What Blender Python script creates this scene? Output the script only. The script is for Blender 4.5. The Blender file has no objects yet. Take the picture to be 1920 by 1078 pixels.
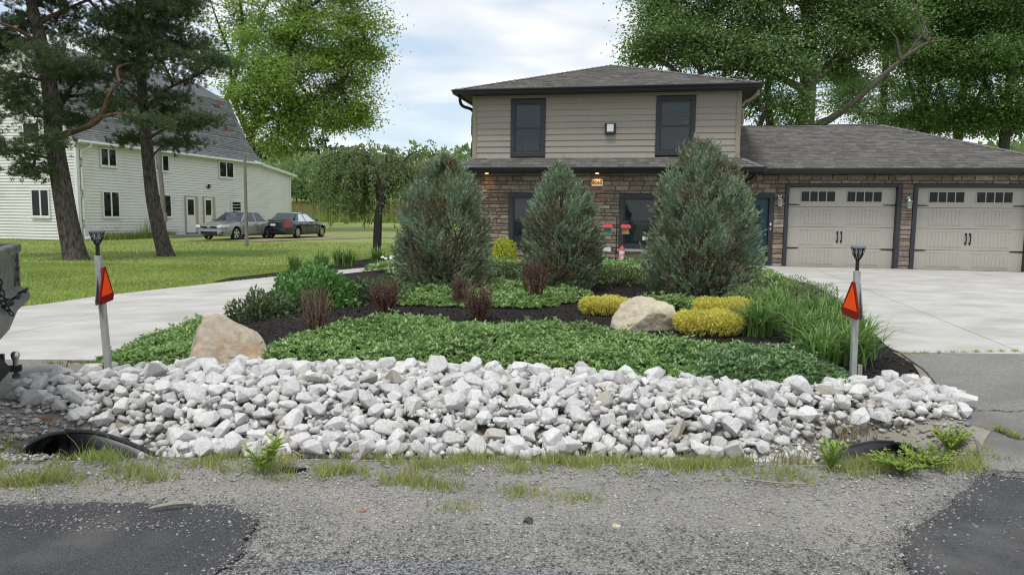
import bpy, bmesh, math, random
import numpy as np
from math import sin, cos, tan, pi, radians, atan
from mathutils import Vector, Matrix, geometry

R0 = random.Random(7)
RN = np.random.default_rng(7)
scene = bpy.context.scene
COL = scene.collection

# ------------------------------------------------------------------ camera
FPX, ROLL, CZ = 1340.0, 0.0119, 1.26
PITCH = atan(132 * cos(ROLL) / FPX)
_fw = np.array([0, cos(PITCH), -sin(PITCH)])
_r0 = np.array([1.0, 0, 0]); _u0 = np.cross(_r0, _fw)
_R = cos(ROLL) * _r0 + sin(ROLL) * _u0
_U = -sin(ROLL) * _r0 + cos(ROLL) * _u0
cam = bpy.data.cameras.new('camera'); camo = bpy.data.objects.new('camera', cam); COL.objects.link(camo)
cam.sensor_width = 36; cam.lens = FPX / 1920 * 36; cam.clip_start = .05; cam.clip_end = 2000
camo.matrix_world = Matrix(((_R[0], _U[0], -_fw[0], 0), (_R[1], _U[1], -_fw[1], 0), (_R[2], _U[2], -_fw[2], CZ), (0, 0, 0, 1)))
scene.camera = camo

# ------------------------------------------------------------------ world, sun, exposure
SUN_EL, SUN_AZ = 66, 205          # degrees; azimuth measured clockwise from +Y (the view direction)
world = bpy.data.worlds.new('World'); scene.world = world; world.use_nodes = True
def build_world():
    nt = world.node_tree; N = nt.nodes; L = nt.links; N.clear()
    out = N.new('ShaderNodeOutputWorld'); bg = N.new('ShaderNodeBackground'); L.new(bg.outputs[0], out.inputs[0])
    sky = N.new('ShaderNodeTexSky'); sky.sky_type = 'NISHITA'; sky.sun_disc = False
    sky.sun_elevation = radians(SUN_EL); sky.sun_rotation = radians(SUN_AZ); sky.air_density = 1.0; sky.dust_density = .6
    tc = N.new('ShaderNodeTexCoord'); sep = N.new('ShaderNodeSeparateXYZ'); L.new(tc.outputs['Generated'], sep.inputs[0])
    den = N.new('ShaderNodeMath'); den.operation = 'ADD'; den.inputs[1].default_value = .22
    ab = N.new('ShaderNodeMath'); ab.operation = 'ABSOLUTE'; L.new(sep.outputs[2], ab.inputs[0]); L.new(ab.outputs[0], den.inputs[0])
    dx = N.new('ShaderNodeMath'); dx.operation = 'DIVIDE'; L.new(sep.outputs[0], dx.inputs[0]); L.new(den.outputs[0], dx.inputs[1])
    dy = N.new('ShaderNodeMath'); dy.operation = 'DIVIDE'; L.new(sep.outputs[1], dy.inputs[0]); L.new(den.outputs[0], dy.inputs[1])
    cmb = N.new('ShaderNodeCombineXYZ'); L.new(dx.outputs[0], cmb.inputs[0]); L.new(dy.outputs[0], cmb.inputs[1])
    mp = N.new('ShaderNodeMapping'); mp.inputs['Location'].default_value = (1.3, .4, 0); mp.inputs['Scale'].default_value = (1.0, 1.25, 1); L.new(cmb.outputs[0], mp.inputs[0])
    nz = N.new('ShaderNodeTexNoise'); nz.inputs['Scale'].default_value = 1.55; nz.inputs['Detail'].default_value = 6; nz.inputs['Roughness'].default_value = .48
    nz.inputs['Distortion'].default_value = .15; L.new(mp.outputs[0], nz.inputs['Vector'])
    rp = N.new('ShaderNodeValToRGB'); rp.color_ramp.elements[0].position = .40; rp.color_ramp.elements[1].position = .60
    rp.color_ramp.elements[0].color = (.42, .42, .42, 1); rp.color_ramp.elements[1].color = (1, 1, 1, 1); L.new(nz.outputs['Fac'], rp.inputs[0])
    nz2 = N.new('ShaderNodeTexNoise'); nz2.inputs['Scale'].default_value = 3.1; nz2.inputs['Detail'].default_value = 5; L.new(mp.outputs[0], nz2.inputs['Vector'])
    rp2 = N.new('ShaderNodeValToRGB'); rp2.color_ramp.elements[0].position = .3; rp2.color_ramp.elements[1].position = .72
    rp2.color_ramp.elements[0].color = (7.6, 8.2, 8.7, 1); rp2.color_ramp.elements[1].color = (11.0, 11.0, 10.9, 1); L.new(nz2.outputs['Fac'], rp2.inputs[0])
    # thin veil: the blue of the gaps is the physical sky lifted by high haze
    veil = N.new('ShaderNodeMixRGB'); veil.blend_type = 'ADD'; veil.inputs[0].default_value = 1; veil.inputs[2].default_value = (1.7, 2.5, 3.2, 1); L.new(sky.outputs[0], veil.inputs[1])
    mix = N.new('ShaderNodeMixRGB'); L.new(rp.outputs[0], mix.inputs[0]); L.new(veil.outputs[0], mix.inputs[1]); L.new(rp2.outputs[0], mix.inputs[2])
    L.new(mix.outputs[0], bg.inputs[0]); bg.inputs[1].default_value = .066
build_world()
sun = bpy.data.lights.new('sun', 'SUN'); suno = bpy.data.objects.new('sun', sun); COL.objects.link(suno)
sun.energy = 1.5; sun.angle = radians(14); sun.color = (1, .975, .94)
_az = radians(SUN_AZ); _el = radians(SUN_EL)
suno.rotation_euler = Vector((-sin(_az) * cos(_el), -cos(_az) * cos(_el), -sin(_el))).to_track_quat('-Z', 'Y').to_euler()
scene.view_settings.view_transform = 'Standard'; scene.view_settings.look = 'None'
scene.view_settings.gamma = 1; scene.view_settings.use_curve_mapping = False
scene.view_settings.exposure = 0.66
scene.render.engine = 'CYCLES'
scene.cycles.filter_width = 1.1; scene.cycles.max_bounces = 6; scene.cycles.transparent_max_bounces = 12; scene.cycles.diffuse_bounces = 3

# ------------------------------------------------------------------ helpers
def ray(u, v): return _fw + _R * (u - 960) / FPX - _U * (v - 539) / FPX
def px_at(u, v, y):                       # world point where the sight line of a photo pixel reaches depth y
    d = ray(u, v); return np.array([0, 0, CZ]) + d * (y / d[1])
def px_z(u, v, z):
    d = ray(u, v); return np.array([0, 0, CZ]) + d * ((z - CZ) / d[2])

def sst(a, b, x):
    t = np.clip((x - a) / (b - a), 0, 1); return t * t * (3 - 2 * t)

ISLAND = [(-3.72, 6.45), (-4.0, 6.75), (-4.12, 7.55), (-3.95, 8.6), (-3.85, 10.1), (-4.2, 12.2), (-4.36, 13.4), (-4.2, 15.0), (-3.84, 16.0), (-2.99, 17.1),
          (-1.5, 17.6), (.5, 17.5), (2.2, 17.9), (4.4, 18.6), (5.7, 18.2), (6.0, 17.2), (6.2, 14.7), (5.7, 12.4), (5.06, 10.5), (4.6, 9.0), (4.33, 8.1), (4.1, 7.2), (3.85, 6.6),
          (3.0, 6.0), (1.5, 6.1), (-1.0, 6.55), (-2.5, 6.6)]
def inside(poly, X, Y):
    X = np.asarray(X, float); Y = np.asarray(Y, float); c = np.zeros(X.shape, bool); n = len(poly)
    for i in range(n):
        x1, y1 = poly[i]; x2, y2 = poly[(i + 1) % n]
        if y1 == y2: continue
        c ^= ((y1 > Y) != (y2 > Y)) & (X < (x2 - x1) * (Y - y1) / (y2 - y1) + x1)
    return c
def edge_dist(poly, X, Y):
    X = np.asarray(X, float); Y = np.asarray(Y, float); d = np.full(X.shape, 1e9); n = len(poly)
    for i in range(n):
        x1, y1 = poly[i]; x2, y2 = poly[(i + 1) % n]; ex, ey = x2 - x1, y2 - y1
        t = np.clip(((X - x1) * ex + (Y - y1) * ey) / (ex * ex + ey * ey + 1e-12), 0, 1)
        d = np.minimum(d, np.hypot(X - x1 - t * ex, Y - y1 - t * ey))
    return d
def g(X, Y):                              # height of the ground
    X = np.asarray(X, float); Y = np.asarray(Y, float)
    right = np.interp(Y, [4, 7, 12, 18.5, 30], [-.30, -.23, -.13, -.015, -.01])
    left = np.interp(Y, [4, 7, 12, 30, 36, 60, 75, 110, 160, 260, 420], [-.30, -.25, -.25, -.25, -.13, -.1, .3, 2.6, 4.2, 10, 15])
    w = sst(-7.5, -2.5, X) * (1 - sst(28, 45, Y))
    z = left * (1 - w) + right * w
    d = sst(-4.1, -3.2, X) * (1 - sst(2.75, 3.4, X))
    z = z - .2 * np.exp(-((Y - 5.0) / .42) ** 2) * d
    for cx, cy in ((-3.02, 4.92), (2.68, 5.08)): z = z - .25 * np.exp(-(((X - cx) / .46) ** 4 + ((Y - cy) / .30) ** 4))
    m = (X > -5) & (X < 7) & (Y > 6) & (Y < 19)
    if m.any():
        Xm, Ym = X[m] if X.ndim else X, Y[m] if Y.ndim else Y
        z = np.array(z); z[m] += .15 * sst(0, 1.5, edge_dist(ISLAND, Xm, Ym)) * inside(ISLAND, Xm, Ym)
    return z
def g1(x, y): return float(g(np.array([x]), np.array([y]))[0])
def pg(u, v):                             # ground point seen at a photo pixel
    z = -.2
    for _ in range(12):
        p = px_z(u, v, z); z = .5 * z + .5 * g1(p[0], p[1])
    return Vector((p[0], p[1], g1(p[0], p[1])))

def tag(o, label=None, cat=None, group=None, kind=None):
    if label: o['label'] = label
    if cat: o['category'] = cat
    if group: o['group'] = group
    if kind: o['kind'] = kind
    return o
def empty(name, loc, rz=0, label=None, cat=None, group=None):
    o = bpy.data.objects.new(name, None); COL.objects.link(o); o.location = loc; o.rotation_euler = (0, 0, rz)
    o.empty_display_size = .1
    return tag(o, label, cat, group)
def link(name, me, mat=None, parent=None):
    if mat and not me.materials: me.materials.append(mat)
    o = bpy.data.objects.new(name, me); COL.objects.link(o)
    if parent: o.parent = parent
    return o
def np_mesh(name, V, F, mat=None, parent=None, smooth=False, uniform=True):
    me = bpy.data.meshes.new(name); V = np.asarray(V, np.float32); F = np.asarray(F, np.int32); k = F.shape[1]
    me.vertices.add(len(V)); me.vertices.foreach_set('co', V.ravel())
    me.loops.add(F.size); me.loops.foreach_set('vertex_index', F.ravel())
    me.polygons.add(len(F)); me.polygons.foreach_set('loop_start', np.arange(0, F.size, k, dtype=np.int32))
    if smooth: me.polygons.foreach_set('use_smooth', np.ones(len(F), bool))
    me.update(calc_edges=True); me.validate()
    return link(name, me, mat, parent)

class MB:
    def __init__(s): s.v = []; s.f = []; s.m = []; s.mi = 0; s.mats = []
    def mat(s, m):
        if m not in s.mats: s.mats.append(m)
        s.mi = s.mats.index(m); return s
    def add(s, vs, fs):
        b = len(s.v); s.v += [tuple(v) for v in vs]; s.f += [tuple(b + i for i in f) for f in fs]; s.m += [s.mi] * len(fs); return s
    def box(s, x0, x1, y0, y1, z0, z1):
        return s.add([(x0, y0, z0), (x1, y0, z0), (x1, y1, z0), (x0, y1, z0), (x0, y0, z1), (x1, y0, z1), (x1, y1, z1), (x0, y1, z1)],
                     [(0, 3, 2, 1), (4, 5, 6, 7), (0, 1, 5, 4), (1, 2, 6, 5), (2, 3, 7, 6), (3, 0, 4, 7)])
    def poly(s, pts): return s.add(pts, [tuple(range(len(pts)))])
    def prism(s, pts, d):                  # polygon extruded by vector d
        n = len(pts); d = Vector(d); a = [Vector(p) for p in pts]
        return s.add(a + [p + d for p in a], [tuple(range(n - 1, -1, -1)), tuple(range(n, 2 * n))] + [(i, (i + 1) % n, n + (i + 1) % n, n + i) for i in range(n)])
    def tube(s, pts, rad, n=8, cap=True):
        V, F = tube_np(pts, rad, n); b = len(s.v)
        s.v += [tuple(p) for p in V]; s.f += [tuple(int(b + i) for i in f) for f in F]; s.m += [s.mi] * len(F)
        if cap:
            s.f += [tuple(b + i for i in range(n - 1, -1, -1)), tuple(len(V) - n + b + i for i in range(n))]; s.m += [s.mi] * 2
        return s
    def lathe(s, prof, n=16, c=(0, 0, 0)):
        b = len(s.v)
        for r, z in prof:
            for i in range(n): s.v.append((c[0] + r * cos(2 * pi * i / n), c[1] + r * sin(2 * pi * i / n), c[2] + z))
        for k in range(len(prof) - 1):
            for i in range(n):
                j = (i + 1) % n; s.f.append((b + k * n + i, b + k * n + j, b + (k + 1) * n + j, b + (k + 1) * n + i)); s.m.append(s.mi)
        s.f.append(tuple(b + i for i in range(n - 1, -1, -1))); s.f.append(tuple(b + (len(prof) - 1) * n + i for i in range(n))); s.m += [s.mi] * 2
        return s
    def build(s, name, mat=None, parent=None, smooth=False, bevel=0):
        me = bpy.data.meshes.new(name); me.from_pydata([tuple(map(float, v)) for v in s.v], [], s.f)
        for m in s.mats: me.materials.append(m)
        if s.mats: me.polygons.foreach_set('material_index', s.m)
        if smooth: me.polygons.foreach_set('use_smooth', [True] * len(s.f))
        me.update()
        o = link(name, me, mat if not s.mats else None, parent)
        if smooth:
            try: me.set_sharp_from_angle(angle=radians(40))
            except Exception: pass
        if bevel:
            md = o.modifiers.new('bevel', 'BEVEL'); md.width = bevel; md.segments = 2; md.limit_method = 'ANGLE'; md.angle_limit = radians(40)
        return o

def tube_np(pts, rad, n=8):
    P = np.asarray(pts, float); k = len(P); r = np.asarray(rad, float) * np.ones(k)
    T = np.gradient(P, axis=0); T /= np.linalg.norm(T, axis=1)[:, None] + 1e-9
    ref = np.array([0, 0, 1.0]) if abs(T[:, 2]).mean() < .8 else np.array([0, 1.0, 0])
    A = np.cross(T, ref); A /= np.linalg.norm(A, axis=1)[:, None] + 1e-9; B = np.cross(T, A)
    th = np.arange(n) * 2 * pi / n
    V = P[:, None, :] + r[:, None, None] * (A[:, None, :] * np.cos(th)[None, :, None] + B[:, None, :] * np.sin(th)[None, :, None])
    i = np.arange(k - 1)[:, None] * n; j = np.arange(n)[None, :]; j2 = (j + 1) % n
    F = np.stack([i + j, i + n + j, i + n + j2, i + j2], -1).reshape(-1, 4)
    return V.reshape(-1, 3), F
def text_mesh(name, curve, parent):
    o = bpy.data.objects.new('tmp_text', curve); COL.objects.link(o); bpy.context.view_layer.update()
    me = bpy.data.meshes.new_from_object(o.evaluated_get(bpy.context.evaluated_depsgraph_get())); bpy.data.objects.remove(o); bpy.data.curves.remove(curve)
    me.name = name; return link(name, me, None, parent)
def spline(pts, n):
    P = np.asarray(pts, float); k = len(P); t = np.linspace(0, k - 1, n); out = []
    for x in t:
        i = min(int(x), k - 2); u = x - i
        p0, p1, p2, p3 = P[max(i - 1, 0)], P[i], P[i + 1], P[min(i + 2, k - 1)]
        out.append(.5 * ((2 * p1) + (-p0 + p2) * u + (2 * p0 - 5 * p1 + 4 * p2 - p3) * u * u + (-p0 + 3 * p1 - 3 * p2 + p3) * u ** 3))
    return np.array(out)

# ------------------------------------------------------------------ materials
def M(name, c1, c2=None, scale=6, detail=5, rough=.85, bump=0, bscale=None, rnd=None, rv=.25, metal=0, spec=.3, transl=0,
      c3=None, s3=1.0, p3=(.45, .6), pos=False, stretch=None, coat=0, vor=None, ramp=(.35, .65)):
    """c1/c2 mixed by noise, c3 laid over in patches by a second noise, random value shift per object or per mesh island."""
    m = bpy.data.materials.new(name); m.use_nodes = True; nt = m.node_tree; N = nt.nodes; L = nt.links; b = N['Principled BSDF']
    b.inputs['Roughness'].default_value = rough; b.inputs['Metallic'].default_value = metal; b.inputs['Specular IOR Level'].default_value = spec
    b.inputs['Coat Weight'].default_value = coat
    def vec():
        if pos: g_ = N.new('ShaderNodeNewGeometry'); s = g_.outputs['Position']
        else: t = N.new('ShaderNodeTexCoord'); s = t.outputs['Object']
        if stretch:
            mp = N.new('ShaderNodeMapping'); mp.inputs['Scale'].default_value = stretch; L.new(s, mp.inputs[0]); s = mp.outputs[0]
        return s
    col = None; V = vec()
    def rgb(c): n = N.new('ShaderNodeRGB'); n.outputs[0].default_value = (*c, 1); return n.outputs[0]
    def noise(sc, de=5, ro=.6): n = N.new('ShaderNodeTexNoise'); n.inputs['Scale'].default_value = sc; n.inputs['Detail'].default_value = de; n.inputs['Roughness'].default_value = ro; L.new(V, n.inputs['Vector']); return n.outputs['Fac']
    def ramped(f, a, z): r = N.new('ShaderNodeMapRange'); r.inputs['From Min'].default_value = a; r.inputs['From Max'].default_value = z; L.new(f, r.inputs['Value']); return r.outputs[0]
    def mix(f, a, z, mode='MIX'):
        n = N.new('ShaderNodeMixRGB'); n.blend_type = mode
        for k, s in ((0, f), (1, a), (2, z)):
            if isinstance(s, (int, float)): n.inputs[k].default_value = s
            else: L.new(s, n.inputs[k])
        return n.outputs[0]
    col = rgb(c1)
    if c2: col = mix(ramped(noise(scale, detail), *ramp), col, rgb(c2))
    if vor:                                # (scale, colour a, colour b, amount): small stones
        vo = N.new('ShaderNodeTexVoronoi'); vo.inputs['Scale'].default_value = vor[0]; L.new(V, vo.inputs['Vector'])
        sp = N.new('ShaderNodeSeparateColor'); L.new(vo.outputs['Color'], sp.inputs[0])
        col = mix(vor[3], col, mix(sp.outputs[0], rgb(vor[1]), rgb(vor[2])))
    if c3: col = mix(ramped(noise(s3, 5), *p3), col, rgb(c3))
    if rnd:
        if rnd == 'obj': n = N.new('ShaderNodeObjectInfo'); s = n.outputs['Random']
        else: n = N.new('ShaderNodeNewGeometry'); s = n.outputs['Random Per Island']
        hv = N.new('ShaderNodeHueSaturation'); r = N.new('ShaderNodeMapRange'); r.inputs['To Min'].default_value = 1 - rv; r.inputs['To Max'].default_value = 1 + rv
        L.new(s, r.inputs['Value']); L.new(r.outputs[0], hv.inputs['Value']); L.new(col, hv.inputs['Color'])
        mu = N.new('ShaderNodeMath'); mu.operation = 'MULTIPLY'; mu.inputs[1].default_value = 7.31; L.new(s, mu.inputs[0])
        fr = N.new('ShaderNodeMath'); fr.operation = 'FRACT'; L.new(mu.outputs[0], fr.inputs[0])
        r2 = N.new('ShaderNodeMapRange'); r2.inputs['To Min'].default_value = .5 - .05 * rv; r2.inputs['To Max'].default_value = .5 + .05 * rv
        L.new(fr.outputs[0], r2.inputs['Value']); L.new(r2.outputs[0], hv.inputs['Hue']); col = hv.outputs[0]
    L.new(col, b.inputs['Base Color'])
    if bump:
        bp = N.new('ShaderNodeBump'); bp.inputs['Strength'].default_value = min(1, abs(bump)); bp.inputs['Distance'].default_value = .02
        if vor and bscale is None:
            L.new(vo.outputs['Distance'], bp.inputs['Height']); bp.invert = True
        else: L.new(noise(bscale or scale * 3, 6), bp.inputs['Height'])
        L.new(bp.outputs[0], b.inputs['Normal'])
    if transl:
        tr = N.new('ShaderNodeBsdfTranslucent'); L.new(col, tr.inputs[0]); mx = N.new('ShaderNodeMixShader'); mx.inputs[0].default_value = transl
        L.new(b.outputs[0], mx.inputs[1]); L.new(tr.outputs[0], mx.inputs[2]); L.new(mx.outputs[0], N['Material Output'].inputs[0])
    return m
def glass(name, tint=(.02, .03, .035), see=.45, rough=.02, ior=1.5):
    """thin pane: fresnel reflection over a tinted see-through"""
    m = bpy.data.materials.new(name); m.use_nodes = True; nt = m.node_tree; b = nt.nodes['Principled BSDF']; N = nt.nodes; L = nt.links
    b.inputs['Base Color'].default_value = (*tint, 1); b.inputs['Roughness'].default_value = .4; b.inputs['Specular IOR Level'].default_value = .1
    t = N.new('ShaderNodeBsdfTransparent'); t.inputs[0].default_value = (.80, .86, .86, 1); mx = N.new('ShaderNodeMixShader'); mx.inputs[0].default_value = see
    L.new(b.outputs[0], mx.inputs[1]); L.new(t.outputs[0], mx.inputs[2]); fr = N.new('ShaderNodeFresnel'); fr.inputs[0].default_value = ior
    gl = N.new('ShaderNodeBsdfGlossy'); gl.inputs['Roughness'].default_value = rough; m2 = N.new('ShaderNodeMixShader')
    tc = N.new('ShaderNodeTexCoord'); nz = N.new('ShaderNodeTexNoise'); nz.inputs['Scale'].default_value = 1.6; bp = N.new('ShaderNodeBump'); bp.inputs['Strength'].default_value = .12; bp.inputs['Distance'].default_value = .02
    L.new(tc.outputs['Object'], nz.inputs['Vector']); L.new(nz.outputs['Fac'], bp.inputs['Height']); 
    L.new(fr.outputs[0], m2.inputs[0]); L.new(mx.outputs[0], m2.inputs[1]); L.new(gl.outputs[0], m2.inputs[2]); L.new(m2.outputs[0], N['Material Output'].inputs[0])
    return m
def glow(name, col, strength):
    m = bpy.data.materials.new(name); m.use_nodes = True; b = m.node_tree.nodes['Principled BSDF']
    b.inputs['Base Color'].default_value = (*col, 1); b.inputs['Emission Color'].default_value = (*col, 1); b.inputs['Emission Strength'].default_value = strength
    return m

m_grass = M('grass_ground', (.165, .23, .045), (.24, .295, .08), scale=.9, bump=.5, bscale=40, pos=True, c3=(.28, .25, .11), s3=.35, p3=(.5, .72), detail=8)
m_meadow = M('meadow_soil', (.16, .17, .05), (.25, .23, .09), scale=.15, pos=True, c3=(.09, .13, .03), s3=.08)
m_gravel = M('gravel', (.25, .23, .20), (.44, .40, .34), scale=2.2, pos=True, vor=(95, (.12, .118, .11), (.50, .485, .46), .5), bump=.9, c3=(.37, .345, .30), s3=.9, p3=(.52, .7), rough=.95)
m_gravel_d = M('dark_gravel', (.135, .13, .125), (.22, .212, .20), scale=2.5, pos=True, vor=(80, (.045, .045, .05), (.46, .46, .465), .6), bump=.9, rough=.92)
m_tar = M('fresh_asphalt', (.062, .061, .064), (.095, .093, .095), scale=2.2, pos=True, vor=(150, (.035, .035, .038), (.15, .148, .148), .5), bump=.8, c3=(.155, .15, .145), s3=1.6, p3=(.5, .68), rough=.85, spec=.35)
m_apron = M('old_asphalt', (.23, .218, .20), (.31, .295, .27), scale=2, pos=True, vor=(110, (.13, .125, .115), (.42, .40, .37), .55), bump=.7, c3=(.19, .18, .165), s3=.9, p3=(.5, .7))
m_conc = M('concrete', (.41, .39, .36), (.53, .51, .475), scale=1.4, pos=True, bump=.12, bscale=60, c3=(.36, .34, .305), s3=.9, p3=(.5, .74), stretch=(.9, 1.5, 1), rough=.8, detail=9)
m_joint = M('joint_dirt', (.12, .11, .10), (.2, .19, .17), scale=8, pos=True)
m_mulch = M('black_mulch', (.010, .009, .009), (.042, .036, .033), scale=38, pos=True, bump=1, bscale=55, rough=.95, spec=.15)
m_dirt = M('ditch_soil', (.25, .215, .175), (.34, .31, .265), scale=5, pos=True, bump=.8, bscale=30)
m_rock = M('limestone', (.62, .61, .59), (.48, .47, .455), scale=5, bump=.25, bscale=14, rnd='obj', rv=.13, c3=(.46, .42, .36), s3=4.0, p3=(.60, .8), rough=.9)
m_rock_t = M('tan_limestone', (.42, .38, .32), (.32, .29, .25), scale=7, bump=.2, bscale=14, rnd='obj', rv=.22, rough=.9)
m_rock_s = M('limestone_chips', (.58, .57, .55), (.42, .405, .38), scale=9, bump=.3, bscale=30, rnd='isl', rv=.28, rough=.9, pos=True, c3=(.33, .28, .22), s3=2.2, p3=(.55, .72))
m_boulder = M('boulder_granite', (.50, .42, .31), (.33, .28, .22), scale=7, bump=1, bscale=22, c3=(.40, .25, .13), s3=5, p3=(.54, .7), rough=.9, detail=8)
m_boulder2 = M('boulder_sandstone', (.58, .51, .38), (.42, .36, .26), scale=7, bump=1, bscale=22, c3=(.20, .18, .13), s3=5, p3=(.57, .70), rough=.9, detail=8)

# ------------------------------------------------------------------ ground
def axis(lo, a, b, hi, step, gr=1.22):
    c = list(np.arange(a, b + 1e-6, step)); s = step; x = b
    while x < hi: s *= gr; x += s; c.append(min(x, hi))
    s = step; x = a
    while x > lo: s *= gr; x -= s; c.insert(0, max(x, lo))
    return np.array(c)
def terrain():
    xs = axis(-500, -12, 10, 500, .25); ys = axis(-150, 2, 20, 520, .22)
    X, Y = np.meshgrid(xs, ys); Z = g(X.ravel(), Y.ravel()).reshape(X.shape); Z = Z - .07 * sst(-5.2, -4.4, X) * (1 - sst(4.2, 5.0, X)) * sst(3.6, 4.3, Y) * (1 - sst(7.2, 7.9, Y))
    V = np.stack([X, Y, Z], -1).reshape(-1, 3); nx = len(xs); i = np.arange(len(ys) - 1)[:, None] * nx; j = np.arange(nx - 1)[None, :]
    F = np.stack([i + j, i + j + 1, i + nx + j + 1, i + nx + j], -1).reshape(-1, 4)
    return tag(np_mesh('lawn_ground', V, F, m_grass, smooth=True), kind='structure')
terrain()
def resample(poly, res):
    out = []
    for i in range(len(poly)):
        a = Vector(poly[i]); b = Vector(poly[(i + 1) % len(poly)]); n = max(1, int((b - a).length / res))
        out += [tuple(a.lerp(b, k / n)) for k in range(n)]
    return out
def wobble(poly, res, amp, seed):
    r = np.random.default_rng(seed); q = resample(poly, res); P = np.array(q); n = len(P)
    a = r.normal(0, amp, (n, 2)); a = (a + np.roll(a, 1, 0) + np.roll(a, 2, 0)) / 2
    return [tuple(p) for p in (P + a)]
def sheet(name, poly, off, mat, res=.3, skirt=.06, kind='structure', parent=None):
    bd = resample(poly, res); P = np.array(bd); lo = P.min(0); hi = P.max(0)
    xs = np.arange(lo[0], hi[0], res); ys = np.arange(lo[1], hi[1], res); X, Y = np.meshgrid(xs, ys); X = X.ravel(); Y = Y.ravel()
    k = inside(bd, X, Y) & (edge_dist(bd, X, Y) > res * .4); pts = bd + list(zip(X[k], Y[k])); n = len(bd)
    vs, es, fs, *_ = geometry.delaunay_2d_cdt([Vector(p) for p in pts], [], [list(range(n))], 1, 1e-5)
    A = np.array([(v.x, v.y) for v in vs]); Z = g(A[:, 0], A[:, 1]) + off
    me = bpy.data.meshes.new(name); bm = bmesh.new(); bv = [bm.verts.new((a[0], a[1], z)) for a, z in zip(A, Z)]
    for f in fs:
        try: bm.faces.new([bv[i] for i in f])
        except ValueError: pass
    bmesh.ops.recalc_face_normals(bm, faces=bm.faces)
    if sum(f.normal.z for f in bm.faces) < 0: bmesh.ops.reverse_faces(bm, faces=bm.faces)
    be = [e for e in bm.edges if len(e.link_faces) == 1]
    if skirt:
        r = bmesh.ops.extrude_edge_only(bm, edges=be)
        for v in [x for x in r['geom'] if isinstance(x, bmesh.types.BMVert)]: v.co.z -= skirt
    bm.to_mesh(me); bm.free(); o = link(name, me, mat, parent)
    return tag(o, kind=kind) if kind else o
SHOULDER = [(-30, -14), (30, -14), (30, 4.5), (8, 4.6), (4.2, 4.7), (3.1, 4.65), (2.9, 5.2), (2.5, 5.15), (1.5, 4.95), (0, 4.85), (-1.5, 4.75), (-2.4, 4.7), (-3.3, 5.0), (-3.75, 5.25), (-4.2, 5.2), (-8, 5.0), (-30, 5.0)]
sheet('road_shoulder', wobble(SHOULDER, .6, .03, 1), .012, m_gravel, .45)
sheet('bare_soil', [(-5.2, 5.2), (5.2, 4.9), (5.6, 7.8), (4.9, 8.4), (4.3, 8.0), (3.6, 6.9), (0, 7.2), (-3.6, 7.2), (-4.1, 7.6), (-5.2, 7.1)], .008, m_dirt, .14)
sheet('ditch_bed', [(-4.0, 4.95), (-3.3, 4.9), (-2.4, 4.6), (0, 4.75), (2.6, 4.95), (3.2, 4.75), (3.6, 5.2), (4.0, 6.3), (3.8, 6.8), (1.5, 6.6), (-1, 7.0), (-3.5, 6.7), (-3.95, 5.9)], .02, m_dirt, .11)
sheet('road', wobble([(-30, -14), (30, -14), (30, 2.6), (2.2, 2.9), (.6, 3.0), (-.2, 3.12), (-1.2, 3.0), (-30, 2.6)], .3, .05, 2), .022, m_gravel_d, .4)
APRON_R = [(2.95, 4.35), (3.25, 4.9), (3.52, 5.4), (3.9, 6.4), (4.12, 7.0), (4.3, 7.8), (14, 7.8), (18, 4.25), (4, 4.2)]
APRON_L = [(-4.4, 7.0), (-4.05, 6.4), (-4.0, 5.8), (-3.9, 5.3), (-8, 5.0), (-16, 4.9), (-13, 7.0)]
sheet('asphalt_apron', wobble(APRON_R, .3, .015, 3), .03, m_apron, .35)
sheet('asphalt_apron', wobble(APRON_L, .3, .015, 4), .03, m_apron, .35)
PATCH_L = [(-9, 3.45), (-4, 3.54), (-2.7, 3.60), (-1.9, 3.65), (-1.45, 3.62), (-1.27, 3.46), (-1.22, 3.3), (-1.25, 2.9), (-1.6, 2.2), (-9, 1.8)]
PATCH_R = [(1.78, 3.0), (1.84, 3.22), (2.0, 3.4), (2.18, 3.58), (2.5, 3.86), (2.88, 4.22), (3.2, 4.2), (4, 4.15), (16, 4.15), (16, 1.8), (2, 1.8), (1.85, 2.5)]
sheet('asphalt_patch', wobble(PATCH_L, .05, .014, 5), .034, m_tar, .25)
sheet('asphalt_patch', wobble(PATCH_R, .05, .014, 6), .034, m_tar, .25)
# concrete driveway: U round the island, laid as slabs with open joints
DRIVE_OUT = [(-4.75, 7.0), (-14, 7.0), (-14, 9.2), (-9.2, 9.6), (-7.9, 10.3), (-7.5, 11.4), (-7.3, 12.6), (-6.8, 13.8), (-6.0, 15.3), (-5.0, 16.5), (-3.5, 17.65), (-2.2, 18.35), (0, 18.6), (2.4, 18.7),
             (4.4, 19.2), (6.4, 19.55), (7.4, 19.36), (14.2, 18.0), (16, 7.82), (4.4, 7.82)]
_isl = ISLAND[:]
i0 = min(range(len(_isl)), key=lambda i: (_isl[i][0] + 4.12) ** 2 + (_isl[i][1] - 7.55) ** 2); i1 = min(range(len(_isl)), key=lambda i: (_isl[i][0] - 4.33) ** 2 + (_isl[i][1] - 8.1) ** 2)
inner = [(-4.1, 7.0)] + _isl[i0:i1 + 1] + [(4.33, 7.82)]
DRIVE = inner + list(reversed(DRIVE_OUT))
drive = sheet('concrete_driveway', DRIVE, .02, m_joint, .4, skirt=.05)
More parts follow.
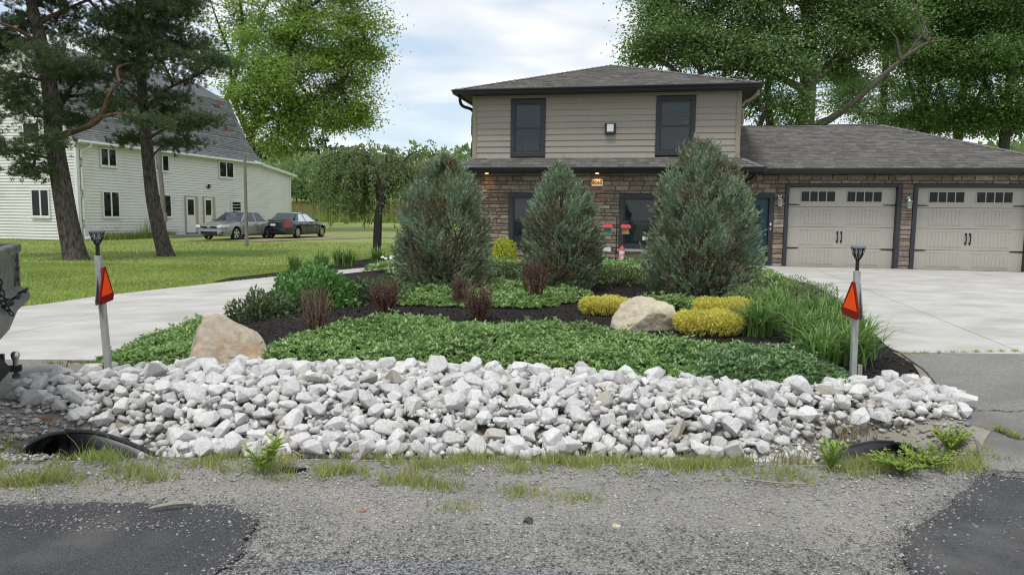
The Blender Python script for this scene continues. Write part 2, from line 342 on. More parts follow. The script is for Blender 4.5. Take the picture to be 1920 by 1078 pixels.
def clip(poly, a, b, c):                   # keep a*x+b*y<=c
    out = []
    for i in range(len(poly)):
        p, q = poly[i], poly[(i + 1) % len(poly)]; dp = a * p[0] + b * p[1] - c; dq = a * q[0] + b * q[1] - c
        if dp <= 0: out.append(p)
        if (dp < 0) != (dq < 0) and dp != dq:
            t = dp / (dp - dq); out.append((p[0] + (q[0] - p[0]) * t, p[1] + (q[1] - p[1]) * t))
    return out
def tri_clip_slabs():
    th = radians(-11.3); ax = (cos(th), sin(th)); ay = (-sin(th), cos(th)); gap = .006
    us = [-16, -11.2, -7.6, -4.0, -1.2, 1.4, 4.05, 7.9, 12.2, 16]; ws = [5.5, 10.6, 14.2, 17.2, 23]
    # slabs of the right apron court, the back passage and the left arm are cut as convex pieces of the fine triangulation
    bm0 = bmesh.new(); bm0.from_mesh(drive.data)
    top = [f for f in bm0.faces if f.normal.z > .5]
    tris = [[(v.co.x, v.co.y) for v in f.verts] for f in top]; bm0.free()
    for a in range(len(us) - 1):
        for b in range(len(ws) - 1):
            V = []; F = []
            for t in tris:
                p = t
                for (q, c) in (((-ax[0], -ax[1]), -(us[a] + gap)), (ax, us[a + 1] - gap), ((-ay[0], -ay[1]), -(ws[b] + gap)), (ay, ws[b + 1] - gap)):
                    p = clip(p, q[0], q[1], c)
                    if len(p) < 3: break
                if len(p) >= 3: F.append(tuple(range(len(V), len(V) + len(p)))); V += p
            if not F: continue
            A = np.array(V); Z = g(A[:, 0], A[:, 1]) + .034
            me = bpy.data.meshes.new('driveway_slab'); bm = bmesh.new(); bv = [bm.verts.new((x, y, z)) for (x, y), z in zip(A, Z)]
            for f in F:
                try: bm.faces.new([bv[i] for i in f])
                except ValueError: pass
            bmesh.ops.remove_doubles(bm, verts=bm.verts, dist=1e-4)
            bmesh.ops.dissolve_degenerate(bm, edges=bm.edges, dist=1e-4)
            be = [e for e in bm.edges if len(e.link_faces) == 1]
            r = bmesh.ops.extrude_edge_only(bm, edges=be)
            for v in [x for x in r['geom'] if isinstance(x, bmesh.types.BMVert)]: v.co.z -= .03
            bm.to_mesh(me); bm.free(); link('driveway_slab', me, m_conc, drive)
tri_clip_slabs()
sheet('mulch_bed', wobble(ISLAND, .3, .02, 8), .035, m_mulch, .25)
FARBED = [(-6.4, 15.3), (-5.6, 16.35), (-4.4, 17.35), (-3.3, 18.15), (-2.6, 18.6), (-2.2, 19.6), (-2.9, 21.3), (-4.4, 21.6), (-4.9, 19.6), (-5.6, 17.8), (-6.5, 16.2)]
sheet('mulch_bed', wobble(FARBED, .3, .03, 9), .03, m_mulch, .3)
sheet('mulch_bed', [(-2.3, 18.75), (4.2, 19.5), (6.2, 19.9), (6.4, 20.4), (-1.6, 22.3), (-2.4, 22.3)], .03, m_mulch, .3)
sheet('dirt_track', wobble([(-16.2, 36.2), (-12.6, 36.2), (-8, 44), (-4, 46.5), (8, 48), (8, 50), (-6, 49), (-11, 46), (-14.5, 43)], .8, .25, 10), .03, M('track_dirt', (.24, .19, .13), (.30, .26, .18), scale=2, pos=True, c3=(.12, .14, .04), s3=.9, p3=(.5, .62)), .8, skirt=.02)

# ------------------------------------------------------------------ more materials
def MR(name, stops, rnd='isl', rough=.85, bump=0, bscale=30, ns=14, nv=.25, spec=.3, pos=True, stretch=None, transl=0, patch=None):
    """colour picked per island/object from a list of stops, then mottled by noise; patch=(colour, scale, lo, hi) lays one more colour over by position."""
    m = bpy.data.materials.new(name); m.use_nodes = True; nt = m.node_tree; N = nt.nodes; L = nt.links; b = N['Principled BSDF']
    b.inputs['Roughness'].default_value = rough; b.inputs['Specular IOR Level'].default_value = spec
    if rnd == 'obj': s = N.new('ShaderNodeObjectInfo').outputs['Random']
    else: s = N.new('ShaderNodeNewGeometry').outputs['Random Per Island']
    r = N.new('ShaderNodeValToRGB'); r.color_ramp.interpolation = 'LINEAR'; e = r.color_ramp.elements
    while len(e) < len(stops): e.new(.5)
    for i, c in enumerate(stops): e[i].position = i / (len(stops) - 1); e[i].color = (*c, 1)
    L.new(s, r.inputs[0]); col = r.outputs[0]
    if pos: v = N.new('ShaderNodeNewGeometry').outputs['Position']
    else: v = N.new('ShaderNodeTexCoord').outputs['Object']
    if stretch:
        mp = N.new('ShaderNodeMapping'); mp.inputs['Scale'].default_value = stretch; L.new(v, mp.inputs[0]); v = mp.outputs[0]
    def noise(sc, de=5): n = N.new('ShaderNodeTexNoise'); n.inputs['Scale'].default_value = sc; n.inputs['Detail'].default_value = de; L.new(v, n.inputs['Vector']); return n.outputs['Fac']
    if patch:
        pr = N.new('ShaderNodeMapRange'); pr.inputs['From Min'].default_value = patch[2]; pr.inputs['From Max'].default_value = patch[3]; L.new(noise(patch[1], 3), pr.inputs['Value'])
        mx = N.new('ShaderNodeMixRGB'); L.new(pr.outputs[0], mx.inputs[0]); L.new(col, mx.inputs[1]); mx.inputs[2].default_value = (*patch[0], 1); col = mx.outputs[0]
    mr = N.new('ShaderNodeMapRange'); mr.inputs['From Min'].default_value = .25; mr.inputs['From Max'].default_value = .75; mr.inputs['To Min'].default_value = 1 - nv; mr.inputs['To Max'].default_value = 1 + nv; L.new(noise(ns), mr.inputs['Value'])
    hv = N.new('ShaderNodeHueSaturation'); L.new(mr.outputs[0], hv.inputs['Value']); L.new(col, hv.inputs['Color']); L.new(hv.outputs[0], b.inputs['Base Color'])
    if bump:
        bp = N.new('ShaderNodeBump'); bp.inputs['Strength'].default_value = bump; bp.inputs['Distance'].default_value = .02; L.new(noise(bscale, 6), bp.inputs['Height']); L.new(bp.outputs[0], b.inputs['Normal'])
    if transl:
        tr = N.new('ShaderNodeBsdfTranslucent'); L.new(hv.outputs[0], tr.inputs[0]); mx = N.new('ShaderNodeMixShader'); mx.inputs[0].default_value = transl
        L.new(b.outputs[0], mx.inputs[1]); L.new(tr.outputs[0], mx.inputs[2]); L.new(mx.outputs[0], N['Material Output'].inputs[0])
    return m
STONES = [(.15, .11, .085), (.215, .165, .125), (.18, .155, .14), (.28, .225, .17), (.22, .145, .10), (.20, .17, .15), (.34, .285, .22), (.155, .12, .10), (.25, .195, .145)]
m_stone = MR('ledge_stone', STONES, 'obj', bump=.7, bscale=28, ns=12, nv=.3)
m_stone_i = MR('ledge_stone_joined', STONES, 'isl', bump=.7, bscale=28, ns=12, nv=.3)
m_mortar = M('mortar', (.10, .09, .08), (.15, .13, .115), scale=20)
m_shingle = MR('roof_shingle', [(.095, .090, .086), (.145, .135, .125), (.18, .168, .155), (.115, .108, .104), (.155, .142, .13), (.105, .10, .096)], 'isl', bump=.3, bscale=120, ns=60, nv=.15, rough=.95, spec=.15)
m_ridge = MR('ridge_shingle', [(.15, .138, .125), (.20, .185, .165), (.17, .155, .14)], 'isl', ns=60, nv=.15, rough=.95, spec=.15)
m_siding = M('taupe_siding', (.325, .287, .247), (.36, .32, .278), scale=4, bump=.25, bscale=9, stretch=(16, 1, .7), rnd='obj', rv=.05, rough=.75)
m_cornerb = M('tan_corner_board', (.31, .26, .205), rough=.7)
m_gut = M('black_gutter', (.013, .013, .017), rough=.35, spec=.5)
m_soffit = M('dark_soffit', (.045, .04, .037), rough=.7)
m_trim = M('slate_trim', (.030, .031, .037), (.036, .037, .044), scale=8, rough=.5, spec=.4)
m_sash = M('dark_sash', (.018, .018, .024), rough=.4, spec=.5)
m_glass = glass('window_glass', (.03, .045, .06), .70, ior=1.52)
m_gdark = glass('dark_glass', (.004, .010, .007), .15, ior=1.36)
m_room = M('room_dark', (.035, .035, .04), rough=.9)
m_curt = M('grey_curtain', (.36, .38, .36), (.46, .48, .46), scale=3, stretch=(12, 1, 1), rough=.9, transl=.3)
m_curt_g = M('green_curtain', (.10, .16, .13), (.14, .21, .17), scale=3, stretch=(12, 1, 1), rough=.9, transl=.2)
m_skyrefl = M('blue_sky_reflection', (.05, .07, .10), (.06, .085, .12), scale=3, rough=.6)  # flat blue that paints the sky mirrored in a window
m_gdoor = M('door_taupe', (.40, .37, .325), (.42, .39, .345), scale=5, bump=.06, bscale=50, stretch=(1, 1, 6), rough=.55, spec=.35)
m_iron = M('black_iron', (.012, .012, .013), rough=.45, spec=.4)
m_teal = M('teal_door', (.010, .060, .068), (.012, .07, .078), scale=4, rough=.4, spec=.5)
m_chrome = M('brushed_metal', (.55, .55, .55), rough=.3, metal=1)
m_cream = M('cream_plate', (.80, .72, .58), rough=.6)
m_lamp = M('opal_lamp', (.75, .76, .76), rough=.4)
m_white = M('white_paint', (.72, .73, .73), (.66, .67, .66), scale=5, rough=.6)

# ------------------------------------------------------------------ house
AH = radians(11.3); OH = Vector((7.434, 19.406, .03))
house = empty('house', OH, -AH, 'two storey house with taupe siding, brown ledge stone and attached double garage', 'house')
def hw(x, y, z=0): return Vector((OH.x + x * cos(AH) + y * sin(AH), OH.y - x * sin(AH) + y * cos(AH), OH.z + z))
def holed(mb, x0, x1, z0, z1, y0, y1, holes):
    xs = sorted({x0, x1, *[h[0] for h in holes], *[h[1] for h in holes]})
    for a, b in zip(xs[:-1], xs[1:]):
        hs = sorted([(h[2], h[3]) for h in holes if h[0] < (a + b) / 2 < h[1]]); z = z0
        for p, q in hs:
            if p > z + 1e-4: mb.box(a, b, y0, y1, z, p)
            z = q
        if z < z1 - 1e-4: mb.box(a, b, y0, y1, z, z1)
    return mb
def stone_meshes(n):
    out = []
    for k in range(n):
        r = random.Random(100 + k); j = lambda a: r.uniform(-a, a)
        V = [(-.5, 0, -.5), (.5, 0, -.5), (.5, 0, .5), (-.5, 0, .5)]
        V += [(-.5 + abs(j(.02)), -.62, -.5 + abs(j(.05))), (.5 - abs(j(.02)), -.62, -.5 + abs(j(.05))), (.5 - abs(j(.02)), -.62, .5 - abs(j(.05))), (-.5 + abs(j(.02)), -.62, .5 - abs(j(.05)))]
        V += [(-.44 + j(.035), -1 + j(.18), -.36 + j(.1)), (.44 + j(.035), -1 + j(.18), -.36 + j(.1)), (.44 + j(.035), -1 + j(.18), .36 + j(.1)), (-.44 + j(.035), -1 + j(.18), .36 + j(.1)), (j(.2), -1.1 + j(.2), j(.2))]
        F = [(0, 1, 5, 4), (1, 2, 6, 5), (2, 3, 7, 6), (3, 0, 4, 7), (4, 5, 9, 8), (5, 6, 10, 9), (6, 7, 11, 10), (7, 4, 8, 11), (8, 9, 12), (9, 10, 12), (10, 11, 12), (11, 8, 12)]
        me = bpy.data.meshes.new('stone'); me.from_pydata(V, [], F); me.materials.append(m_stone); out.append(me)
    return out
STM = stone_meshes(24)
def stone_layout(x0, x1, z0, z1, holes, seed):
    r = random.Random(seed); keys = sorted({z0, z1, *[h[2] for h in holes if z0 < h[2] < z1], *[h[3] for h in holes if z0 < h[3] < z1]}); rows = []
    for a, b in zip(keys[:-1], keys[1:]):
        if b - a < .03: continue
        n = max(1, round((b - a) / .105)); w = [r.uniform(.6, 1.5) for _ in range(n)]; s = sum(w); z = a
        for q in w: rows.append((z, z + q / s * (b - a))); z += q / s * (b - a)
    out = []
    for a, b in rows:
        m = (a + b) / 2; segs = [(x0, x1)]
        for h in holes:
            if h[2] < m < h[3]:
                ns = []
                for p, q in segs:
                    if h[0] > p: ns.append((p, min(q, h[0])))
                    if h[1] < q: ns.append((max(p, h[1]), q))
                    if h[1] <= p or h[0] >= q: pass
                segs = [(p, q) for p, q in ns if q - p > .03]
        for p, q in segs:
            x = p
            while x < q - 1e-3:
                w = r.uniform(.16, .52) * (1.25 if b - a < .09 else 1)
                if q - x - w < .12: w = q - x
                out.append((x, x + w, a, b, r.randrange(24), r.uniform(.8, 1.3))); x += w
    return out
def lay_stones(wall, lst, y, keep, jname='stone_rest'):
    lst = sorted(lst, key=lambda s: -keep(s)); V = []; F = []; n = 0
    for s in lst:
        w, h = s[1] - s[0] - .008, s[3] - s[2] - .008; d = .035 * s[5]; me = STM[s[4]]
        if keep(s) > 0 and n < s_budget[0]:
            o = link('stone', me, None, wall); o.location = ((s[0] + s[1]) / 2, y, (s[2] + s[3]) / 2); o.scale = (w, d, h); n += 1
        else:
            b = len(V); V += [(v.co.x * w + (s[0] + s[1]) / 2, v.co.y * d + y, v.co.z * h + (s[2] + s[3]) / 2) for v in me.vertices]
            F += [tuple(b + i for i in p.vertices) for p in me.polygons]
    if V:
        me = bpy.data.meshes.new(jname); me.from_pydata(V, [], F); me.materials.append(m_stone_i); tag(link(jname, me, None, wall), kind='stuff')
    s_budget[0] -= n
s_budget = [300]

WX0, WX1, WY = -8.63, -1.41, -.60
LOW = [(-7.57, -6.57, .42, 1.90), (-4.48, -2.5, .40, 1.89)]
UP = [(-7.55, -6.57, 2.90, 4.47), (-3.58, -2.55, 2.92, 4.48)]
GD = [(-.10, 2.79, -.1, 2.21), (3.07, 5.88, -.1, 2.21)]
ENTRY = (-1.40, -.38, -.1, 1.95)
def opening(h, m=.06): return (h[0] + m, h[1] - m, h[2] + m, h[3] - m)
gfw = holed(MB(), WX0, WX1, -.4, 2.5, WY + .02, WY + .25, [opening(h) for h in LOW]).box(WX0, WX0 + .2, WY + .25, 6.6, -.4, 2.5).box(WX0 + .2, WX1, 6.4, 6.6, -.4, 2.5).box(WX1 - .2, WX1, WY + .25, 6.4, -.4, 2.5).build('ground_floor_wall', m_mortar, house)
gw = holed(MB(), -1.41, 6.5, -.3, 2.48, .02, .25, [GD[0], GD[1], opening(ENTRY)]).box(6.3, 6.5, .25, 6.9, -.3, 2.48).box(-1.2, 6.3, 6.7, 6.9, -.3, 2.48).build('garage_wall', m_mortar, house)
gst = stone_layout(-1.41, 6.5, -.05, 2.46, [(GD[0][0], GD[0][1], -.1, GD[0][3]), (GD[1][0], GD[1][1], -.1, GD[1][3]), ENTRY], 5)
lay_stones(gw, gst, .02, lambda s: (s[1] - s[0]) * (s[3] - s[2]) if s[0] < 5.6 else 0)
lst = stone_layout(WX0, WX1, -.15, 2.47, LOW, 6)
lay_stones(gfw, lst, WY + .02, lambda s: (s[1] - s[0]) * (s[3] - s[2]) if (s[0] < -7.0 and s[2] > .3) or (-5.75 < s[0] < -3.5 and s[2] > -.1) else 0)
# upper storey
ufw = holed(MB(), WX0, WX1, 2.5, 4.6, WY + .03, WY + .2, [opening(h) for h in UP]).box(WX0, WX0 + .17, WY + .2, 6.6, 2.5, 4.6).box(WX0 + .17, WX1, 6.4, 6.6, 2.5, 4.6).box(WX1 - .17, WX1, WY + .2, 6.4, 2.5, 4.6).build('upper_wall', m_soffit, house)
zc = 2.86; ch = .164
while zc < 4.56:
    z1 = min(zc + ch, 4.6); segs = [(WX0 + .1, WX1 - .1)]
    for h in UP:
        if h[2] < (zc + z1) / 2 < h[3]: segs = [t for p, q in segs for t in ((p, min(q, h[0])), (max(p, h[1]), q)) if t[1] - t[0] > .02]
    for p, q in segs:
        MB().add([(p, WY - .012, zc), (q, WY - .012, zc), (q, WY + .012, z1 + .01), (p, WY + .012, z1 + .01), (p, WY + .03, zc), (q, WY + .03, zc), (q, WY + .03, z1 + .01), (p, WY + .03, z1 + .01)],
                 [(0, 1, 2, 3), (4, 5, 1, 0), (4, 0, 3, 7), (1, 5, 6, 2), (3, 2, 6, 7), (5, 4, 7, 6)]).build('siding_board', m_siding, ufw)
    zc += ch
sb = MB(); zc = 2.6
while zc < 4.56:
    for x, s in ((WX0, -1), (WX1, 1)):
        sb.add([(x + s * .014, WY + .1, zc), (x + s * .014, 6.6, zc), (x + s * .002, 6.6, zc + ch), (x + s * .002, WY + .1, zc + ch), (x + s * .001, WY + .1, zc), (x + s * .001, 6.6, zc)], [(0, 1, 2, 3), (4, 5, 1, 0)])
    zc += ch
tag(sb.build('side_siding', m_siding, ufw), kind='stuff')
for x in (WX0, WX1): MB().box(x - .02 if x < -5 else x - .1, x + .1 if x < -5 else x + .02, WY - .022, WY + .1, 2.84, 4.6).build('corner_board', m_cornerb, ufw)

def wavy(x0, x1, z0, z1, y, n=40, amp=.02, seed=0):
    r = random.Random(seed); ph = r.uniform(0, 6); m = MB(); vs = []
    for i in range(n + 1):
        x = x0 + (x1 - x0) * i / n; yy = y + amp * sin(i * 1.15 + ph) + amp * .5 * sin(i * .43 + ph)
        vs += [(x, yy, z0), (x, yy, z1)]
    return m.add(vs, [(2 * i, 2 * i + 2, 2 * i + 3, 2 * i + 1) for i in range(n)])
def window(parent, h, y, cols=3, rows=2, curtain=None, tw=.115, tm=m_trim, sm=m_sash, gm=m_glass, dbl=True, room=True):
    x0, x1, z0, z1 = h
    w = MB().box(x0, x1, y - .035, y + .05, z1 - tw, z1).box(x0, x1, y - .035, y + .05, z0, z0 + tw).box(x0, x0 + tw, y - .032, y + .05, z0 + tw, z1 - tw).box(x1 - tw, x1, y - .032, y + .05, z0 + tw, z1 - tw).build('window', tm, parent, bevel=.006)
    a, b, c, d = x0 + tw, x1 - tw, z0 + tw, z1 - tw; mid = (c + d) / 2; s = .042
    for (p, q, yy) in ((mid - .02, d, y - .005), (c, mid + .02, y - .012)):
        MB().box(a, b, yy, yy + .04, q - s, q).box(a, b, yy, yy + .04, p, p + s).box(a, a + s, yy, yy + .04, p + s, q - s).box(b - s, b, yy, yy + .04, p + s, q - s).build('sash', sm, w)
        MB().box(a + s, b - s, yy + .015, yy + .021, p + s, q - s).build('pane', gm, w)
        mu = MB()
        for i in range(1, cols): xx = a + s + (b - a - 2 * s) * i / cols; mu.box(xx - .008, xx + .008, yy + .023, yy + .029, p + s, q - s)
        for i in range(1, rows): zz = p + s + (q - p - 2 * s) * i / rows; mu.box(a + s, b - s, yy + .0235, yy + .0285, zz - .008, zz + .008)
        if cols > 1: mu.build('muntin', sm, w)
    if room:
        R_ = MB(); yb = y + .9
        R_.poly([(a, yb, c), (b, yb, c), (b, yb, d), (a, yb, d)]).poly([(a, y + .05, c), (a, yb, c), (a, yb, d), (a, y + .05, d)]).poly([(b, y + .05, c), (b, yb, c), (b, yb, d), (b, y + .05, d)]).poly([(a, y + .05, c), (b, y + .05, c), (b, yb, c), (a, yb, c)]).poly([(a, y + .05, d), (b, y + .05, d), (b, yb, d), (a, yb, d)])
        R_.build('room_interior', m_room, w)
    return w, (a, b, c, d, mid)
w1, q = window(house, UP[0], WY, 4, 2); a, b, c, d, mid = q
MB().box(a + .04, b - .04, WY + .06, WY + .075, mid + .02, d - .04).build('sky_reflection', m_skyrefl, w1)  # panel added behind the upper sash as a painted sky reflection
for x_, z_ in ((.28, .18), (.36, .25), (.46, .2), (.56, .15), (.62, .22)):
    MB().lathe([(.018, 0), (.022, .4 * z_), (.012, .6 * z_), (.016, z_)], 8, (a + x_, WY + .15, c + .12)).build('ornament', m_lamp, w1)
w2, q = window(house, UP[1], WY, 4, 2); a, b, c, d, mid = q
wavy(a, b, d - .24, d, WY + .10, seed=3).build('valance', m_curt, w2)
MB().lathe([(.05, 0), (.015, .03), (.03, .1), (.012, .17)], 10, ((a + b) / 2 + .1, WY + .22, c + .02)).build('table_lamp', m_lamp, w2)
MB().lathe([(.10, .16), (.03, .32)], 12, ((a + b) / 2 + .1, WY + .22, c + .02)).build('lamp_shade', m_curt, w2)
MB().box(b - .3, b - .05, WY + .15, WY + .2, mid + .2, mid + .24).box(b - .2, b - .06, WY + .15, WY + .2, mid + .02, mid + .15).build('ornament', m_curt, w2)
w3, q = window(house, LOW[0], WY - .02, 3, 2); a, b, c, d, mid = q
wavy(a, b, c, d, WY + .10, seed=4).build('curtain', m_curt, w3)
for xx0, xx1 in ((LOW[1][0], -3.43), (-3.43, LOW[1][1])):
    w4, q = window(house, (xx0, xx1, LOW[1][2], LOW[1][3]), WY - .02, 4, 2); a, b, c, d, mid = q
    wavy(a, b, mid + .3, d, WY + .10, seed=5).build('valance', m_curt_g, w4); wavy(a, b, c, mid - .02, WY + .11, seed=6).build('curtain', m_curt_g, w4)
MB().box(LOW[1][0] - .03, LOW[1][1] + .03, WY - .09, WY + .01, .33, .398).build('window_sill', M('sill_stone', (.36, .35, .33), rough=.9), gfw)

# roofs
def shingles(parent, o, sd, td, outline, mat, course=.14, tab=(.11, .29), seed=0, lift=.013, name='shingles', skip=None):
    r = np.random.default_rng(seed); o = np.array(o, float); sd = np.array(sd, float); sd /= np.linalg.norm(sd); td = np.array(td, float); td /= np.linalg.norm(td); nn = np.cross(sd, td)
    if nn[2] < 0: nn = -nn
    P = np.array(outline); t = P[:, 1].min(); V = []; F = []
    while t < P[:, 1].max() - .01:
        tm = t + course * .5; xs = []
        for i in range(len(P)):
            a, b = P[i], P[(i + 1) % len(P)]
            if (a[1] > tm) != (b[1] > tm): xs.append(a[0] + (b[0] - a[0]) * (tm - a[1]) / (b[1] - a[1]))
        xs.sort()
        for s0, s1 in zip(xs[::2], xs[1::2]):
            x = s0
            while x < s1 - .01:
                w = r.uniform(*tab); e = min(x + w, s1)
                if s1 - e < .06: e = s1
                if skip is None or not skip((x + e) / 2, tm):
                    l = lift * r.uniform(.7, 1.7); dz = r.uniform(-.004, .004); g_ = .003
                    q = [(x + g_, t + dz, l), (e - g_, t + dz, l), (e - g_, t + course + .02, .002), (x + g_, t + course + .02, .002), (x + g_, t + dz, 0), (e - g_, t + dz, 0)]
                    bb = len(V); V += [o + sd * c_[0] + td * c_[1] + nn * c_[2] for c_ in q]
                    F += [(bb, bb + 1, bb + 2, bb + 3), (bb + 4, bb + 5, bb + 1, bb), (bb + 4, bb, bb + 3, bb + 3), (bb + 5, bb + 2, bb + 1, bb + 1)][:2]
                x = e
        t += course
    return tag(np_mesh(name, V, F, mat, parent), kind='stuff')
def caps(parent, a, b, n1, n2, mat=m_ridge, L=.2, w=.13, name='ridge_caps'):
    a = Vector(a); b = Vector(b); d = (b - a).normalized(); n = int((b - a).length / L); V = []; F = []; n1 = Vector(n1).normalized(); n2 = Vector(n2).normalized()
    up = (n1 + n2).normalized(); s1 = d.cross(n1); s1 = s1 if s1.dot(n2) < 0 else -s1; s2 = d.cross(n2); s2 = s2 if s2.dot(n1) < 0 else -s2
    for i in range(n):
        p = a + d * (L * i); q = p + d * (L + .05); h0, h1 = .03, .012; b0 = len(V)
        V += [p + s1 * w + n1 * h0, p + up * h0 * 1.2, p + s2 * w + n2 * h0, q + s1 * w + n1 * h1, q + up * h1 * 1.2, q + s2 * w + n2 * h1, p + s1 * w, p, p + s2 * w]
        F += [(b0, b0 + 1, b0 + 4, b0 + 3), (b0 + 1, b0 + 2, b0 + 5, b0 + 4), (b0 + 6, b0 + 7, b0 + 1, b0), (b0 + 7, b0 + 8, b0 + 2, b0 + 1)]
    return tag(np_mesh(name, [tuple(v) for v in V], F, mat, parent), kind='stuff')
m_deck = M('roof_deck', (.09, .085, .08))
def tri_n(a, b, c): n = (Vector(b) - Vector(a)).cross(Vector(c) - Vector(a)); return n if n.z > 0 else -n
EX0, EX1, EY0, EY1, EZ = -9.03, -1.0, -1.05, 7.05, 4.69
AP = Vector(((EX0 + EX1) / 2, 3.0, 6.06)); c4 = [Vector((EX0, EY0, EZ)), Vector((EX1, EY0, EZ)), Vector((EX1, EY1, EZ)), Vector((EX0, EY1, EZ))]
mr = MB(); mr.add(c4 + [AP], [(0, 1, 4), (1, 2, 4), (2, 3, 4), (3, 0, 4), (3, 2, 1, 0)]); mroof = mr.build('main_roof', m_deck, house)
for i in range(4):
    a, b = c4[i], c4[(i + 1) % 4]; sd = b - a; m_ = AP - a; sl = sd.normalized(); ps = m_.dot(sl); td = m_ - sl * ps
    shingles(mroof, a, sd, td, [(0, 0), (sd.length, 0), (ps, td.length)], m_shingle, seed=20 + i)
ns = [tri_n(c4[i], c4[(i + 1) % 4], AP) for i in range(4)]
for i in range(4): caps(mroof, c4[i], AP, ns[i - 1], ns[i])
MB().box(EX0 + .02, EX1 - .02, EY0 + .02, EY1 - .02, 4.585, 4.605).build('soffit', m_soffit, mroof)
fa = MB()
for (p, q_, r_, s_) in ((EX0 + .01, EX1 - .01, EY0 + .01, EY0 + .03), (EX0 + .01, EX1 - .01, EY1 - .03, EY1 - .01), (EX0 + .01, EX0 + .03, EY0 + .03, EY1 - .03), (EX1 - .03, EX1 - .01, EY0 + .03, EY1 - .03)): fa.box(p, q_, r_, s_, 4.55, 4.70)
fa.build('fascia', m_gut, mroof)
def gutter(parent, a, b, out, h=.125, w=.11):
    """K profile gutter from a to b (points on the fascia top), out = outward direction"""
    a = Vector(a); b = Vector(b); o = Vector(out); pr = [(0, 0), (w * .95, 0), (w, -.02), (w * .93, -.045), (w * .7, -h * .7), (w * .62, -h), (0, -h)]
    pts = [a + o * p[0] + Vector((0, 0, p[1])) for p in pr]
    m = MB().prism(pts, b - a).build('gutter', m_gut, parent)
    return m
gutter(mroof, (EX0 - .03, EY0 + .008, EZ + .005), (EX1 + .03, EY0 + .008, EZ + .005), (0, -1, 0))
gutter(mroof, (EX1 - .008, EY1, EZ + .005), (EX1 - .008, EY0 - .06, EZ + .005), (1, 0, 0)); gutter(mroof, (EX0 + .008, EY0 - .06, EZ + .005), (EX0 + .008, EY1, EZ + .005), (-1, 0, 0))
def pipe(name, parent, pts, r, mat, n=8): return MB().tube(spline(pts, 4 * len(pts)), r, n).build(name, mat, parent, smooth=True)
pipe('downspout', house, [(-8.95, -.85, 4.58), (-8.95, -.84, 4.42), (-8.9, -.72, 4.30), (-8.70, -.42, 4.22), (-8.70, -.40, 3.9), (-8.70, -.40, 2.9)], .045, m_gut)
pipe('downspout', house, [(-1.02, -.82, 4.58), (-1.04, -.80, 4.48), (-1.16, -.66, 4.36), (-1.345, -.5, 4.25), (-1.345, -.5, 3.9), (-1.345, -.5, 2.95)], .042, m_cornerb)
# skirt roof round the foot of the upper storey
SE, SZ, WZ = -1.05, 2.58, 2.87
sk = MB(); A0 = [(-9.03, SE, SZ), (-.85, SE, SZ), (-1.41, WY, WZ), (-8.63, WY, WZ)]
sk.add(A0, [(0, 1, 2, 3)]); sk.add([(-9.03, 6.8, SZ), (-9.03, SE, SZ), (-8.63, WY, WZ), (-8.63, 6.8, WZ)], [(0, 1, 2, 3)]); sk.add([(-.85, SE, SZ), (-.85, .4, SZ), (-1.41, .4, WZ), (-1.41, WY, WZ)], [(0, 1, 2, 3)])
sk.add([(-9.03, SE, SZ - .02), (-.85, SE, SZ - .02), (-.85, WY + .3, SZ - .02), (-9.03, WY + .3, SZ - .02)], [(3, 2, 1, 0)])
skirt = sk.build('skirt_roof', m_deck, house)
tdv = Vector((0, WY - SE, WZ - SZ)); tl = tdv.length
shingles(skirt, (-9.03, SE, SZ), (1, 0, 0), tdv, [(0, 0), (8.18, 0), (7.62, tl), (.4, tl)], m_shingle, seed=31)
tdr = Vector((-.56, 0, WZ - SZ)); shingles(skirt, (-.85, SE, SZ), (0, 1, 0), tdr, [(0, 0), (1.45, 0), (1.45, tdr.length), (.45, tdr.length)], m_shingle, seed=32)
tdl = Vector((.4, 0, WZ - SZ)); shingles(skirt, (-9.03, 6.8, SZ), (0, -1, 0), tdl, [(0, 0), (7.85, 0), (7.4, tdl.length), (0, tdl.length)], m_shingle, seed=33)
caps(skirt, (-.85, SE, SZ), (-1.41, WY, WZ), (0, -.54, .84), (.46, 0, .89), w=.08); caps(skirt, (-9.03, SE, SZ), (-8.63, WY, WZ), (0, -.54, .84), (-.58, 0, .81), w=.08)
MB().box(-9.0, -.88, SE + .01, WY + .02, 2.462, 2.478).box(-9.0, -8.63, WY + .02, 6.7, 2.462, 2.478).box(-1.41, -.88, WY + .02, .35, 2.462, 2.478).build('soffit', m_soffit, skirt)
MB().box(-9.02, -.86, SE + .01, SE + .03, 2.44, 2.575).box(-.88, -.86, SE + .03, .35, 2.44, 2.575).box(-9.02, -9.0, SE + .03, 6.7, 2.44, 2.575).build('fascia', m_gut, skirt)
gutter(skirt, (-9.06, SE + .008, SZ + .005), (-.82, SE + .008, SZ + .005), (0, -1, 0)); gutter(skirt, (-.858, -.5, SZ + .005), (-.858, SE - .06, SZ + .005), (1, 0, 0))
pipe('downspout', house, [(-1.0, -1.0, 2.46), (-1.02, -.95, 2.36), (-1.2, -.72, 2.25), (-1.33, -.66, 2.2), (-1.34, -.66, 1.9), (-1.34, -.66, .1)], .04, m_gut)
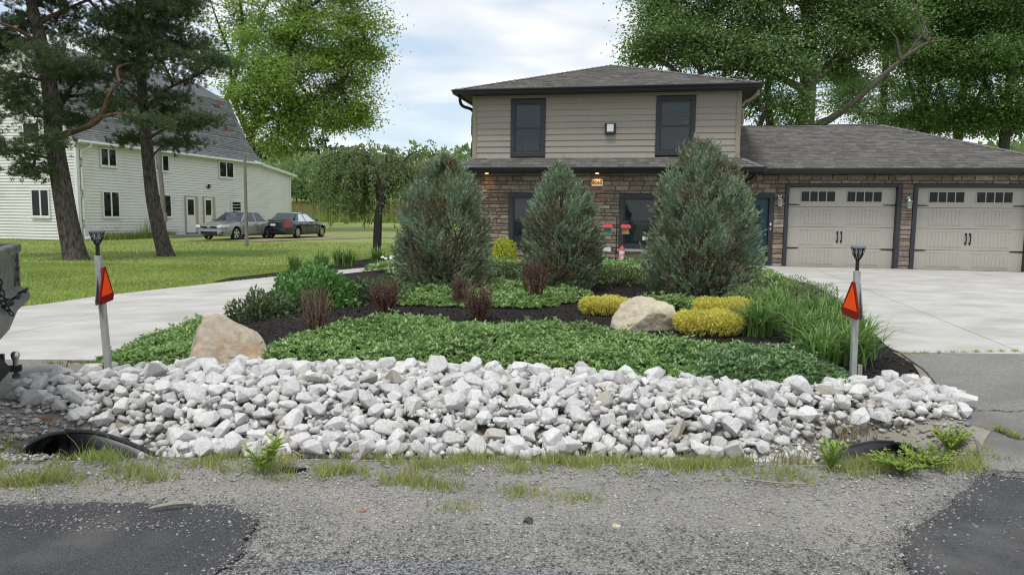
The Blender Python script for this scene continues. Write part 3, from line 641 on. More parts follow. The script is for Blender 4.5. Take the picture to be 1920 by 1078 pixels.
# garage roof
GY0, GZ, RYg, RZg, GX1, RX = -.40, 2.585, 3.45, 4.15, 6.95, 3.1
GB = 7.3; g0 = (-1.41, GY0, GZ); g1_ = (GX1, GY0, GZ); g2 = (GX1, GB, GZ); g3 = (-1.41, GB, GZ); r1 = (-1.41, RYg, RZg); r2 = (RX, RYg, RZg)
groof = MB().add([g0, g1_, g2, g3, r1, r2], [(0, 1, 5, 4), (1, 2, 5), (2, 3, 4, 5), (3, 2, 1, 0), (0, 4, 3)]).build('garage_roof', m_deck, house)
td = Vector((0, RYg - GY0, RZg - GZ)); shingles(groof, g0, (1, 0, 0), td, [(0, 0), (GX1 + 1.41, 0), (RX + 1.41, td.length), (0, td.length)], m_shingle, seed=41)
td2 = Vector((RX - GX1, 0, RZg - GZ)); shingles(groof, g1_, (0, 1, 0), td2, [(0, 0), (GB - GY0, 0), (RYg - GY0, td2.length)], m_shingle, seed=42)
td3 = Vector((0, RYg - GB, RZg - GZ)); shingles(groof, g2, (-1, 0, 0), td3, [(0, 0), (GX1 + 1.41, 0), (GX1 + 1.41, td3.length), (GX1 - RX, td3.length)], m_shingle, seed=43)
nf, nr, nb = tri_n(g0, g1_, r2), tri_n(g1_, g2, r2), tri_n(g2, g3, r1)
caps(groof, r1, r2, nf, nb); caps(groof, g1_, r2, nf, nr); caps(groof, g2, r2, nr, nb)
MB().box(-.86, GX1 - .02, GY0 + .01, .02, 2.462, 2.478).box(6.5, GX1 - .02, .02, GB - .02, 2.462, 2.478).build('soffit', m_soffit, groof)
MB().box(-.84, GX1 - .01, GY0 + .01, GY0 + .03, 2.44, 2.58).box(GX1 - .03, GX1 - .01, GY0 + .03, GB, 2.44, 2.58).build('fascia', m_gut, groof)
gutter(groof, (-.84, GY0 + .008, GZ + .005), (GX1 + .03, GY0 + .008, GZ + .005), (0, -1, 0)); gutter(groof, (GX1 - .008, GB, GZ + .005), (GX1 - .008, GY0 - .06, GZ + .005), (1, 0, 0))

# garage doors
def door_section(z0, z1, x0, x1, y, win):
    m = MB(); m.box(x0, x1, y, y + .05, z0 + .004, z1 - .004)
    if not win:
        W = x1 - x0; h = z1 - z0
        for k in (0, 1):
            a = x0 + W * (.13 + .43 * k); b = a + W * .31; p, q = z0 + .09, z1 - .09
            m.box(a - .03, b + .03, y - .005, y, q + .012, q + .024).box(a - .03, b + .03, y - .005, y, p - .024, p - .012)
            n = 9
            for i in range(n): xx = a + (b - a) * (i + .5) / n; w = (b - a) / n * .42; m.box(xx - w, xx + w, y - .007, y, p, q)
    return m
def garage_door(h):
    x0, x1, z1 = h[0] + .10, h[1] - .10, 2.13; y = .13
    d = MB().box(h[0], x0, -.04, .16, -.05, 2.21).box(x1, h[1], -.04, .16, -.05, 2.21).box(x0, x1, -.04, .16, 2.13, 2.21).build('garage_door', m_trim, house, bevel=.006)
    zs = [-.02, .50, 1.06, 1.60, 2.125]
    for i in range(4): door_section(zs[i], zs[i + 1], x0 + .004, x1 - .004, y, i == 3).build('door_panel', m_gdoor, d, bevel=.003)
    W = x1 - x0
    for k in (0, 1):
        a = x0 + W * (.125 + .43 * k); b = a + W * .315; p, q = 1.745, 2.005; m = MB().box(a - .02, b + .02, y - .016, y, q, q + .02).box(a - .02, b + .02, y - .016, y, p - .02, p).box(a - .02, a, y - .016, y, p, q).box(b, b + .02, y - .016, y, p, q)
        for i in range(1, 4): xx = a + (b - a) * i / 4; m.box(xx - .012, xx + .012, y - .014, y, p, q)
        m.build('window_frame', m_gdoor, d)
        for i in range(4): e = (b - a) / 4; MB().box(a + e * i + .012 * (i > 0), a + e * (i + 1) - .012 * (i < 3), y - .005, y - .001, p, q).build('pane', m_gdark, d)
    for sx, zz in ((0, 1.655), (1, 1.655), (0, .485), (1, .485)):
        if sx == 0: m = MB().prism([(x0 + .01, y - .012, zz - .018), (x0 + .27, y - .012, zz - .012), (x0 + .33, y - .012, zz), (x0 + .27, y - .012, zz + .012), (x0 + .01, y - .012, zz + .018)], (0, .012, 0))
        else: m = MB().prism([(x1 - .01, y - .012, zz + .018), (x1 - .27, y - .012, zz + .012), (x1 - .33, y - .012, zz), (x1 - .27, y - .012, zz - .012), (x1 - .01, y - .012, zz - .018)], (0, .012, 0))
        m.build('strap_hinge', m_iron, d)
    for s in (-1, 1):
        xm = (x0 + x1) / 2 + s * .05; m = MB().tube([(xm, y - .035, .69), (xm, y - .055, .80), (xm, y - .035, .91)], [.012, .015, .012], 8).box(xm - .022, xm + .022, y - .02, y, .89, .95).box(xm - .022, xm + .022, y - .02, y, .65, .71)
        m.tube([(xm, y, .70), (xm, y - .035, .70)], .01, 6).tube([(xm, y, .90), (xm, y - .035, .90)], .01, 6).build('handle', m_iron, d)
    MB().box(x0, x1, y - .004, y + .03, -.045, -.018).build('bottom_seal', m_iron, d)
    return d
for h in GD: garage_door(h)
# entry door
x0, x1, _, z1 = ENTRY
ed = MB().box(x0, x0 + .02, -.04, .16, -.05, z1).box(x1 - .12, x1, -.04, .16, -.05, z1).box(x0 + .02, x1 - .12, -.04, .16, z1 - .13, z1).build('entry_door', m_trim, house, bevel=.006)
holed(MB(), x0 + .02, x1 - .12, -.03, z1 - .13, .10, .14, [(-1.16, -.72, .95, 1.62)]).build('door_leaf', m_teal, ed, bevel=.004)
MB().box(-1.16, -.72, .115, .125, .95, 1.62).build('pane', m_gdark, ed); MB().box(-1.14, -.74, .45, .46, .9, 1.7).build('room_interior', m_room, ed)
MB().box(-1.13, -.75, .092, .10, .2, .78).build('door_panel', m_teal, ed, bevel=.006)
MB().lathe([(.012, 0), (.012, .03), (.028, .045), (.03, .06), (.015, .075)], 12).build('knob', m_chrome, ed, smooth=True).matrix_local = Matrix.Translation((-.56, .10, .83)) @ Matrix.Rotation(pi / 2, 4, 'X')
MB().box(-.47, -.43, -.07, -.04, 1.08, 1.15).build('keypad', m_lamp, ed, bevel=.006); MB().box(-.47, -.43, -.06, -.04, .96, 1.02).build('doorbell', m_chrome, ed, bevel=.006)
def lantern(x, z0, z1, y):
    m = MB().box(x - .045, x + .045, y - .015, y, z0 + .02, z1 - .05).build('lantern', m_chrome, house, bevel=.005); h = z1 - z0
    MB().tube([(x, y - .01, z1 - .04), (x, y - .07, z1 - .005), (x, y - .10, z1 - .05), (x, y - .10, z1 - .10)], .010, 8).build('arm', m_chrome, m)
    c = (x, y - .10, 0); MB().lathe([(.075, z0 + h * .52), (.07, z0 + h * .56), (.03, z0 + h * .70), (.012, z0 + h * .76)], 8, c).build('cap', m_chrome, m)
    MB().lathe([(.05, z0 + .02), (.065, z0 + h * .5)], 8, c).build('glass', glass_l, m)
    f = MB()
    for k in range(4): an = pi / 4 + k * pi / 2; f.tube([(c[0] + .055 * cos(an), c[1] + .055 * sin(an), z0 + .015), (c[0] + .072 * cos(an), c[1] + .072 * sin(an), z0 + h * .52)], .006, 5)
    f.lathe([(.058, z0), (.058, z0 + .02)], 8, c).build('cage', m_chrome, m)
    MB().lathe([(.015, z0 + .03), (.02, z0 + .08), (.008, z0 + .12)], 8, c).build('bulb', m_lamp, m)
glass_l = glass('lantern_glass', (.5, .5, .48), .6)
lantern(-.245, 1.60, 1.95, -.03); lantern(2.945, 1.58, 1.93, -.03)
wl = MB().box(-4.93, -4.64, WY - .05, WY - .01, 3.49, 3.79).build('wall_lamp', m_trim, house, bevel=.01)
MB().box(-4.875, -4.695, WY - .11, WY - .05, 3.55, 3.76).build('lamp_shade', m_lamp, wl, bevel=.012); MB().box(-4.91, -4.66, WY - .12, WY - .05, 3.50, 3.535).build('base', m_trim, wl, bevel=.005)
npl = MB().box(-5.26, -4.95, WY - .055, WY - .02, 2.10, 2.29).build('number_plate', m_cream, house, bevel=.008)
tx = bpy.data.curves.new('house_number', 'FONT'); tx.body = '8065'; tx.size = .135; tx.extrude = .004; tx.align_x = 'CENTER'; tx.align_y = 'CENTER'; tx.offset = .003
m_num = M('number_paint', (.22, .10, .04)); tx.materials.append(m_num); to = text_mesh('house_number', tx, npl)
to.matrix_local = Matrix.Translation((-5.105, WY - .06, 2.195)) @ Matrix.Rotation(pi / 2, 4, 'X')
m_bulb = glow('lit_downlight', (1, .62, .28), 6)
for x in (-8.18, -5.10):
    dl = MB().lathe([(.07, 0), (.07, .03), (.055, .03)], 14, (x, -.80, 2.435)).build('downlight', m_white, skirt)
    MB().lathe([(.048, 0), (.048, .004)], 14, (x, -.80, 2.430)).build('bulb', m_bulb, dl)
    l = bpy.data.lights.new('downlight_beam', 'SPOT'); l.energy = 4; l.color = (1, .50, .16); l.spot_size = radians(95); l.spot_blend = .8; l.shadow_soft_size = .03
    lo = bpy.data.objects.new('downlight_beam', l); COL.objects.link(lo); lo.parent = dl; lo.location = (x, -.79, 2.42); lo.rotation_euler = (radians(12), 0, 0)

# ------------------------------------------------------------------ barn house
m_vinyl = M('cream_vinyl_siding', (.66, .65, .625), (.72, .71, .685), scale=.5, rough=.55, c3=(.60, .58, .535), s3=.7, p3=(.55, .75))
m_bshing = MR('barn_shingle', [(.16, .17, .18), (.22, .235, .245), (.19, .20, .21), (.25, .26, .265), (.205, .21, .215)], 'isl', ns=3, nv=.18, rough=.95, spec=.15)
m_red = MR('bare_red_patch', [(.20, .09, .07), (.15, .07, .06), (.24, .12, .10)], 'isl', ns=5, nv=.3)
m_tarp = M('bare_black_patch', (.05, .055, .07))
m_wglass = glass('barn_glass', (.012, .016, .018), .5, ior=1.4)
m_tanjamb = M('tan_jamb', (.42, .34, .24), rough=.7)
m_rust = M('rusty_pipe', (.62, .60, .58), (.30, .15, .10), scale=6, ramp=(.5, .6), rough=.7)
BB = radians(14.8)
barn = empty('barn', (-21.1, 34.9, 0), pi / 2 - BB, 'big cream sided barn converted to a house with grey gambrel roof', 'barn')
PROF = [(-.32, 4.68), (.0, 4.98), (.30, 5.36), (.92, 6.25), (1.45, 7.2), (2.15, 8.75), (5.0, 10.25)]
PROF2 = PROF + [(10 - y, z) for y, z in reversed(PROF[:-1])]
BL, BW = 14.56, 10.0
def roof_half(z):
    ys = [p[0] for p in PROF]; zs = [p[1] for p in PROF]; return max(0, float(np.interp(z, zs, ys)))
body = MB(); gp = [(0, -.5), (BW, -.5)] + [(BW - max(y, .02), z - .06) for y, z in PROF[1:]] + [(max(y, .02), z - .06) for y, z in reversed(PROF[1:-1])]
body.prism([(0.03, y, z) for y, z in gp], (BL - .06, 0, 0)).build('wall', m_vinyl, barn)
sd = MB(); z = -.12; c_ = .15
while z < 4.66:
    sd.add([(-.002, -.038, z), (BL, -.038, z), (BL, -.002, z + c_), (-.002, -.002, z + c_), (-.002, .03, z), (BL, .03, z)], [(0, 1, 2, 3), (4, 5, 1, 0)]); z += c_
tag(sd.build('long_side_siding', m_vinyl, barn), kind='stuff')
sd = MB(); z = -.12
while z < 10.0:
    y0 = max(roof_half(z + c_) + .02, 0) if z > 4.7 else -.004
    sd.add([(-.038, y0, z), (-.038, BW - y0, z), (-.002, BW - y0, z + c_), (-.002, y0, z + c_), (.03, y0, z), (.03, BW - y0, z)], [(1, 0, 3, 2), (5, 4, 0, 1)]); z += c_
tag(sd.build('gable_siding', m_vinyl, barn), kind='stuff')
MB().box(-.065, .09, -.065, -.03, -.2, 4.62).box(-.065, -.03, -.03, .09, -.2, 4.62).build('corner_board', m_white, barn)
rf = MB(); th = .09
for i in range(len(PROF2) - 1):
    (y0, z0), (y1, z1) = PROF2[i], PROF2[i + 1]
    rf.add([(-.25, y0, z0), (BL + .25, y0, z0), (BL + .25, y1, z1), (-.25, y1, z1), (-.25, y0, z0 - th), (BL + .25, y0, z0 - th), (BL + .25, y1, z1 - th), (-.25, y1, z1 - th)], [(0, 1, 2, 3), (7, 6, 5, 4), (0, 3, 7, 4), (1, 5, 6, 2), (0, 4, 5, 1), (3, 2, 6, 7)])
broof = rf.build('roof', m_deck, barn)
PATCH = [(4, 11.3, 12.85, .36, .60), (4, 13.3, 14.25, 1.32, 1.62), (4, 12.85, 13.65, 1.05, 1.30), (3, 12.95, 13.8, .26, .54), (3, 13.35, 14.5, .80, 1.04), (4, 13.95, 14.6, .48, .70), (3, 6.2, 6.9, .3, .55)]
for i in range(len(PROF2) - 1):
    (y0, z0), (y1, z1) = PROF2[i], PROF2[i + 1]; L_ = math.hypot(y1 - y0, z1 - z0); P_ = [p for p in PATCH if p[0] == i]
    left = i < len(PROF) - 1
    o_ = (-.27, y0, z0) if left else (BL + .27, y1, z1); sdv = (1, 0, 0) if left else (-1, 0, 0); tdv_ = (0, y1 - y0, z1 - z0) if left else (0, y0 - y1, z0 - z1)
    shingles(broof, o_, sdv, tdv_, [(0, 0), (BL + .54, 0), (BL + .54, L_), (0, L_)], m_bshing, seed=60 + i, course=.145, tab=(.22, .6), lift=.014,
             skip=(lambda s, t, P_=P_, L_=L_: any(p[1] < s < p[2] and p[3] < t < p[4] for p in P_)) if P_ else None)
    n_ = Vector((0, -(z1 - z0), y1 - y0)).normalized(); t_ = Vector((0, y1 - y0, z1 - z0)).normalized()
    for k, p in enumerate(P_):
        q = [Vector((p[1] - .3, y0, z0)) + t_ * p[3] + n_ * .003, Vector((p[2] - .25, y0, z0)) + t_ * p[3] + n_ * .003, Vector((p[2] - .3, y0, z0)) + t_ * p[4] + n_ * .003, Vector((p[1] - .27, y0, z0)) + t_ * p[4] + n_ * .003]
        MB().poly(q).build('bare_patch', m_tarp if (i, k) in ((3, 1), (4, 2)) else m_red, broof)
MB().prism([(-.2, -.34, 4.70), (-.2, -.45, 4.69), (-.2, -.47, 4.60), (-.2, -.42, 4.56), (-.2, -.34, 4.56)], (BL + .4, 0, 0)).build('gutter', m_white, broof)
MB().box(-.2, BL + .2, -.33, -.03, 4.53, 4.55).build('soffit', m_vinyl, broof)
pipe('downspout', barn, [(.5, -.40, 4.57), (.48, -.38, 4.42), (.28, -.12, 4.22), (.2, -.09, 4.1), (.2, -.09, 2), (.2, -.09, .1), (.3, -.2, .0), (.7, -.55, -.06)], .05, m_white)
def bwin(h, gable=False, bars=1, curtain=None, hbars=0, fm=m_white, t=.075):
    u0, u1, z0, z1 = h; Tm = (lambda u, d, z: (u, -d - .035, z)) if not gable else (lambda u, d, z: (-d - .035, u, z))
    def bx(m, a, b, d0, d1, c, d):
        p, q = Tm(a, d0, c), Tm(b, d1, d); return m.box(min(p[0], q[0]), max(p[0], q[0]), min(p[1], q[1]), max(p[1], q[1]), min(p[2], q[2]), max(p[2], q[2]))
    w = MB()
    for (a, b, c, d) in ((u0, u1, z1 - t, z1), (u0, u1, z0, z0 + t), (u0, u0 + t, z0 + t, z1 - t), (u1 - t, u1, z0 + t, z1 - t)): bx(w, a, b, -.01, .055, c, d)
    for i in range(1, bars + 1): um = u0 + (u1 - u0) * i / (bars + 1); bx(w, um - .045, um + .045, -.01, .05, z0 + t, z1 - t)
    W_ = w.build('window', fm, barn)
    bx(MB(), u0 - .03, u1 + .03, .0, .08, z0 - .05, z0 - .004).build('window_sill', fm, W_)
    n = bars + 1
    for i in range(n):
        a = u0 + t + (u1 - u0 - 2 * t) * i / n; b = u0 + t + (u1 - u0 - 2 * t) * (i + 1) / n
        bx(MB(), a, b, .036, .040, z0 + t, z1 - t).build('pane', m_wglass, W_)
        bx(MB(), a, b, .024, .026, z0 + t, z1 - t).build('room_interior', m_room, W_)
        if curtain and (curtain == 'both' or curtain == 'left' and i == 0 or curtain == 'right' and i == 1 or curtain == 'low'):
            zt = z1 - t if curtain != 'low' else z0 + t + (z1 - z0) * .3
            bx(MB(), a + .02, b - .02, .029, .031, z0 + t, zt).build('curtain', m_curt, W_)
    if hbars:
        m = MB()
        for i in range(1, hbars + 1): zz = z0 + t + (z1 - z0 - 2 * t) * i / (hbars + 1); bx(m, u0 + t, u1 - t, .041, .048, zz - .012, zz + .012)
        m.build('muntin', fm, W_)
    return W_
bwin((1.36, 2.42, 3.55, 4.50)); bwin((1.40, 2.50, .98, 2.34), curtain='low'); bwin((5.10, 6.18, 3.55, 4.50)); bwin((5.05, 6.25, 1.0, 2.30), curtain='right')
bwin((10.5, 11.95, 3.50, 4.53), curtain='both'); bwin((11.60, 12.68, 1.15, 2.12), bars=0, hbars=3, t=.11)
bwin((1.66, 2.80, .98, 2.36), gable=True); bwin((2.0, 3.1, 4.5, 5.6), gable=True, bars=0)
def bdoor(u0, u1, curt):
    z0, z1 = .02, 2.22
    d = MB().box(u0 - .06, u0, -.10, .02, z0, z1 + .06).box(u1, u1 + .24, -.10, .02, z0, z1 + .06).box(u0, u1, -.10, .02, z1, z1 + .06).build('door', m_tanjamb, barn)
    holed(MB(), u0, u1, z0 + .1, z1, -.08, -.06, [(u0 + .13, u1 - .13, 1.15, 2.06)]).build('door_leaf', m_white, d)
    MB().box(u0 + .13, u1 - .13, -.076, -.072, 1.15, 2.06).build('pane', m_wglass, d); MB().box(u0 + .13, u1 - .13, -.066, -.064, 1.15, 2.06).build('curtain', m_curt if curt else m_room, d)  # without a curtain, a dark sheet painted for the unlit room
    MB().box(u0 - .05, u1 + .1, -.30, .02, -.2, z0 + .095).build('step', m_apron, d); MB().lathe([(.02, 0), (.03, .03), (.02, .06)], 8, (u1 - .08, -.08, 1.05)).build('knob', m_chrome, d)
bdoor(7.44, 8.22, False); bdoor(9.02, 9.78, True)
fl = MB().box(9.40, 9.56, -.13, -.02, 2.78, 2.88).build('flood_light', m_iron, barn)
MB().lathe([(.03, 0), (.075, .10), (.08, .16)], 10, (9.40, -.16, 2.86)).build('lamp_head', m_iron, fl); MB().lathe([(.03, 0), (.075, .10), (.08, .16)], 10, (9.62, -.16, 2.86)).build('lamp_head', m_white, fl)
# lean-to at the far end
LE = 18.55
lt = MB().prism([(BL, .03, -.5), (LE, .03, -.5), (LE, .03, 4.0), (BL, .03, 4.66)], (0, 7.5, 0)).build('lean_to', m_vinyl, barn)
sd = MB(); z = -.12
while z < 4.6:
    xe = LE if z + c_ < 4.0 else BL + (4.66 - z - c_) / .66 * (LE - BL)
    if xe - BL > .2: sd.add([(BL + .003, -.038, z), (xe, -.038, z), (xe, -.002, z + c_), (BL + .003, -.002, z + c_), (BL + .003, .03, z), (xe, .03, z)], [(0, 1, 2, 3), (4, 5, 1, 0)])
    z += c_
tag(sd.build('siding', m_vinyl, lt), kind='stuff')
MB().prism([(BL - .6, -.35, 4.62), (LE + .45, -.35, 3.98), (LE + .45, -.35, 4.14), (BL - .6, -.35, 4.80)], (0, 8, 0)).build('roof', m_white, lt)
MB().box(LE - .1, LE + .035, -.065, .1, -.3, 3.95).build('corner_board', m_white, lt)
ch = MB().tube([(16.5, 2.0, 3.9), (16.5, 2.0, 5.7)], .16, 12).build('chimney_pipe', m_rust, lt, smooth=True); MB().lathe([(.16, 0), (.27, .04), (.24, .10), (.05, .17)], 12, (16.5, 2.0, 5.66)).build('cap', m_rust, ch)
MB().box(4.8, 7.4, -1.2, -.05, -.6, .02).build('door_slab', m_apron, barn)

# ------------------------------------------------------------------ wooden poles on the lawn
m_pole = M('weathered_pole', (.17, .15, .135), (.26, .235, .21), scale=3, stretch=(6, 6, .5), bump=.4, bscale=8, rough=.9)
def pole(u, v, y, top_v, label, r=.07, lean=0):
    b_ = px_at(u, v, y); z = g1(b_[0], b_[1]); t = px_at(u, top_v, y); o = empty('wooden_pole', (b_[0], b_[1], z), 0, label, 'pole', 'bare poles on the lawn by the barn')
    h = t[2] - z; MB().tube([(0, 0, -.2), (0, 0, h * .5), (lean, 0, h)], [r * 1.1, r, r * .85], 10).build('shaft', m_pole, o, smooth=True)
    MB().lathe([(r * .9, 0), (r * .5, .03)], 10, (lean, 0, h)).build('cap', m_pole, o)
    return o
pole(463, 465, 32.4, 289, 'bare grey wooden pole standing in front of the parked grey sedan')
p2 = pole(308, 452, 31.5, 281, 'bare grey wooden pole behind the slimmer pine trunk', .10, -.12)
MB().box(.06, .16, -.12, .02, 1.1, 1.5).build('meter_box', m_pole, p2)

# ------------------------------------------------------------------ cars
m_tyre = M('tyre_rubber', (.016, .016, .017), rough=.85); m_rim = M('alloy_rim', (.55, .55, .56), rough=.3, metal=1); m_plastic = M('black_plastic', (.016, .016, .018), rough=.5)
m_carglass = glass('car_glass', (.03, .04, .045), .35, ior=1.7); m_lens = M('headlight_lens', (.62, .64, .66), rough=.12, spec=.7); m_redl = M('tail_light', (.42, .012, .02), rough=.15, spec=.7); m_carin = M('car_interior', (.04, .04, .042))
def paint(n, c, metal=.45): return M(n, c, rough=.28, metal=metal, coat=.9, spec=.5)
m_cgrey = paint('dark_grey_metallic', (.23, .24, .235)); m_cblk = paint('black_paint', (.004, .004, .005), .0)
def sedan(pos, heading, label, mp, L, W, H, wb, fo, belt, spec_):
    """x forward from the front axle origin 0 at centre; body lofted along x, wheel arches left open"""
    root = empty('parked_car', pos, math.atan2(heading[1], heading[0]), label, 'car', 'cars parked beside the barn')
    xf, xr = wb / 2 + fo, wb / 2 + fo - L; fx, rx = wb / 2, -wb / 2; wr = .335; ar = wr + .055
    xs = np.unique(np.concatenate([np.linspace(xr, xf, 46), [fx - ar, fx + ar, rx - ar, rx + ar], fx + ar * np.cos(np.linspace(0, pi, 13)), rx + ar * np.cos(np.linspace(0, pi, 13))]))
    topx, topz = spec_['top']; top = lambda x: np.interp(x, [xr + (xf - xr) * t for t in topx], topz)
    def hw_(x):
        t = (x - xr) / L; e = min(1, ((min(t, 1 - t)) / .16)) if min(t, 1 - t) < .16 else 1
        return W / 2 * (.80 + .20 * math.sin(e * pi / 2))
    def bot(x):
        t = (x - xr) / L; return .20 + .10 * (1 - min(1, min(t, 1 - t) / .05))
    V = []; ncs = None
    for x in xs:
        w = hw_(x); zt = top(x); zb = bot(x); za = zb
        for ax in (fx, rx):
            if abs(x - ax) < ar: za = max(za, wr + math.sqrt(max(0, ar * ar - (x - ax) ** 2)))
        h = zt - zb; f = lambda k: max(zb + h * k, za + .0 if k < .2 else za + (zt - za) * .02 + k * .001)
        half = [(0, zb), (w * .62, zb), (w * .62, za), (w * .965, za), (w * 1.0, max(za + .002, zb + h * .25)), (w * 1.0, max(za + .004, zb + h * .50)), (w * .985, max(za + .006, zb + h * .72)), (w * .955, max(za + .008, zb + h * .88)), (w * .89, zb + h * .965), (w * .70, zt + .004), (w * .35, zt + .018), (0, zt + .022)]
        ring = [(x, -y, z) for y, z in half] + [(x, y, z) for y, z in reversed(half[1:-1])]
        ncs = len(ring); V += ring
    F = []; n = len(xs)
    for i in range(n - 1):
        for j in range(ncs): F.append((i * ncs + j, i * ncs + (j + 1) % ncs, (i + 1) * ncs + (j + 1) % ncs, (i + 1) * ncs + j))
    me = bpy.data.meshes.new('body'); me.from_pydata(V, [], F + [tuple(range(ncs)), tuple((n - 1) * ncs + k for k in range(ncs - 1, -1, -1))])
    bm = bmesh.new(); bm.from_mesh(me); bmesh.ops.recalc_face_normals(bm, faces=bm.faces); bm.to_mesh(me); bm.free()
    me.polygons.foreach_set('use_smooth', [True] * len(me.polygons)); me.materials.append(mp)
    try: me.set_sharp_from_angle(angle=radians(35))
    except Exception: pass
    bd = link('body', me, None, root)
    # greenhouse: pillars and roof as one shell, glass as separate panes set into it
    g0, g1x, g2x, g3 = spec_['gh']      # windscreen base, roof front, roof rear, rear window base (x)
    wbt, wrf = W / 2 * .90, W / 2 * .66; zb_ = belt; zr = H
    def sec(k):                         # k in 0..1 along base
        pass
    base = [(g0, top(g0)), (g0 + (g1x - g0) * .0, 0)]
    P = {}
    xsb = [g0, g1x + (g0 - g1x) * .30, 0.02, g2x + (g3 - g2x) * .45, g3]
    rail = [(g1x, zr - .035), ((g1x + g2x) / 2, zr), (g2x, zr - .035)]
    A = lambda s: (g0, s * wbt * .93, top(g0) + .0); Bp = lambda s: (g1x, s * wrf, zr - .06); Cp = lambda s: ((g1x + g2x) / 2, s * wrf * 1.03, zr - .03); Dp = lambda s: (g2x, s * wrf, zr - .07); E_ = lambda s: (g3, s * wbt * .88, top(g3))
    lo = lambda x, s: (x, s * W / 2 * .925, belt - .015)
    s1, s2 = lo(g0 - .35, 1), lo(g3 + .35, 1)
    roof = MB(); pts = []
    for x, z in [(g1x, zr - .04), (g1x * .6 + g2x * .4, zr - .003), (g1x * .4 + g2x * .6, zr), (g2x, zr - .045)]:
        pts.append([(x, -wrf, z - .03), (x, -wrf * .7, z + .0), (x, 0, z + .012), (x, wrf * .7, z), (x, wrf, z - .03)])
    vs = [p for r in pts for p in r]; fs = [(i * 5 + j, (i + 1) * 5 + j, (i + 1) * 5 + j + 1, i * 5 + j + 1) for i in range(3) for j in range(4)]
    roof.add(vs, [tuple(reversed(f)) for f in fs]); 
    inner_ = MB()
    for s in (-1, 1):
        yb, yr = s * W / 2 * .915, s * wrf
        pil = lambda x0, x1, x2, x3: roof.add([(x0, yb, belt - .03), (x1, yb, belt - .03), (x2, yr, zr - .068), (x3, yr, zr - .068), (x0, yb - s * .05, belt - .03), (x1, yb - s * .05, belt - .03), (x2, yr - s * .05, zr - .068), (x3, yr - s * .05, zr - .068)], [(0, 1, 2, 3), (7, 6, 5, 4), (0, 4, 5, 1), (1, 5, 6, 2), (2, 6, 7, 3), (3, 7, 4, 0)])
        pil(g0 - .06, g0 - .20, g1x - .02, g1x + .06)                                   # A pillar
        mx = (g0 + g3) / 2 - .02; mr_ = (g1x + g2x) / 2
        pil(mx + .05, mx - .05, mr_ - .04, mr_ + .04)                                    # B pillar
        pil(g3 + .42, g3 + .02, g2x - .05, g2x + .12)                                    # C pillar
        roof.add([(g1x + .05, yr, zr - .07), (g2x - .05, yr, zr - .075), (g2x - .05, yr * .97, zr - .04), (g1x + .05, yr * .97, zr - .04)], [(0, 1, 2, 3)])
        for (a, b, c, d) in ((g0 - .18, mx + .05, mr_ + .03, g1x - .0), (mx - .05, g3 + .36, g2x + .10, mr_ - .03)):
            MB().add([(a, yb * .995, belt - .02), (b, yb * .995, belt - .02), (c, yr * .995, zr - .075), (d, yr * .995, zr - .075)], [(0, 1, 2, 3)]).build('side_window', m_carglass, root)
        inner_.add([(g0 - .1, yb * .9, belt - .02), (g3 + .2, yb * .9, belt - .02), (g2x, yr * .9, zr - .12), (g1x, yr * .9, zr - .12)], [])
    roof.build('roof', mp, root, smooth=True)
    MB().add([A(-1), A(1), (g1x, wrf * .97, zr - .05), (g1x, 0, zr - .026), (g1x, -wrf * .97, zr - .05), (g0 + .05, 0, top(g0) + .01)], [(0, 5, 1, 2, 3, 4)]).build('windshield', m_carglass, root)
    MB().add([E_(-1), E_(1), (g2x, wrf * .97, zr - .06), (g2x, 0, zr - .03), (g2x, -wrf * .97, zr - .06), (g3 - .05, 0, top(g3) + .01)], [(5, 0, 4, 3, 2, 1)]).build('rear_window', m_carglass, root)
    ci = MB().box(g3 + .3, g0 - .4, -W * .40, W * .40, belt - .25, belt - .03)
    for sx in (.35, -.55):
        for sy in (-.36, .36): ci.box(sx - .08, sx + .08, sy - .22, sy + .22, belt - .1, belt + .18).box(sx - .06, sx + .05, sy - .12, sy + .12, belt + .2, belt + .36)
    ci.build('seats', m_carin, root)
    for ax in (fx, rx):
        for s in (-1, 1):
            w = MB().tube([(ax, s * (W / 2 - .215), wr), (ax, s * (W / 2 - .20), wr), (ax, s * (W / 2 - .035), wr), (ax, s * (W / 2 - .012), wr)], [wr * .93, wr, wr, wr * .92], 24, cap=False).build('wheel', m_tyre, root, smooth=True)
            y = s * (W / 2 - .022); rm = MB(); rr = wr * .68
            rm.tube([(ax, y - s * .05, wr), (ax, y, wr)], [rr * 1.0, rr * 1.04], 24, cap=False)
            rm.add([(ax, y - s * .055, wr)] + [(ax + rr * cos(t), y - s * .055, wr + rr * sin(t)) for t in np.linspace(0, 2 * pi, 25)[:-1]], [(0, i + 1, (i + 1) % 24 + 1) for i in range(24)])
            back = rm.build('rim_barrel', m_plastic, w)
            sp = MB(); ns_ = spec_['spokes']
            for k in range(ns_):
                t = 2 * pi * k / ns_ + .3; d1, d2 = .16 if ns_ < 6 else .11, .22 if ns_ < 6 else .13
                sp.prism([(ax + .05 * cos(t + .9), y, wr + .05 * sin(t + .9)), (ax + rr * cos(t + d2), y, wr + rr * sin(t + d2)), (ax + rr * cos(t - d2), y, wr + rr * sin(t - d2)), (ax + .05 * cos(t - .9), y, wr + .05 * sin(t - .9))], (0, -s * .03, 0))
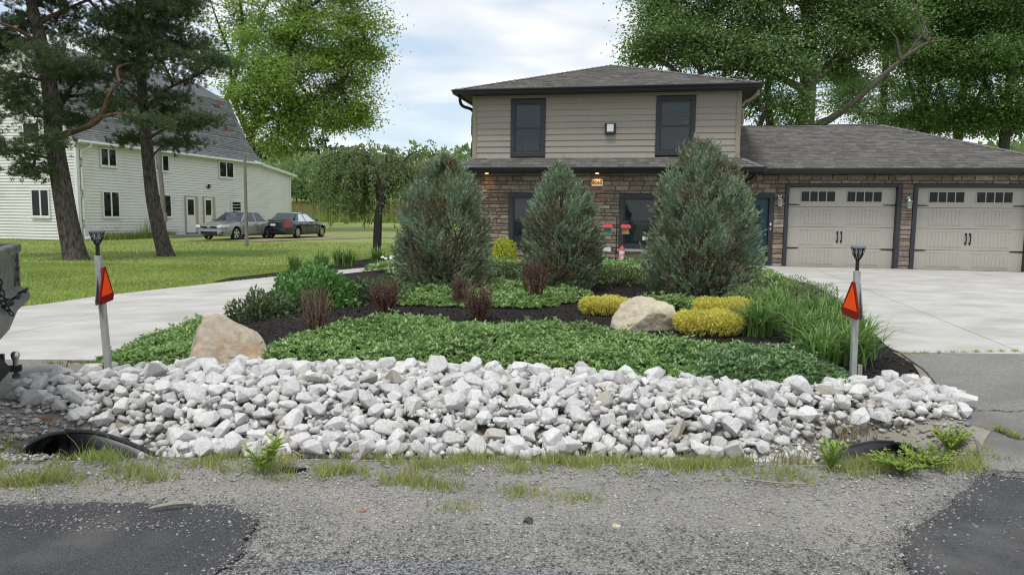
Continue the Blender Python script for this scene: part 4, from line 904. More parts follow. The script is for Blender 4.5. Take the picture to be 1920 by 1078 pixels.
            for k in range(24):
                t, t2 = 2 * pi * k / 24, 2 * pi * (k + 1) / 24; sp.add([(ax + rr * .93 * cos(t), y + s * .002, wr + rr * .93 * sin(t)), (ax + rr * .93 * cos(t2), y + s * .002, wr + rr * .93 * sin(t2)), (ax + rr * 1.04 * cos(t2), y + s * .004, wr + rr * 1.04 * sin(t2)), (ax + rr * 1.04 * cos(t), y + s * .004, wr + rr * 1.04 * sin(t))], [(0, 1, 2, 3)])
            sp.tube([(ax, y - s * .02, wr), (ax, y + s * .006, wr)], [.06, .05], 12).build('rim', m_rim, w)
    # doors: shut lines and handles
    for s in (-1, 1):
        yd = s * (W / 2 + .001)
        for (a, b) in ((g0 - .12, (g0 + g3) / 2 - .02), ((g0 + g3) / 2 - .02, rx + ar * .72)):
            ln = MB()
            ln.box(min(a, b) - .006, min(a, b) + .006, yd - .006, yd + .004, .32, belt - .06); ln.box(max(a, b) - .006, max(a, b) + .006, yd - .006, yd + .004, .32, belt - .06); ln.box(min(a, b), max(a, b), yd - .005, yd + .003, .315, .325)
            d_ = ln.build('door', m_plastic, root); MB().box(min(a, b) + .07, min(a, b) + .24, yd - .012, yd + .022 if s > 0 else yd + .012, belt - .20, belt - .165).build('handle', mp, d_) if s > 0 else MB().box(min(a, b) + .07, min(a, b) + .24, yd - .022, yd + .012, belt - .20, belt - .165).build('handle', mp, d_)
        MB().lathe([(.03, 0), (.09, .03), (.10, .09), (.05, .14)], 10, (g0 - .28, s * (W / 2 + .10), belt + .0)).build('wing_mirror', mp, root, smooth=True)
        MB().box(rx + ar, fx - ar, s * W / 2 * .97 - .02, s * W / 2 * .97 + .02, .20, .27).build('sill', m_plastic, root)
    # ends: lamps follow the rounded corners
    def corner(name, mat, xe, zs, w0, w1, sx, d=.012, nn=8, h1=None):
        for s in (-1, 1):
            vs = []
            for i in range(nn + 1):
                y = w0 + (w1 - w0) * i / nn
                xx = next((x for x in (np.linspace(xe, xe - sx * .9, 400)) if hw_(x) >= y), xe - sx * .9)
                h = (zs[0], zs[1]) if h1 is None else (zs[0] + (h1[0] - zs[0]) * i / nn, zs[1] + (h1[1] - zs[1]) * i / nn)
                vs += [(xx + sx * d, s * (y + d), h[0]), (xx + sx * (d - .02), s * (y + d), h[1])]
            MB().add(vs, [(2 * i, 2 * i + 2, 2 * i + 3, 2 * i + 1) for i in range(nn)]).build(name, mat, root, smooth=True)
    spec_['ends'](root, corner, xf, xr, W, hw_)
    return root
def bar(root, name, mat, x, sx, y0, y1, z0, z1, d=.02, seg=10, hwf=None):
    vs = []
    for i in range(seg + 1):
        y = y0 + (y1 - y0) * i / seg; xx = next((q for q in np.linspace(x, x - sx * .6, 300) if hwf(q) >= abs(y)), x)
        vs += [(xx + sx * d, y, z0), (xx + sx * d, y, z1), (xx + sx * (d - .05), y, z0), (xx + sx * (d - .05), y, z1)]
    fs = []
    for i in range(seg): b = 4 * i; fs += [(b, b + 4, b + 5, b + 1), (b + 1, b + 5, b + 7, b + 3), (b, b + 2, b + 6, b + 4)]
    return MB().add(vs, fs).build(name, mat, root)
def grey_ends(r, corner, xf, xr, W, hwf):
    corner('headlight', m_lens, xf, (.63, .76), W * .27, W * .475, 1, h1=(.66, .80)); bar(r, 'grille', m_plastic, xf, 1, -W * .24, -.10, .62, .70, hwf=hwf); bar(r, 'grille', m_plastic, xf, 1, .10, W * .24, .62, .70, hwf=hwf)
    bar(r, 'bumper_intake', m_plastic, xf, 1, -W * .26, W * .26, .30, .44, hwf=hwf); bar(r, 'emblem', m_rim, xf, 1, -.08, .08, .635, .685, .03, hwf=hwf)
    corner('fog_recess', m_plastic, xf, (.34, .42), W * .32, W * .42, 1); corner('tail_light', m_redl, xr, (.72, .88), W * .22, W * .44, -1)
def blk_ends(r, corner, xf, xr, W, hwf):
    corner('tail_light', m_redl, xr, (.62, 1.02), W * .395, W * .462, -1, h1=(.66, 1.03)); bar(r, 'chrome_bar', m_rim, xr, -1, -W * .26, W * .26, .885, .93, hwf=hwf); bar(r, 'license_plate', m_white, xr, -1, -.16, .16, .70, .82, .025, hwf=hwf)
    bar(r, 'bumper_trim', m_rim, xr, -1, -W * .40, W * .40, .555, .575, .022, hwf=hwf); bar(r, 'lower_bumper', m_plastic, xr, -1, -W * .40, W * .40, .28, .38, hwf=hwf)
    corner('headlight', m_lens, xf, (.62, .82), W * .32, W * .46, 1); bar(r, 'grille', m_rim, xf, 1, -.35, .35, .42, .74, hwf=hwf)
def carz(x, y): return g1(x, y) + .03
sedan((-14.94, 39.0, carz(-14.94, 39.0)), (-.25, -.968), 'dark grey metallic sedan facing the road beside the barn', m_cgrey, 5.09, 1.85, 1.47, 2.81, 1.02, .98,
      dict(top=([0, .02, .10, .22, .34, .62, .70, .80, .95, .985, 1], [.55, .86, .985, .985, .98, .975, .965, .90, .79, .72, .48]), gh=(.98, .20, -1.05, -1.72), spokes=5, ends=grey_ends))
sedan((-12.87, 42.7, carz(-12.87, 42.7)), (.22, .975), 'glossy black sedan seen from behind, past the grey sedan', m_cblk, 4.87, 1.84, 1.46, 2.88, .87, .97,
      dict(top=([0, .015, .05, .20, .34, .62, .70, .80, .94, .98, 1], [.52, .98, 1.06, 1.02, .985, .97, .97, .93, .80, .72, .48]), gh=(.86, .02, -1.02, -1.68), spokes=9, ends=blk_ends))

# ------------------------------------------------------------------ dump truck corner at the left edge
m_steel = M('scuffed_grey_steel', (.06, .06, .058), (.15, .15, .142), scale=4, rough=.5, metal=.15, bump=.15, bscale=20, c3=(.17, .13, .10), s3=3, p3=(.56, .72))
m_steel_d = M('dark_steel', (.06, .06, .06), (.10, .09, .085), scale=6, rough=.6, metal=.2)
m_load = M('black_load', (.010, .010, .010), (.03, .028, .026), scale=25, bump=1, bscale=40, rough=.95)
TZ = g1(-4.2, 5.4)
truck = empty('dump_truck', (-3.97, 5.48, TZ), math.atan2(.482, .876), 'rear of a scuffed grey dump truck cut off by the left edge', 'truck')
bed = MB().box(-3.0, -.05, -.95, -.90, .84, 1.18).box(-3.0, -.05, .90, .95, .84, 1.18).box(-3.0, -.05, -.95, .95, .78, .84).build('bed', m_steel, truck)
MB().box(-3.02, .03, .86, .97, 1.18, 1.25).box(-3.02, .03, -.97, -.86, 1.18, 1.25).build('side_rail', m_steel, bed, bevel=.012)
for xx in (-2.4, -1.7, -1.0, -.35): MB().box(xx - .05, xx + .05, .95, .99, .82, 1.18).box(xx - .05, xx + .05, -.99, -.95, .82, 1.18).build('side_post', m_steel, bed)
tg = MB().prism([(0, -.86, .86), (.03, -.86, .86), (.05, -.86, 1.18), (.02, -.86, 1.18)], (0, 1.60, 0)).build('tailgate', m_steel, truck)
MB().box(-.02, .075, -.95, .95, 1.17, 1.245).build('top_rail', m_steel, tg, bevel=.015)
MB().box(-.04, .042, .72, .87, .86, 1.17).build('latch_recess', m_steel_d, tg); MB().box(-.02, .055, .87, .95, .84, 1.17).build('corner_post', m_steel, tg, bevel=.01)
for z in (.94, 1.03, 1.11): MB().box(.03, .065, .77, .85, z - .015, z + .015).build('latch_bracket', m_steel_d, tg)
MB().prism([(.02, -.95, .90), (.12, -.95, .80), (.12, -.95, .755), (.02, -.95, .70)], (0, 1.9, 0)).build('rear_sill', m_steel, truck)
MB().prism([(.0, -.95, .70), (.05, -.95, .70), (-.03, -.95, .50), (-.08, -.95, .50)], (0, 1.75, 0)).build('apron_plate', m_steel, truck)
for y in (.52, .02, -.45): MB().tube(spline([(.08, y - .03, .84), (.12, y - .035, .865), (.145, y, .88), (.13, y + .035, .865), (.12, y + .03, .84)], 14), .011, 6).build('hook', m_iron, truck)
def chain(name, parent, pts, mat=m_iron):
    P = spline(pts, 200); d = np.r_[0, np.cumsum(np.linalg.norm(np.diff(P, axis=0), axis=1))]; m = MB(); k = 0
    for s in np.arange(0, d[-1], .042):
        p = np.array([np.interp(s, d, P[:, i]) for i in range(3)]); q = np.array([np.interp(min(s + .05, d[-1]), d, P[:, i]) for i in range(3)]); t = Vector(q - p).normalized()
        a = t.cross(Vector((0, 0, 1)) if abs(t.z) < .8 else Vector((1, 0, 0))).normalized(); a = a if k % 2 else t.cross(a); k += 1; c = Vector(p) + t * .02
        m.tube([tuple(c + t * (.03 * cos(u)) + a * (.017 * sin(u))) for u in np.linspace(0, 2 * pi, 9)], .006, 5, cap=False)
    return m.build(name, mat, parent)
chain('chain', truck, [(.06, -.47, 1.12), (.07, -.45, 1.02), (.08, -.42, .92), (.13, -.41, .86)])
chain('chain', truck, [(.07, -.50, 1.0), (.09, -.56, .90), (.14, -.60, .82)])
lv = []; lf = []; nx, ny = 26, 18; rr = np.random.default_rng(5)
for i in range(nx):
    for j in range(ny):
        x = -2.95 + 2.9 * i / (nx - 1); y = -.88 + 1.76 * j / (ny - 1); lv.append((x, y, 1.15 + .14 * (1 - (y / .9) ** 2) * min(1, (-x) / .7) + rr.uniform(-.02, .02)))
for i in range(nx - 1):
    for j in range(ny - 1): lf.append((i * ny + j, (i + 1) * ny + j, (i + 1) * ny + j + 1, i * ny + j + 1))
o = MB().add(lv, lf).build('mulch_load', m_load, truck)
MB().box(-3.0, -.1, -.45, -.35, .58, .775).box(-3.0, -.1, .35, .45, .58, .775).box(-.16, -.08, -.6, .6, .38, .58).build('chassis', m_steel_d, truck)
for s in (-1, 1):
    w = MB().tube([(-1.1, s * .62, .38), (-1.1, s * .66, .38), (-1.1, s * .86, .38), (-1.1, s * .9, .38)], [.35, .38, .38, .35], 24).build('wheel', m_tyre, truck, smooth=True); MB().tube([(-1.1, s * .84, .38), (-1.1, s * .905, .38)], .22, 16).build('rim', m_steel, w)
MB().tube([(-1.1, -.8, .38), (-1.1, .8, .38)], .06, 8).build('axle', m_steel_d, truck)
hb = MB().box(-.45, .0, -.04, .04, .34, .42).box(-.02, .13, -.035, .035, .28, .325).box(-.03, .02, -.035, .035, .28, .42).build('hitch', m_iron, truck, bevel=.006)
MB().lathe([(.018, 0), (.02, .045), (.026, .055), (.031, .075), (.029, .095), (.018, .108), (.012, .11)], 14, (.09, 0, .325)).build('hitch_ball', m_chrome, hb, smooth=True)
MB().lathe([(.028, 0), (.028, .03), (.016, .032), (.016, .055)], 6, (.09, 0, .225)).build('hitch_nut', m_steel_d, hb)
MB().prism([(.02, -.55, .50), (.06, -.30, .36), (.03, -.20, .30), (-.08, -.50, .18), (-.1, -.62, .30)], (.03, .02, 0)).build('mud_flap', m_iron, truck)

# ------------------------------------------------------------------ marker posts with reflectors and solar lamps
m_postw = M('grey_post', (.30, .30, .29), (.40, .40, .385), scale=9, stretch=(5, 5, .7), bump=.25, bscale=12, rough=.8)
m_postg = M('weathered_stake', (.26, .22, .18), (.34, .30, .26), scale=9, stretch=(5, 5, .7), bump=.3, bscale=12)
m_orange = M('orange_reflector', (1.0, .085, .008), rough=.5, spec=.25); m_dred = M('red_border', (.22, .008, .010), rough=.35); m_alu = M('emblem_back', (.22, .235, .235), rough=.55, metal=.3)
def marker(bu, bv, tu, tv, y, yaw_deg, label, back_first):
    b_ = np.array(pg(bu, bv)); y = b_[1]; t_ = px_at(tu, tv, y); z = b_[2]; ES = .80 * y / 6.5; root = empty('marker_post', (b_[0], b_[1], z), 0, label, 'marker post')
    tp = Vector((t_[0] - b_[0], 0.02, t_[2] - z)); bt = Vector((0, 0, -.15)); ax = (tp - bt).normalized(); s = .024
    def along(zl, x=0, yy=0): p = bt + ax * ((zl + .15) / ax.z); return Vector((p.x + x, p.y + yy, p.z))
    m = MB(); q = [(-s, -s), (s, -s), (s, s), (-s, s)]
    m.add([tuple(along(-.15, *c)) for c in q] + [tuple(along(tp.z, *c)) for c in q], [(3, 2, 1, 0), (4, 5, 6, 7), (0, 1, 5, 4), (1, 2, 6, 5), (2, 3, 7, 6), (3, 0, 4, 7)]).build('post', m_postw, root, bevel=.004)
    k = -1 if back_first else 1
    MB().add([tuple(along(-.15, c[0] * .8 + k * .05, c[1] * .8 - .01)) for c in q] + [tuple(along(.20, c[0] * .8 + k * .05, c[1] * .8 - .01)) for c in q], [(3, 2, 1, 0), (4, 5, 6, 7), (0, 1, 5, 4), (1, 2, 6, 5), (2, 3, 7, 6), (3, 0, 4, 7)]).build('stake', m_postg, root)
    # emblem: truncated triangle; u across, w up, n normal
    def emblem(yaw, zc, off, roll, matf, matb):
        n_ = Vector((cos(yaw), sin(yaw), 0)); u_ = Vector((-sin(yaw), cos(yaw), 0)); w_ = Vector((0, 0, 1)); u2 = u_ * cos(roll) + w_ * sin(roll); w2 = w_ * cos(roll) - u_ * sin(roll); c = along(zc) + off
        out = [(-.185, -.165), (-.150, -.225), (.150, -.225), (.185, -.165), (.028, .185), (-.028, .185)]; inn = [(-.135, -.135), (.135, -.135), (.0, .150)]
        P = lambda a, d: tuple(c + u2 * (a[0] * ES) + w2 * (a[1] * ES) + n_ * d)
        e = MB().prism([P(a, 0) for a in out], n_ * .006).build('reflector', matb, root)
        MB().prism([P(a, .0065) for a in out], n_ * .003).build('border', m_dred if matf else m_alu, e)
        if matf: MB().prism([P(a, .010) for a in inn], n_ * .003).build('face', matf, e)
        return e
    h = tp.z
    emblem(radians(yaw_deg), h - .31 * ES, Vector((cos(radians(yaw_deg)) * .035, sin(radians(yaw_deg)) * .035, 0)), radians(4 if back_first else -5), m_orange, m_dred)
    ya2 = radians(yaw_deg + (195 if back_first else 165)); emblem(ya2, h - .33 * ES, Vector((cos(ya2) * .032, sin(ya2) * .032 + .03, 0)), 0, None, m_alu)
    # solar lamp
    L0 = along(h); lam = MB().lathe([(.016, 0), (.016, .09), (.022, .105)], 10, L0).build('solar_lamp', m_iron, root)
    cg = MB(); z0, z1 = .10, .205
    for k in range(8):
        a = 2 * pi * k / 8
        for d in (-1, 1): cg.tube([(L0.x + .020 * cos(a), L0.y + .020 * sin(a), L0.z + z0), (L0.x + .044 * cos(a + d * .28), L0.y + .044 * sin(a + d * .28), L0.z + (z0 + z1) / 2), (L0.x + .058 * cos(a + d * .56), L0.y + .058 * sin(a + d * .56), L0.z + z1)], .0035, 4)
    cg.build('cage', m_iron, lam); MB().lathe([(.012, z0), (.026, z0 + .05), (.034, z1)], 10, L0).build('bulb', glass_l, lam)
    MB().lathe([(.058, z1 - .004), (.066, z1), (.064, z1 + .012), (.045, z1 + .026), (.02, z1 + .034)], 14, L0).build('cap', M('solar_cap_%d' % bu, (.16, .165, .18), rough=.4, spec=.5), lam, smooth=True)
marker(208, 726, 181, 480, 6.57, 6, 'leaning grey post with orange triangle reflector, beside the left culvert and boulder', True)
marker(1599, 724, 1609, 508, 7.15, 186, 'grey post with orange triangle reflector in front of the ornamental grass', False)

# ------------------------------------------------------------------ culvert ends
m_pvc = M('black_plastic_pipe', (.010, .011, .013), (.018, .02, .023), scale=8, rough=.42, spec=.5, c3=(.08, .07, .06), s3=5, p3=(.6, .8))
m_hole = M('pipe_darkness', (.004, .004, .004), rough=1, spec=0)
def culvert(x, y, z, rz, label, s=1.0, tilt=0, near=-1):
    root = empty('culvert_end', (x, y, z), rz, label, 'culvert'); root.rotation_euler = (0, tilt, rz)
    n = 12; V = []; prof = [(0, .16, .20), (.2, .21, .215), (.42, .26, .18), (.64, .31, .11), (.86, .34, .04)]
    for (xx, w, h) in prof:
        for i in range(n + 1):
            a = pi * i / n; yy = -w * cos(a); zz = h * (1 - math.sin(a) ** .55) if 0 < i < n else h
            if yy * near > 0: zz = zz * .6
            V.append((xx * s, yy * s, zz * s))
    F = [(k * (n + 1) + i, k * (n + 1) + i + 1, (k + 1) * (n + 1) + i + 1, (k + 1) * (n + 1) + i) for k in range(len(prof) - 1) for i in range(n)]
    fl = MB().add(V, F).build('flared_trough', m_pvc, root, smooth=True); md = fl.modifiers.new('thickness', 'SOLIDIFY'); md.thickness = .012
    for e in (0, n): MB().tube(spline([V[k * (n + 1) + e] for k in range(len(prof))], 16), .016 * s, 8).build('rim', m_pvc, root, smooth=True)
    arch = MB()
    pts = [(0.02 * s, -.16 * s * cos(a), (.16 + .06 * sin(a)) * s) for a in np.linspace(0, pi, 13)]; arch.tube(pts, .016 * s, 8)
    arch.build('collar', m_pvc, root, smooth=True)
    pl = [(.015 * s, V[i][1], V[i][2]) for i in range(n + 1)]; MB().add(pl + [(.015 * s, -.15 * s * cos(q), (.20 + .02 * sin(q)) * s) for q in np.linspace(pi, 0, 7)], [tuple(range(n + 8))]).build('back_wall', m_pvc, root)
    for k in range(4): MB().tube([((.02 + .02 * k) * s, 0, .125 * s), ((.034 + .02 * k) * s, 0, .125 * s)], [.088 * s, .094 * s], 20, cap=False).build('pipe_ring', m_pvc, root)
    MB().tube([(.018 * s, 0, .125 * s), (.022 * s, 0, .125 * s)], .085 * s, 20).build('pipe_dark_disc', m_hole, root)  # solid black disc painted in for the dark inside the pipe
    return root
culvert(-3.38, 5.03, -.585, radians(-20), 'black plastic culvert end lying open below the left end of the rock pile', 1.1, .08)
culvert(2.96, 5.16, -.565, radians(200), 'black culvert end half hidden by dry stems under the right end of the pile', .82, .05, 1)
def scrap(name, c, pts, mat, label, cat, h=.02, seed=0):
    r = random.Random(seed); b = g1(*c) + .014; m = MB(); n = len(pts); top = [(c[0] + p[0], c[1] + p[1], b + h * r.uniform(.5, 1.5)) for p in pts]; ce = (c[0], c[1], b + h * 1.5)
    m.add(top + [(p[0], p[1], b - .02) for p in top] + [ce], [(i, (i + 1) % n, 2 * n) for i in range(n)] + [((i + 1) % n, i, n + i, n + (i + 1) % n) for i in range(n)])
    return tag(m.build(name, mat, None), label, cat)
p = pg(1705, 832); scrap('fabric_scrap', (p.x, p.y), [(-.16, -.02), (-.08, -.06), (.05, -.05), (.15, -.03), (.17, .03), (.05, .06), (-.1, .06)], m_pvc, 'torn black landscape fabric beside the right culvert', 'fabric scrap', .03, 1)
p = pg(84, 829); scrap('clay_shard', (p.x, p.y), [(-.06, -.02), (.05, -.025), (.06, .02), (-.04, .03)], M('clay', (.34, .19, .11), (.26, .15, .10), scale=20), 'orange brown clay shard at the tip of the left culvert', 'shard', .02, 2)
p = pg(545, 886); scrap('plastic_scrap', (p.x, p.y), [(-.07, -.01), (.05, -.02), (.09, .02), (-.05, .025)], m_pvc, 'crumpled black plastic scrap in the grass below the rocks', 'plastic scrap', .015, 3)
p = pg(990, 983); scrap('asphalt_chunk', (p.x, p.y), [(-.025, -.015), (.02, -.02), (.025, .012), (-.015, .02)], m_tar, 'black asphalt chunk on the gravel shoulder', 'asphalt chunk', .02, 4)
p = pg(1155, 993); scrap('pale_stone', (p.x, p.y), [(-.022, -.008), (.018, -.012), (.024, .006), (-.01, .014)], M('cream_stone', (.62, .54, .36), rough=.8), 'flat cream coloured stone lying on the grey gravel', 'stone', .008, 5)
p = pg(679, 964); scrap('red_shard', (p.x, p.y), [(-.016, -.006), (.014, -.009), (.018, .008), (-.01, .01)], M('red_shard', (.48, .16, .13), rough=.7), 'small red plastic shard on the gravel shoulder', 'shard', .008, 6)
p = pg(325, 968); MBs = MB().tube([(p.x - .10, p.y - .02, p.z + .055), (p.x, p.y, p.z + .07), (p.x + .09, p.y + .03, p.z + .065)], [.008, .012, .009], 6).build('wood_stick', m_postg); tag(MBs, 'short grey wood splinter on the left asphalt patch', 'stick')
p = pg(1470, 912); MBs = MB().tube(spline([(p.x - .25, p.y + .06, p.z + .03), (p.x - .05, p.y, p.z + .025), (p.x + .12, p.y - .02, p.z + .03)], 10), [.006] * 10, 5).build('wood_stick', m_postg); tag(MBs, 'thin bent twig lying at the gravel edge below the rocks', 'stick')

# ------------------------------------------------------------------ boulders
from mathutils import noise as mnoise
def boulder(c, sx, sy, sz, seed, planes, mat, label, skew=0, rz=0):
    crag = lambda p: .035 * mnoise.noise(p * 5) - .06 * max(0, .12 - abs(mnoise.noise(p * 2.2 + Vector((seed, 2, 1))))) / .12 * .6 + .012 * mnoise.noise(p * 16)
    bm = bmesh.new(); bmesh.ops.create_icosphere(bm, subdivisions=5, radius=1)
    for v in bm.verts:
        n = v.co.normalized(); d = 1 + .15 * mnoise.noise(n * 1.3 + Vector((seed, 0, 0))) + .075 * mnoise.noise(n * 3.1 + Vector((0, seed, 0))) + .03 * mnoise.noise(n * 8 + Vector((0, 0, seed))) + .012 * mnoise.noise(n * 20)
        p = n * d
        for (pn, pd) in planes:
            q = Vector(pn).normalized(); k = p.dot(q) - pd
            if k > 0: p -= q * k * .88
        p = p + n * crag(p); p.z = max(p.z, -.55); v.co = Vector((p.x * sx + skew * p.z * sz, p.y * sy, p.z * sz))
    me = bpy.data.meshes.new('boulder'); bm.to_mesh(me); bm.free(); me.polygons.foreach_set('use_smooth', [True] * len(me.polygons)); me.materials.append(mat)
    o = link('boulder', me); o.location = c; o.rotation_euler = (0, 0, rz); return tag(o, label, 'boulder')
boulder((-2.76, 6.80, g1(-2.76, 6.80) + .16), .42, .36, .39, 3, [((-.92, -.35, .42), .66), ((.70, -.35, .62), .52), ((.25, -1, .3), .74), ((.98, -.1, -.15), .86), ((-.35, -.75, .75), .80), ((.2, .6, .8), .75)], m_boulder, 'large peaked brown boulder above the left end of the white rocks', -.12)
boulder((1.58, 8.36, g1(1.58, 8.36) + .10), .43, .30, .30, 9, [((-.65, -.55, .5), .74), ((.3, -.4, 1), .80), ((.25, -1, -.25), .72), ((1, -.1, .35), .86), ((-1, .1, .0), .92)], m_boulder2, 'pale tan boulder lying between the golden shrubs', .10)

# ------------------------------------------------------------------ riprap rocks
def rock_mesh(k, mat, chip=False):
    r = np.random.default_rng(300 + k); p = r.normal(0, 1, (r.integers(13, 18) if chip else r.integers(16, 26), 3)); p /= (np.abs(p) ** 3.2).sum(1)[:, None] ** (1 / 3.2); p *= r.uniform(.78, 1.05, (len(p), 1)); p *= np.array([1, r.uniform(.62, .88), r.uniform(.5, .75)])
    bm = bmesh.new(); [bm.verts.new(q) for q in p]; res = bmesh.ops.convex_hull(bm, input=bm.verts)
    bmesh.ops.delete(bm, geom=[v for v in bm.verts if not v.link_faces], context='VERTS'); bmesh.ops.dissolve_limit(bm, angle_limit=radians(9), verts=bm.verts, edges=bm.edges)
    if not chip: bmesh.ops.bevel(bm, geom=bm.edges[:], offset=r.uniform(.025, .05), segments=1, affect='EDGES', profile=.6)
    bmesh.ops.triangulate(bm, faces=bm.faces)
    me = bpy.data.meshes.new('rock'); bm.to_mesh(me); bm.free(); e = np.ptp(np.array([v.co for v in me.vertices]), axis=0); me['shape'] = 'flat' if e[2] < .52 * e[0] else 'blocky' if e[1] > .80 * e[0] else 'long'
    if mat: me.materials.append(mat)
    return me
ROCKP = [(-4.05, 5.62), (-3.75, 5.50), (-3.35, 5.36), (-2.90, 5.20), (-2.48, 5.02), (-2.30, 4.86), (-2.30, 4.66), (-1.95, 4.70), (-1.3, 4.82), (-.2, 4.88), (.94, 4.96), (1.64, 5.0), (1.95, 5.08), (2.15, 5.30), (2.65, 5.42), (3.2, 5.40), (3.55, 5.40), (3.84, 5.95), (3.66, 6.50), (3.3, 6.36), (2.84, 6.15), (2.1, 6.16), (1.43, 6.32), (.2, 6.60), (-1.37, 6.76), (-2.3, 6.74), (-3.12, 6.6), (-3.75, 6.42), (-4.15, 6.1)]
def rocks():
    r = np.random.default_rng(42); A = np.array(ROCKP); lo = A.min(0); hi = A.max(0); X = []; Rr = []
    sizes = np.concatenate([r.uniform(.105, .135, 12), r.uniform(.076, .105, 190), r.uniform(.048, .076, 950)])
    for s in sizes:
        for _ in range(60):
            p = lo + (hi - lo) * r.random(2)
            if not inside(ROCKP, [p[0]], [p[1]])[0]: continue
            if s > .11 and edge_dist(ROCKP, [p[0]], [p[1]])[0] < .07: continue
            if X:
                D = np.hypot(np.array(X)[:, 0] - p[0], np.array(X)[:, 1] - p[1])
                if (D < .80 * (np.array(Rr) + s)).any(): continue
            X.append(p); Rr.append(s); break
    X = np.array(X); Rr = np.array(Rr); variants = [rock_mesh(k, m_rock) for k in range(26)]; variants_t = [rock_mesh(k + 50, m_rock_t) for k in range(6)]
    H = lambda x, y: g(np.array([x]), np.array([y]))[0] + .05 * sst(0, .5, edge_dist(ROCKP, [x], [y]))[0] + .03
    LAB = {}; order = np.argsort(-Rr / (X[:, 1] + .0)); V = []; F = []; n = 0
    def put(me, x, y, z, s, big):
        rot = Matrix.Rotation(r.uniform(0, 2 * pi), 3, 'Z') @ Matrix.Rotation(r.normal(0, .38), 3, 'X') @ Matrix.Rotation(r.normal(0, .38), 3, 'Y')
        return rot
    for i in order:
        x, y = X[i]; s = Rr[i] * 1.12; tan_ = r.random() < .035; me = (variants_t if tan_ else variants)[r.integers(0, 6 if tan_ else 26)]
        rot = put(me, x, y, 0, s, True); z = H(x, y) + s * .36 + r.uniform(0, .045)
        if n < 300:
            o = link('rock', me); o.matrix_world = Matrix.Translation((x, y, z)) @ rot.to_4x4() @ Matrix.Scale(s, 4)
            px = 960 + FPX * x / y; zone = ['at the left end', 'by the left marker post', 'under the peaked brown boulder', 'right of the peaked brown boulder', 'left of the middle', 'in the middle', 'right of the middle', 'below the pale tan boulder', 'below the golden shrubs', 'left of the right marker post', 'at the right end'][int(np.clip((px - 30) / 161, 0, 10))]
            f_ = (y - np.interp(x, [-4, -2.5, 0, 2, 4], [5.5, 4.72, 4.9, 5.2, 5.9])) / np.interp(x, [-4, -2.5, 0, 2, 4], [.7, 2.2, 1.95, 1.2, .7]); row = ['bottom row', 'lower row', 'middle row', 'upper row', 'top row'][int(np.clip(f_ * 5, 0, 4))]
            sz = 'large' if s > .108 else 'medium' if s > .084 else 'small'; wd = me['shape']; colr = 'tan' if tan_ else 'pale grey'
            tag(o, f'{sz} {wd} {colr} rock, {row}, {zone}', 'rock', 'rocks in the roadside rock pile'); LAB.setdefault(o['label'], []).append(o)
            n += 1
        else:
            M_ = np.array(rot) * s; vv = np.array([v.co for v in me.vertices]) @ M_.T + np.array([x, y, z]); b = len(V); V += list(vv); F += [tuple(b + k for k in p.vertices) for p in me.polygons]
    ORD = ['first', 'second', 'third', 'fourth', 'fifth', 'sixth', 'seventh', 'eighth', 'ninth', 'tenth']
    for l, os_ in LAB.items():
        if len(os_) > 1:
            for k, o in enumerate(sorted(os_, key=lambda o: o.location.x / o.location.y)): o['label'] = f'{l}, {ORD[min(k, 9)]} from left'
    chips = [rock_mesh(k + 100, None, True) for k in range(14)]; cv = [np.array([v.co for v in m.vertices]) for m in chips]; cf = [np.array([p.vertices for p in m.polygons]) for m in chips]
    bV = [np.array(V).reshape(-1, 3)]; bF = [np.array(F, int).reshape(-1, 3)]; off = len(V)
    N_ = 9500; P = lo + (hi - lo) * r.random((N_, 2)); P = P[inside(ROCKP, P[:, 0], P[:, 1])]; Z = g(P[:, 0], P[:, 1]) + .03 + .05 * sst(0, .5, edge_dist(ROCKP, P[:, 0], P[:, 1]))
    S = r.choice([.022, .032, .043, .054], len(P), p=[.15, .3, .35, .2]) * r.uniform(.8, 1.25, len(P))
    for p, z, s in zip(P, Z, S):
        k = r.integers(0, 14); a = np.array(put(None, 0, 0, 0, s, False)) * s; vv = cv[k] @ a.T + np.array([p[0], p[1], z + r.uniform(-.02, .06)]); bV.append(vv); bF.append(cf[k] + off); off += len(vv)
    for m in chips: bpy.data.meshes.remove(m)
    o = np_mesh('rock_chips', np.concatenate(bV), np.concatenate(bF), m_rock_s); tag(o, 'smaller limestone rocks and chips filling the pile', 'rock chips', None, 'stuff')
rocks()

# ------------------------------------------------------------------ vegetation
def LM(name, stops, rnd='isl', transl=.3, rough=.6, nv=.2, ns=2.5, patch=None, spec=.25): return MR(name, stops, rnd, rough=rough, ns=ns, nv=nv, spec=spec, transl=transl, patch=patch)
m_bark_p = M('pine_bark', (.05, .042, .038), (.135, .115, .105), scale=6, stretch=(3, 3, .8), bump=1, bscale=9, rough=.95, ramp=(.4, .6), spec=.1)
m_bark_r = M('red_pine_bark', (.075, .045, .035), (.14, .085, .065), scale=7, bump=.7, bscale=14, rough=.95, spec=.1)
m_bark = M('grey_bark', (.085, .073, .062), (.165, .145, .125), scale=5, stretch=(3, 3, .7), bump=.8, bscale=9, rough=.95, spec=.1)
m_bark_d = M('dark_bark', (.05, .043, .037), (.10, .088, .075), scale=5, stretch=(3, 3, .7), bump=.8, bscale=9, rough=.95, spec=.1)
m_needle = LM('pine_needles', [(.04, .075, .03), (.075, .12, .048), (.095, .135, .06), (.05, .095, .045), (.13, .14, .07)], transl=.15, rough=.55)
m_leaf_l = LM('locust_leaves', [(.17, .29, .045), (.24, .37, .07), (.30, .42, .095), (.20, .32, .055), (.35, .45, .13)], transl=.4)
m_leaf_m = LM('maple_leaves', [(.11, .195, .06), (.165, .27, .085), (.21, .315, .11), (.13, .225, .07), (.28, .37, .16)], transl=.32)
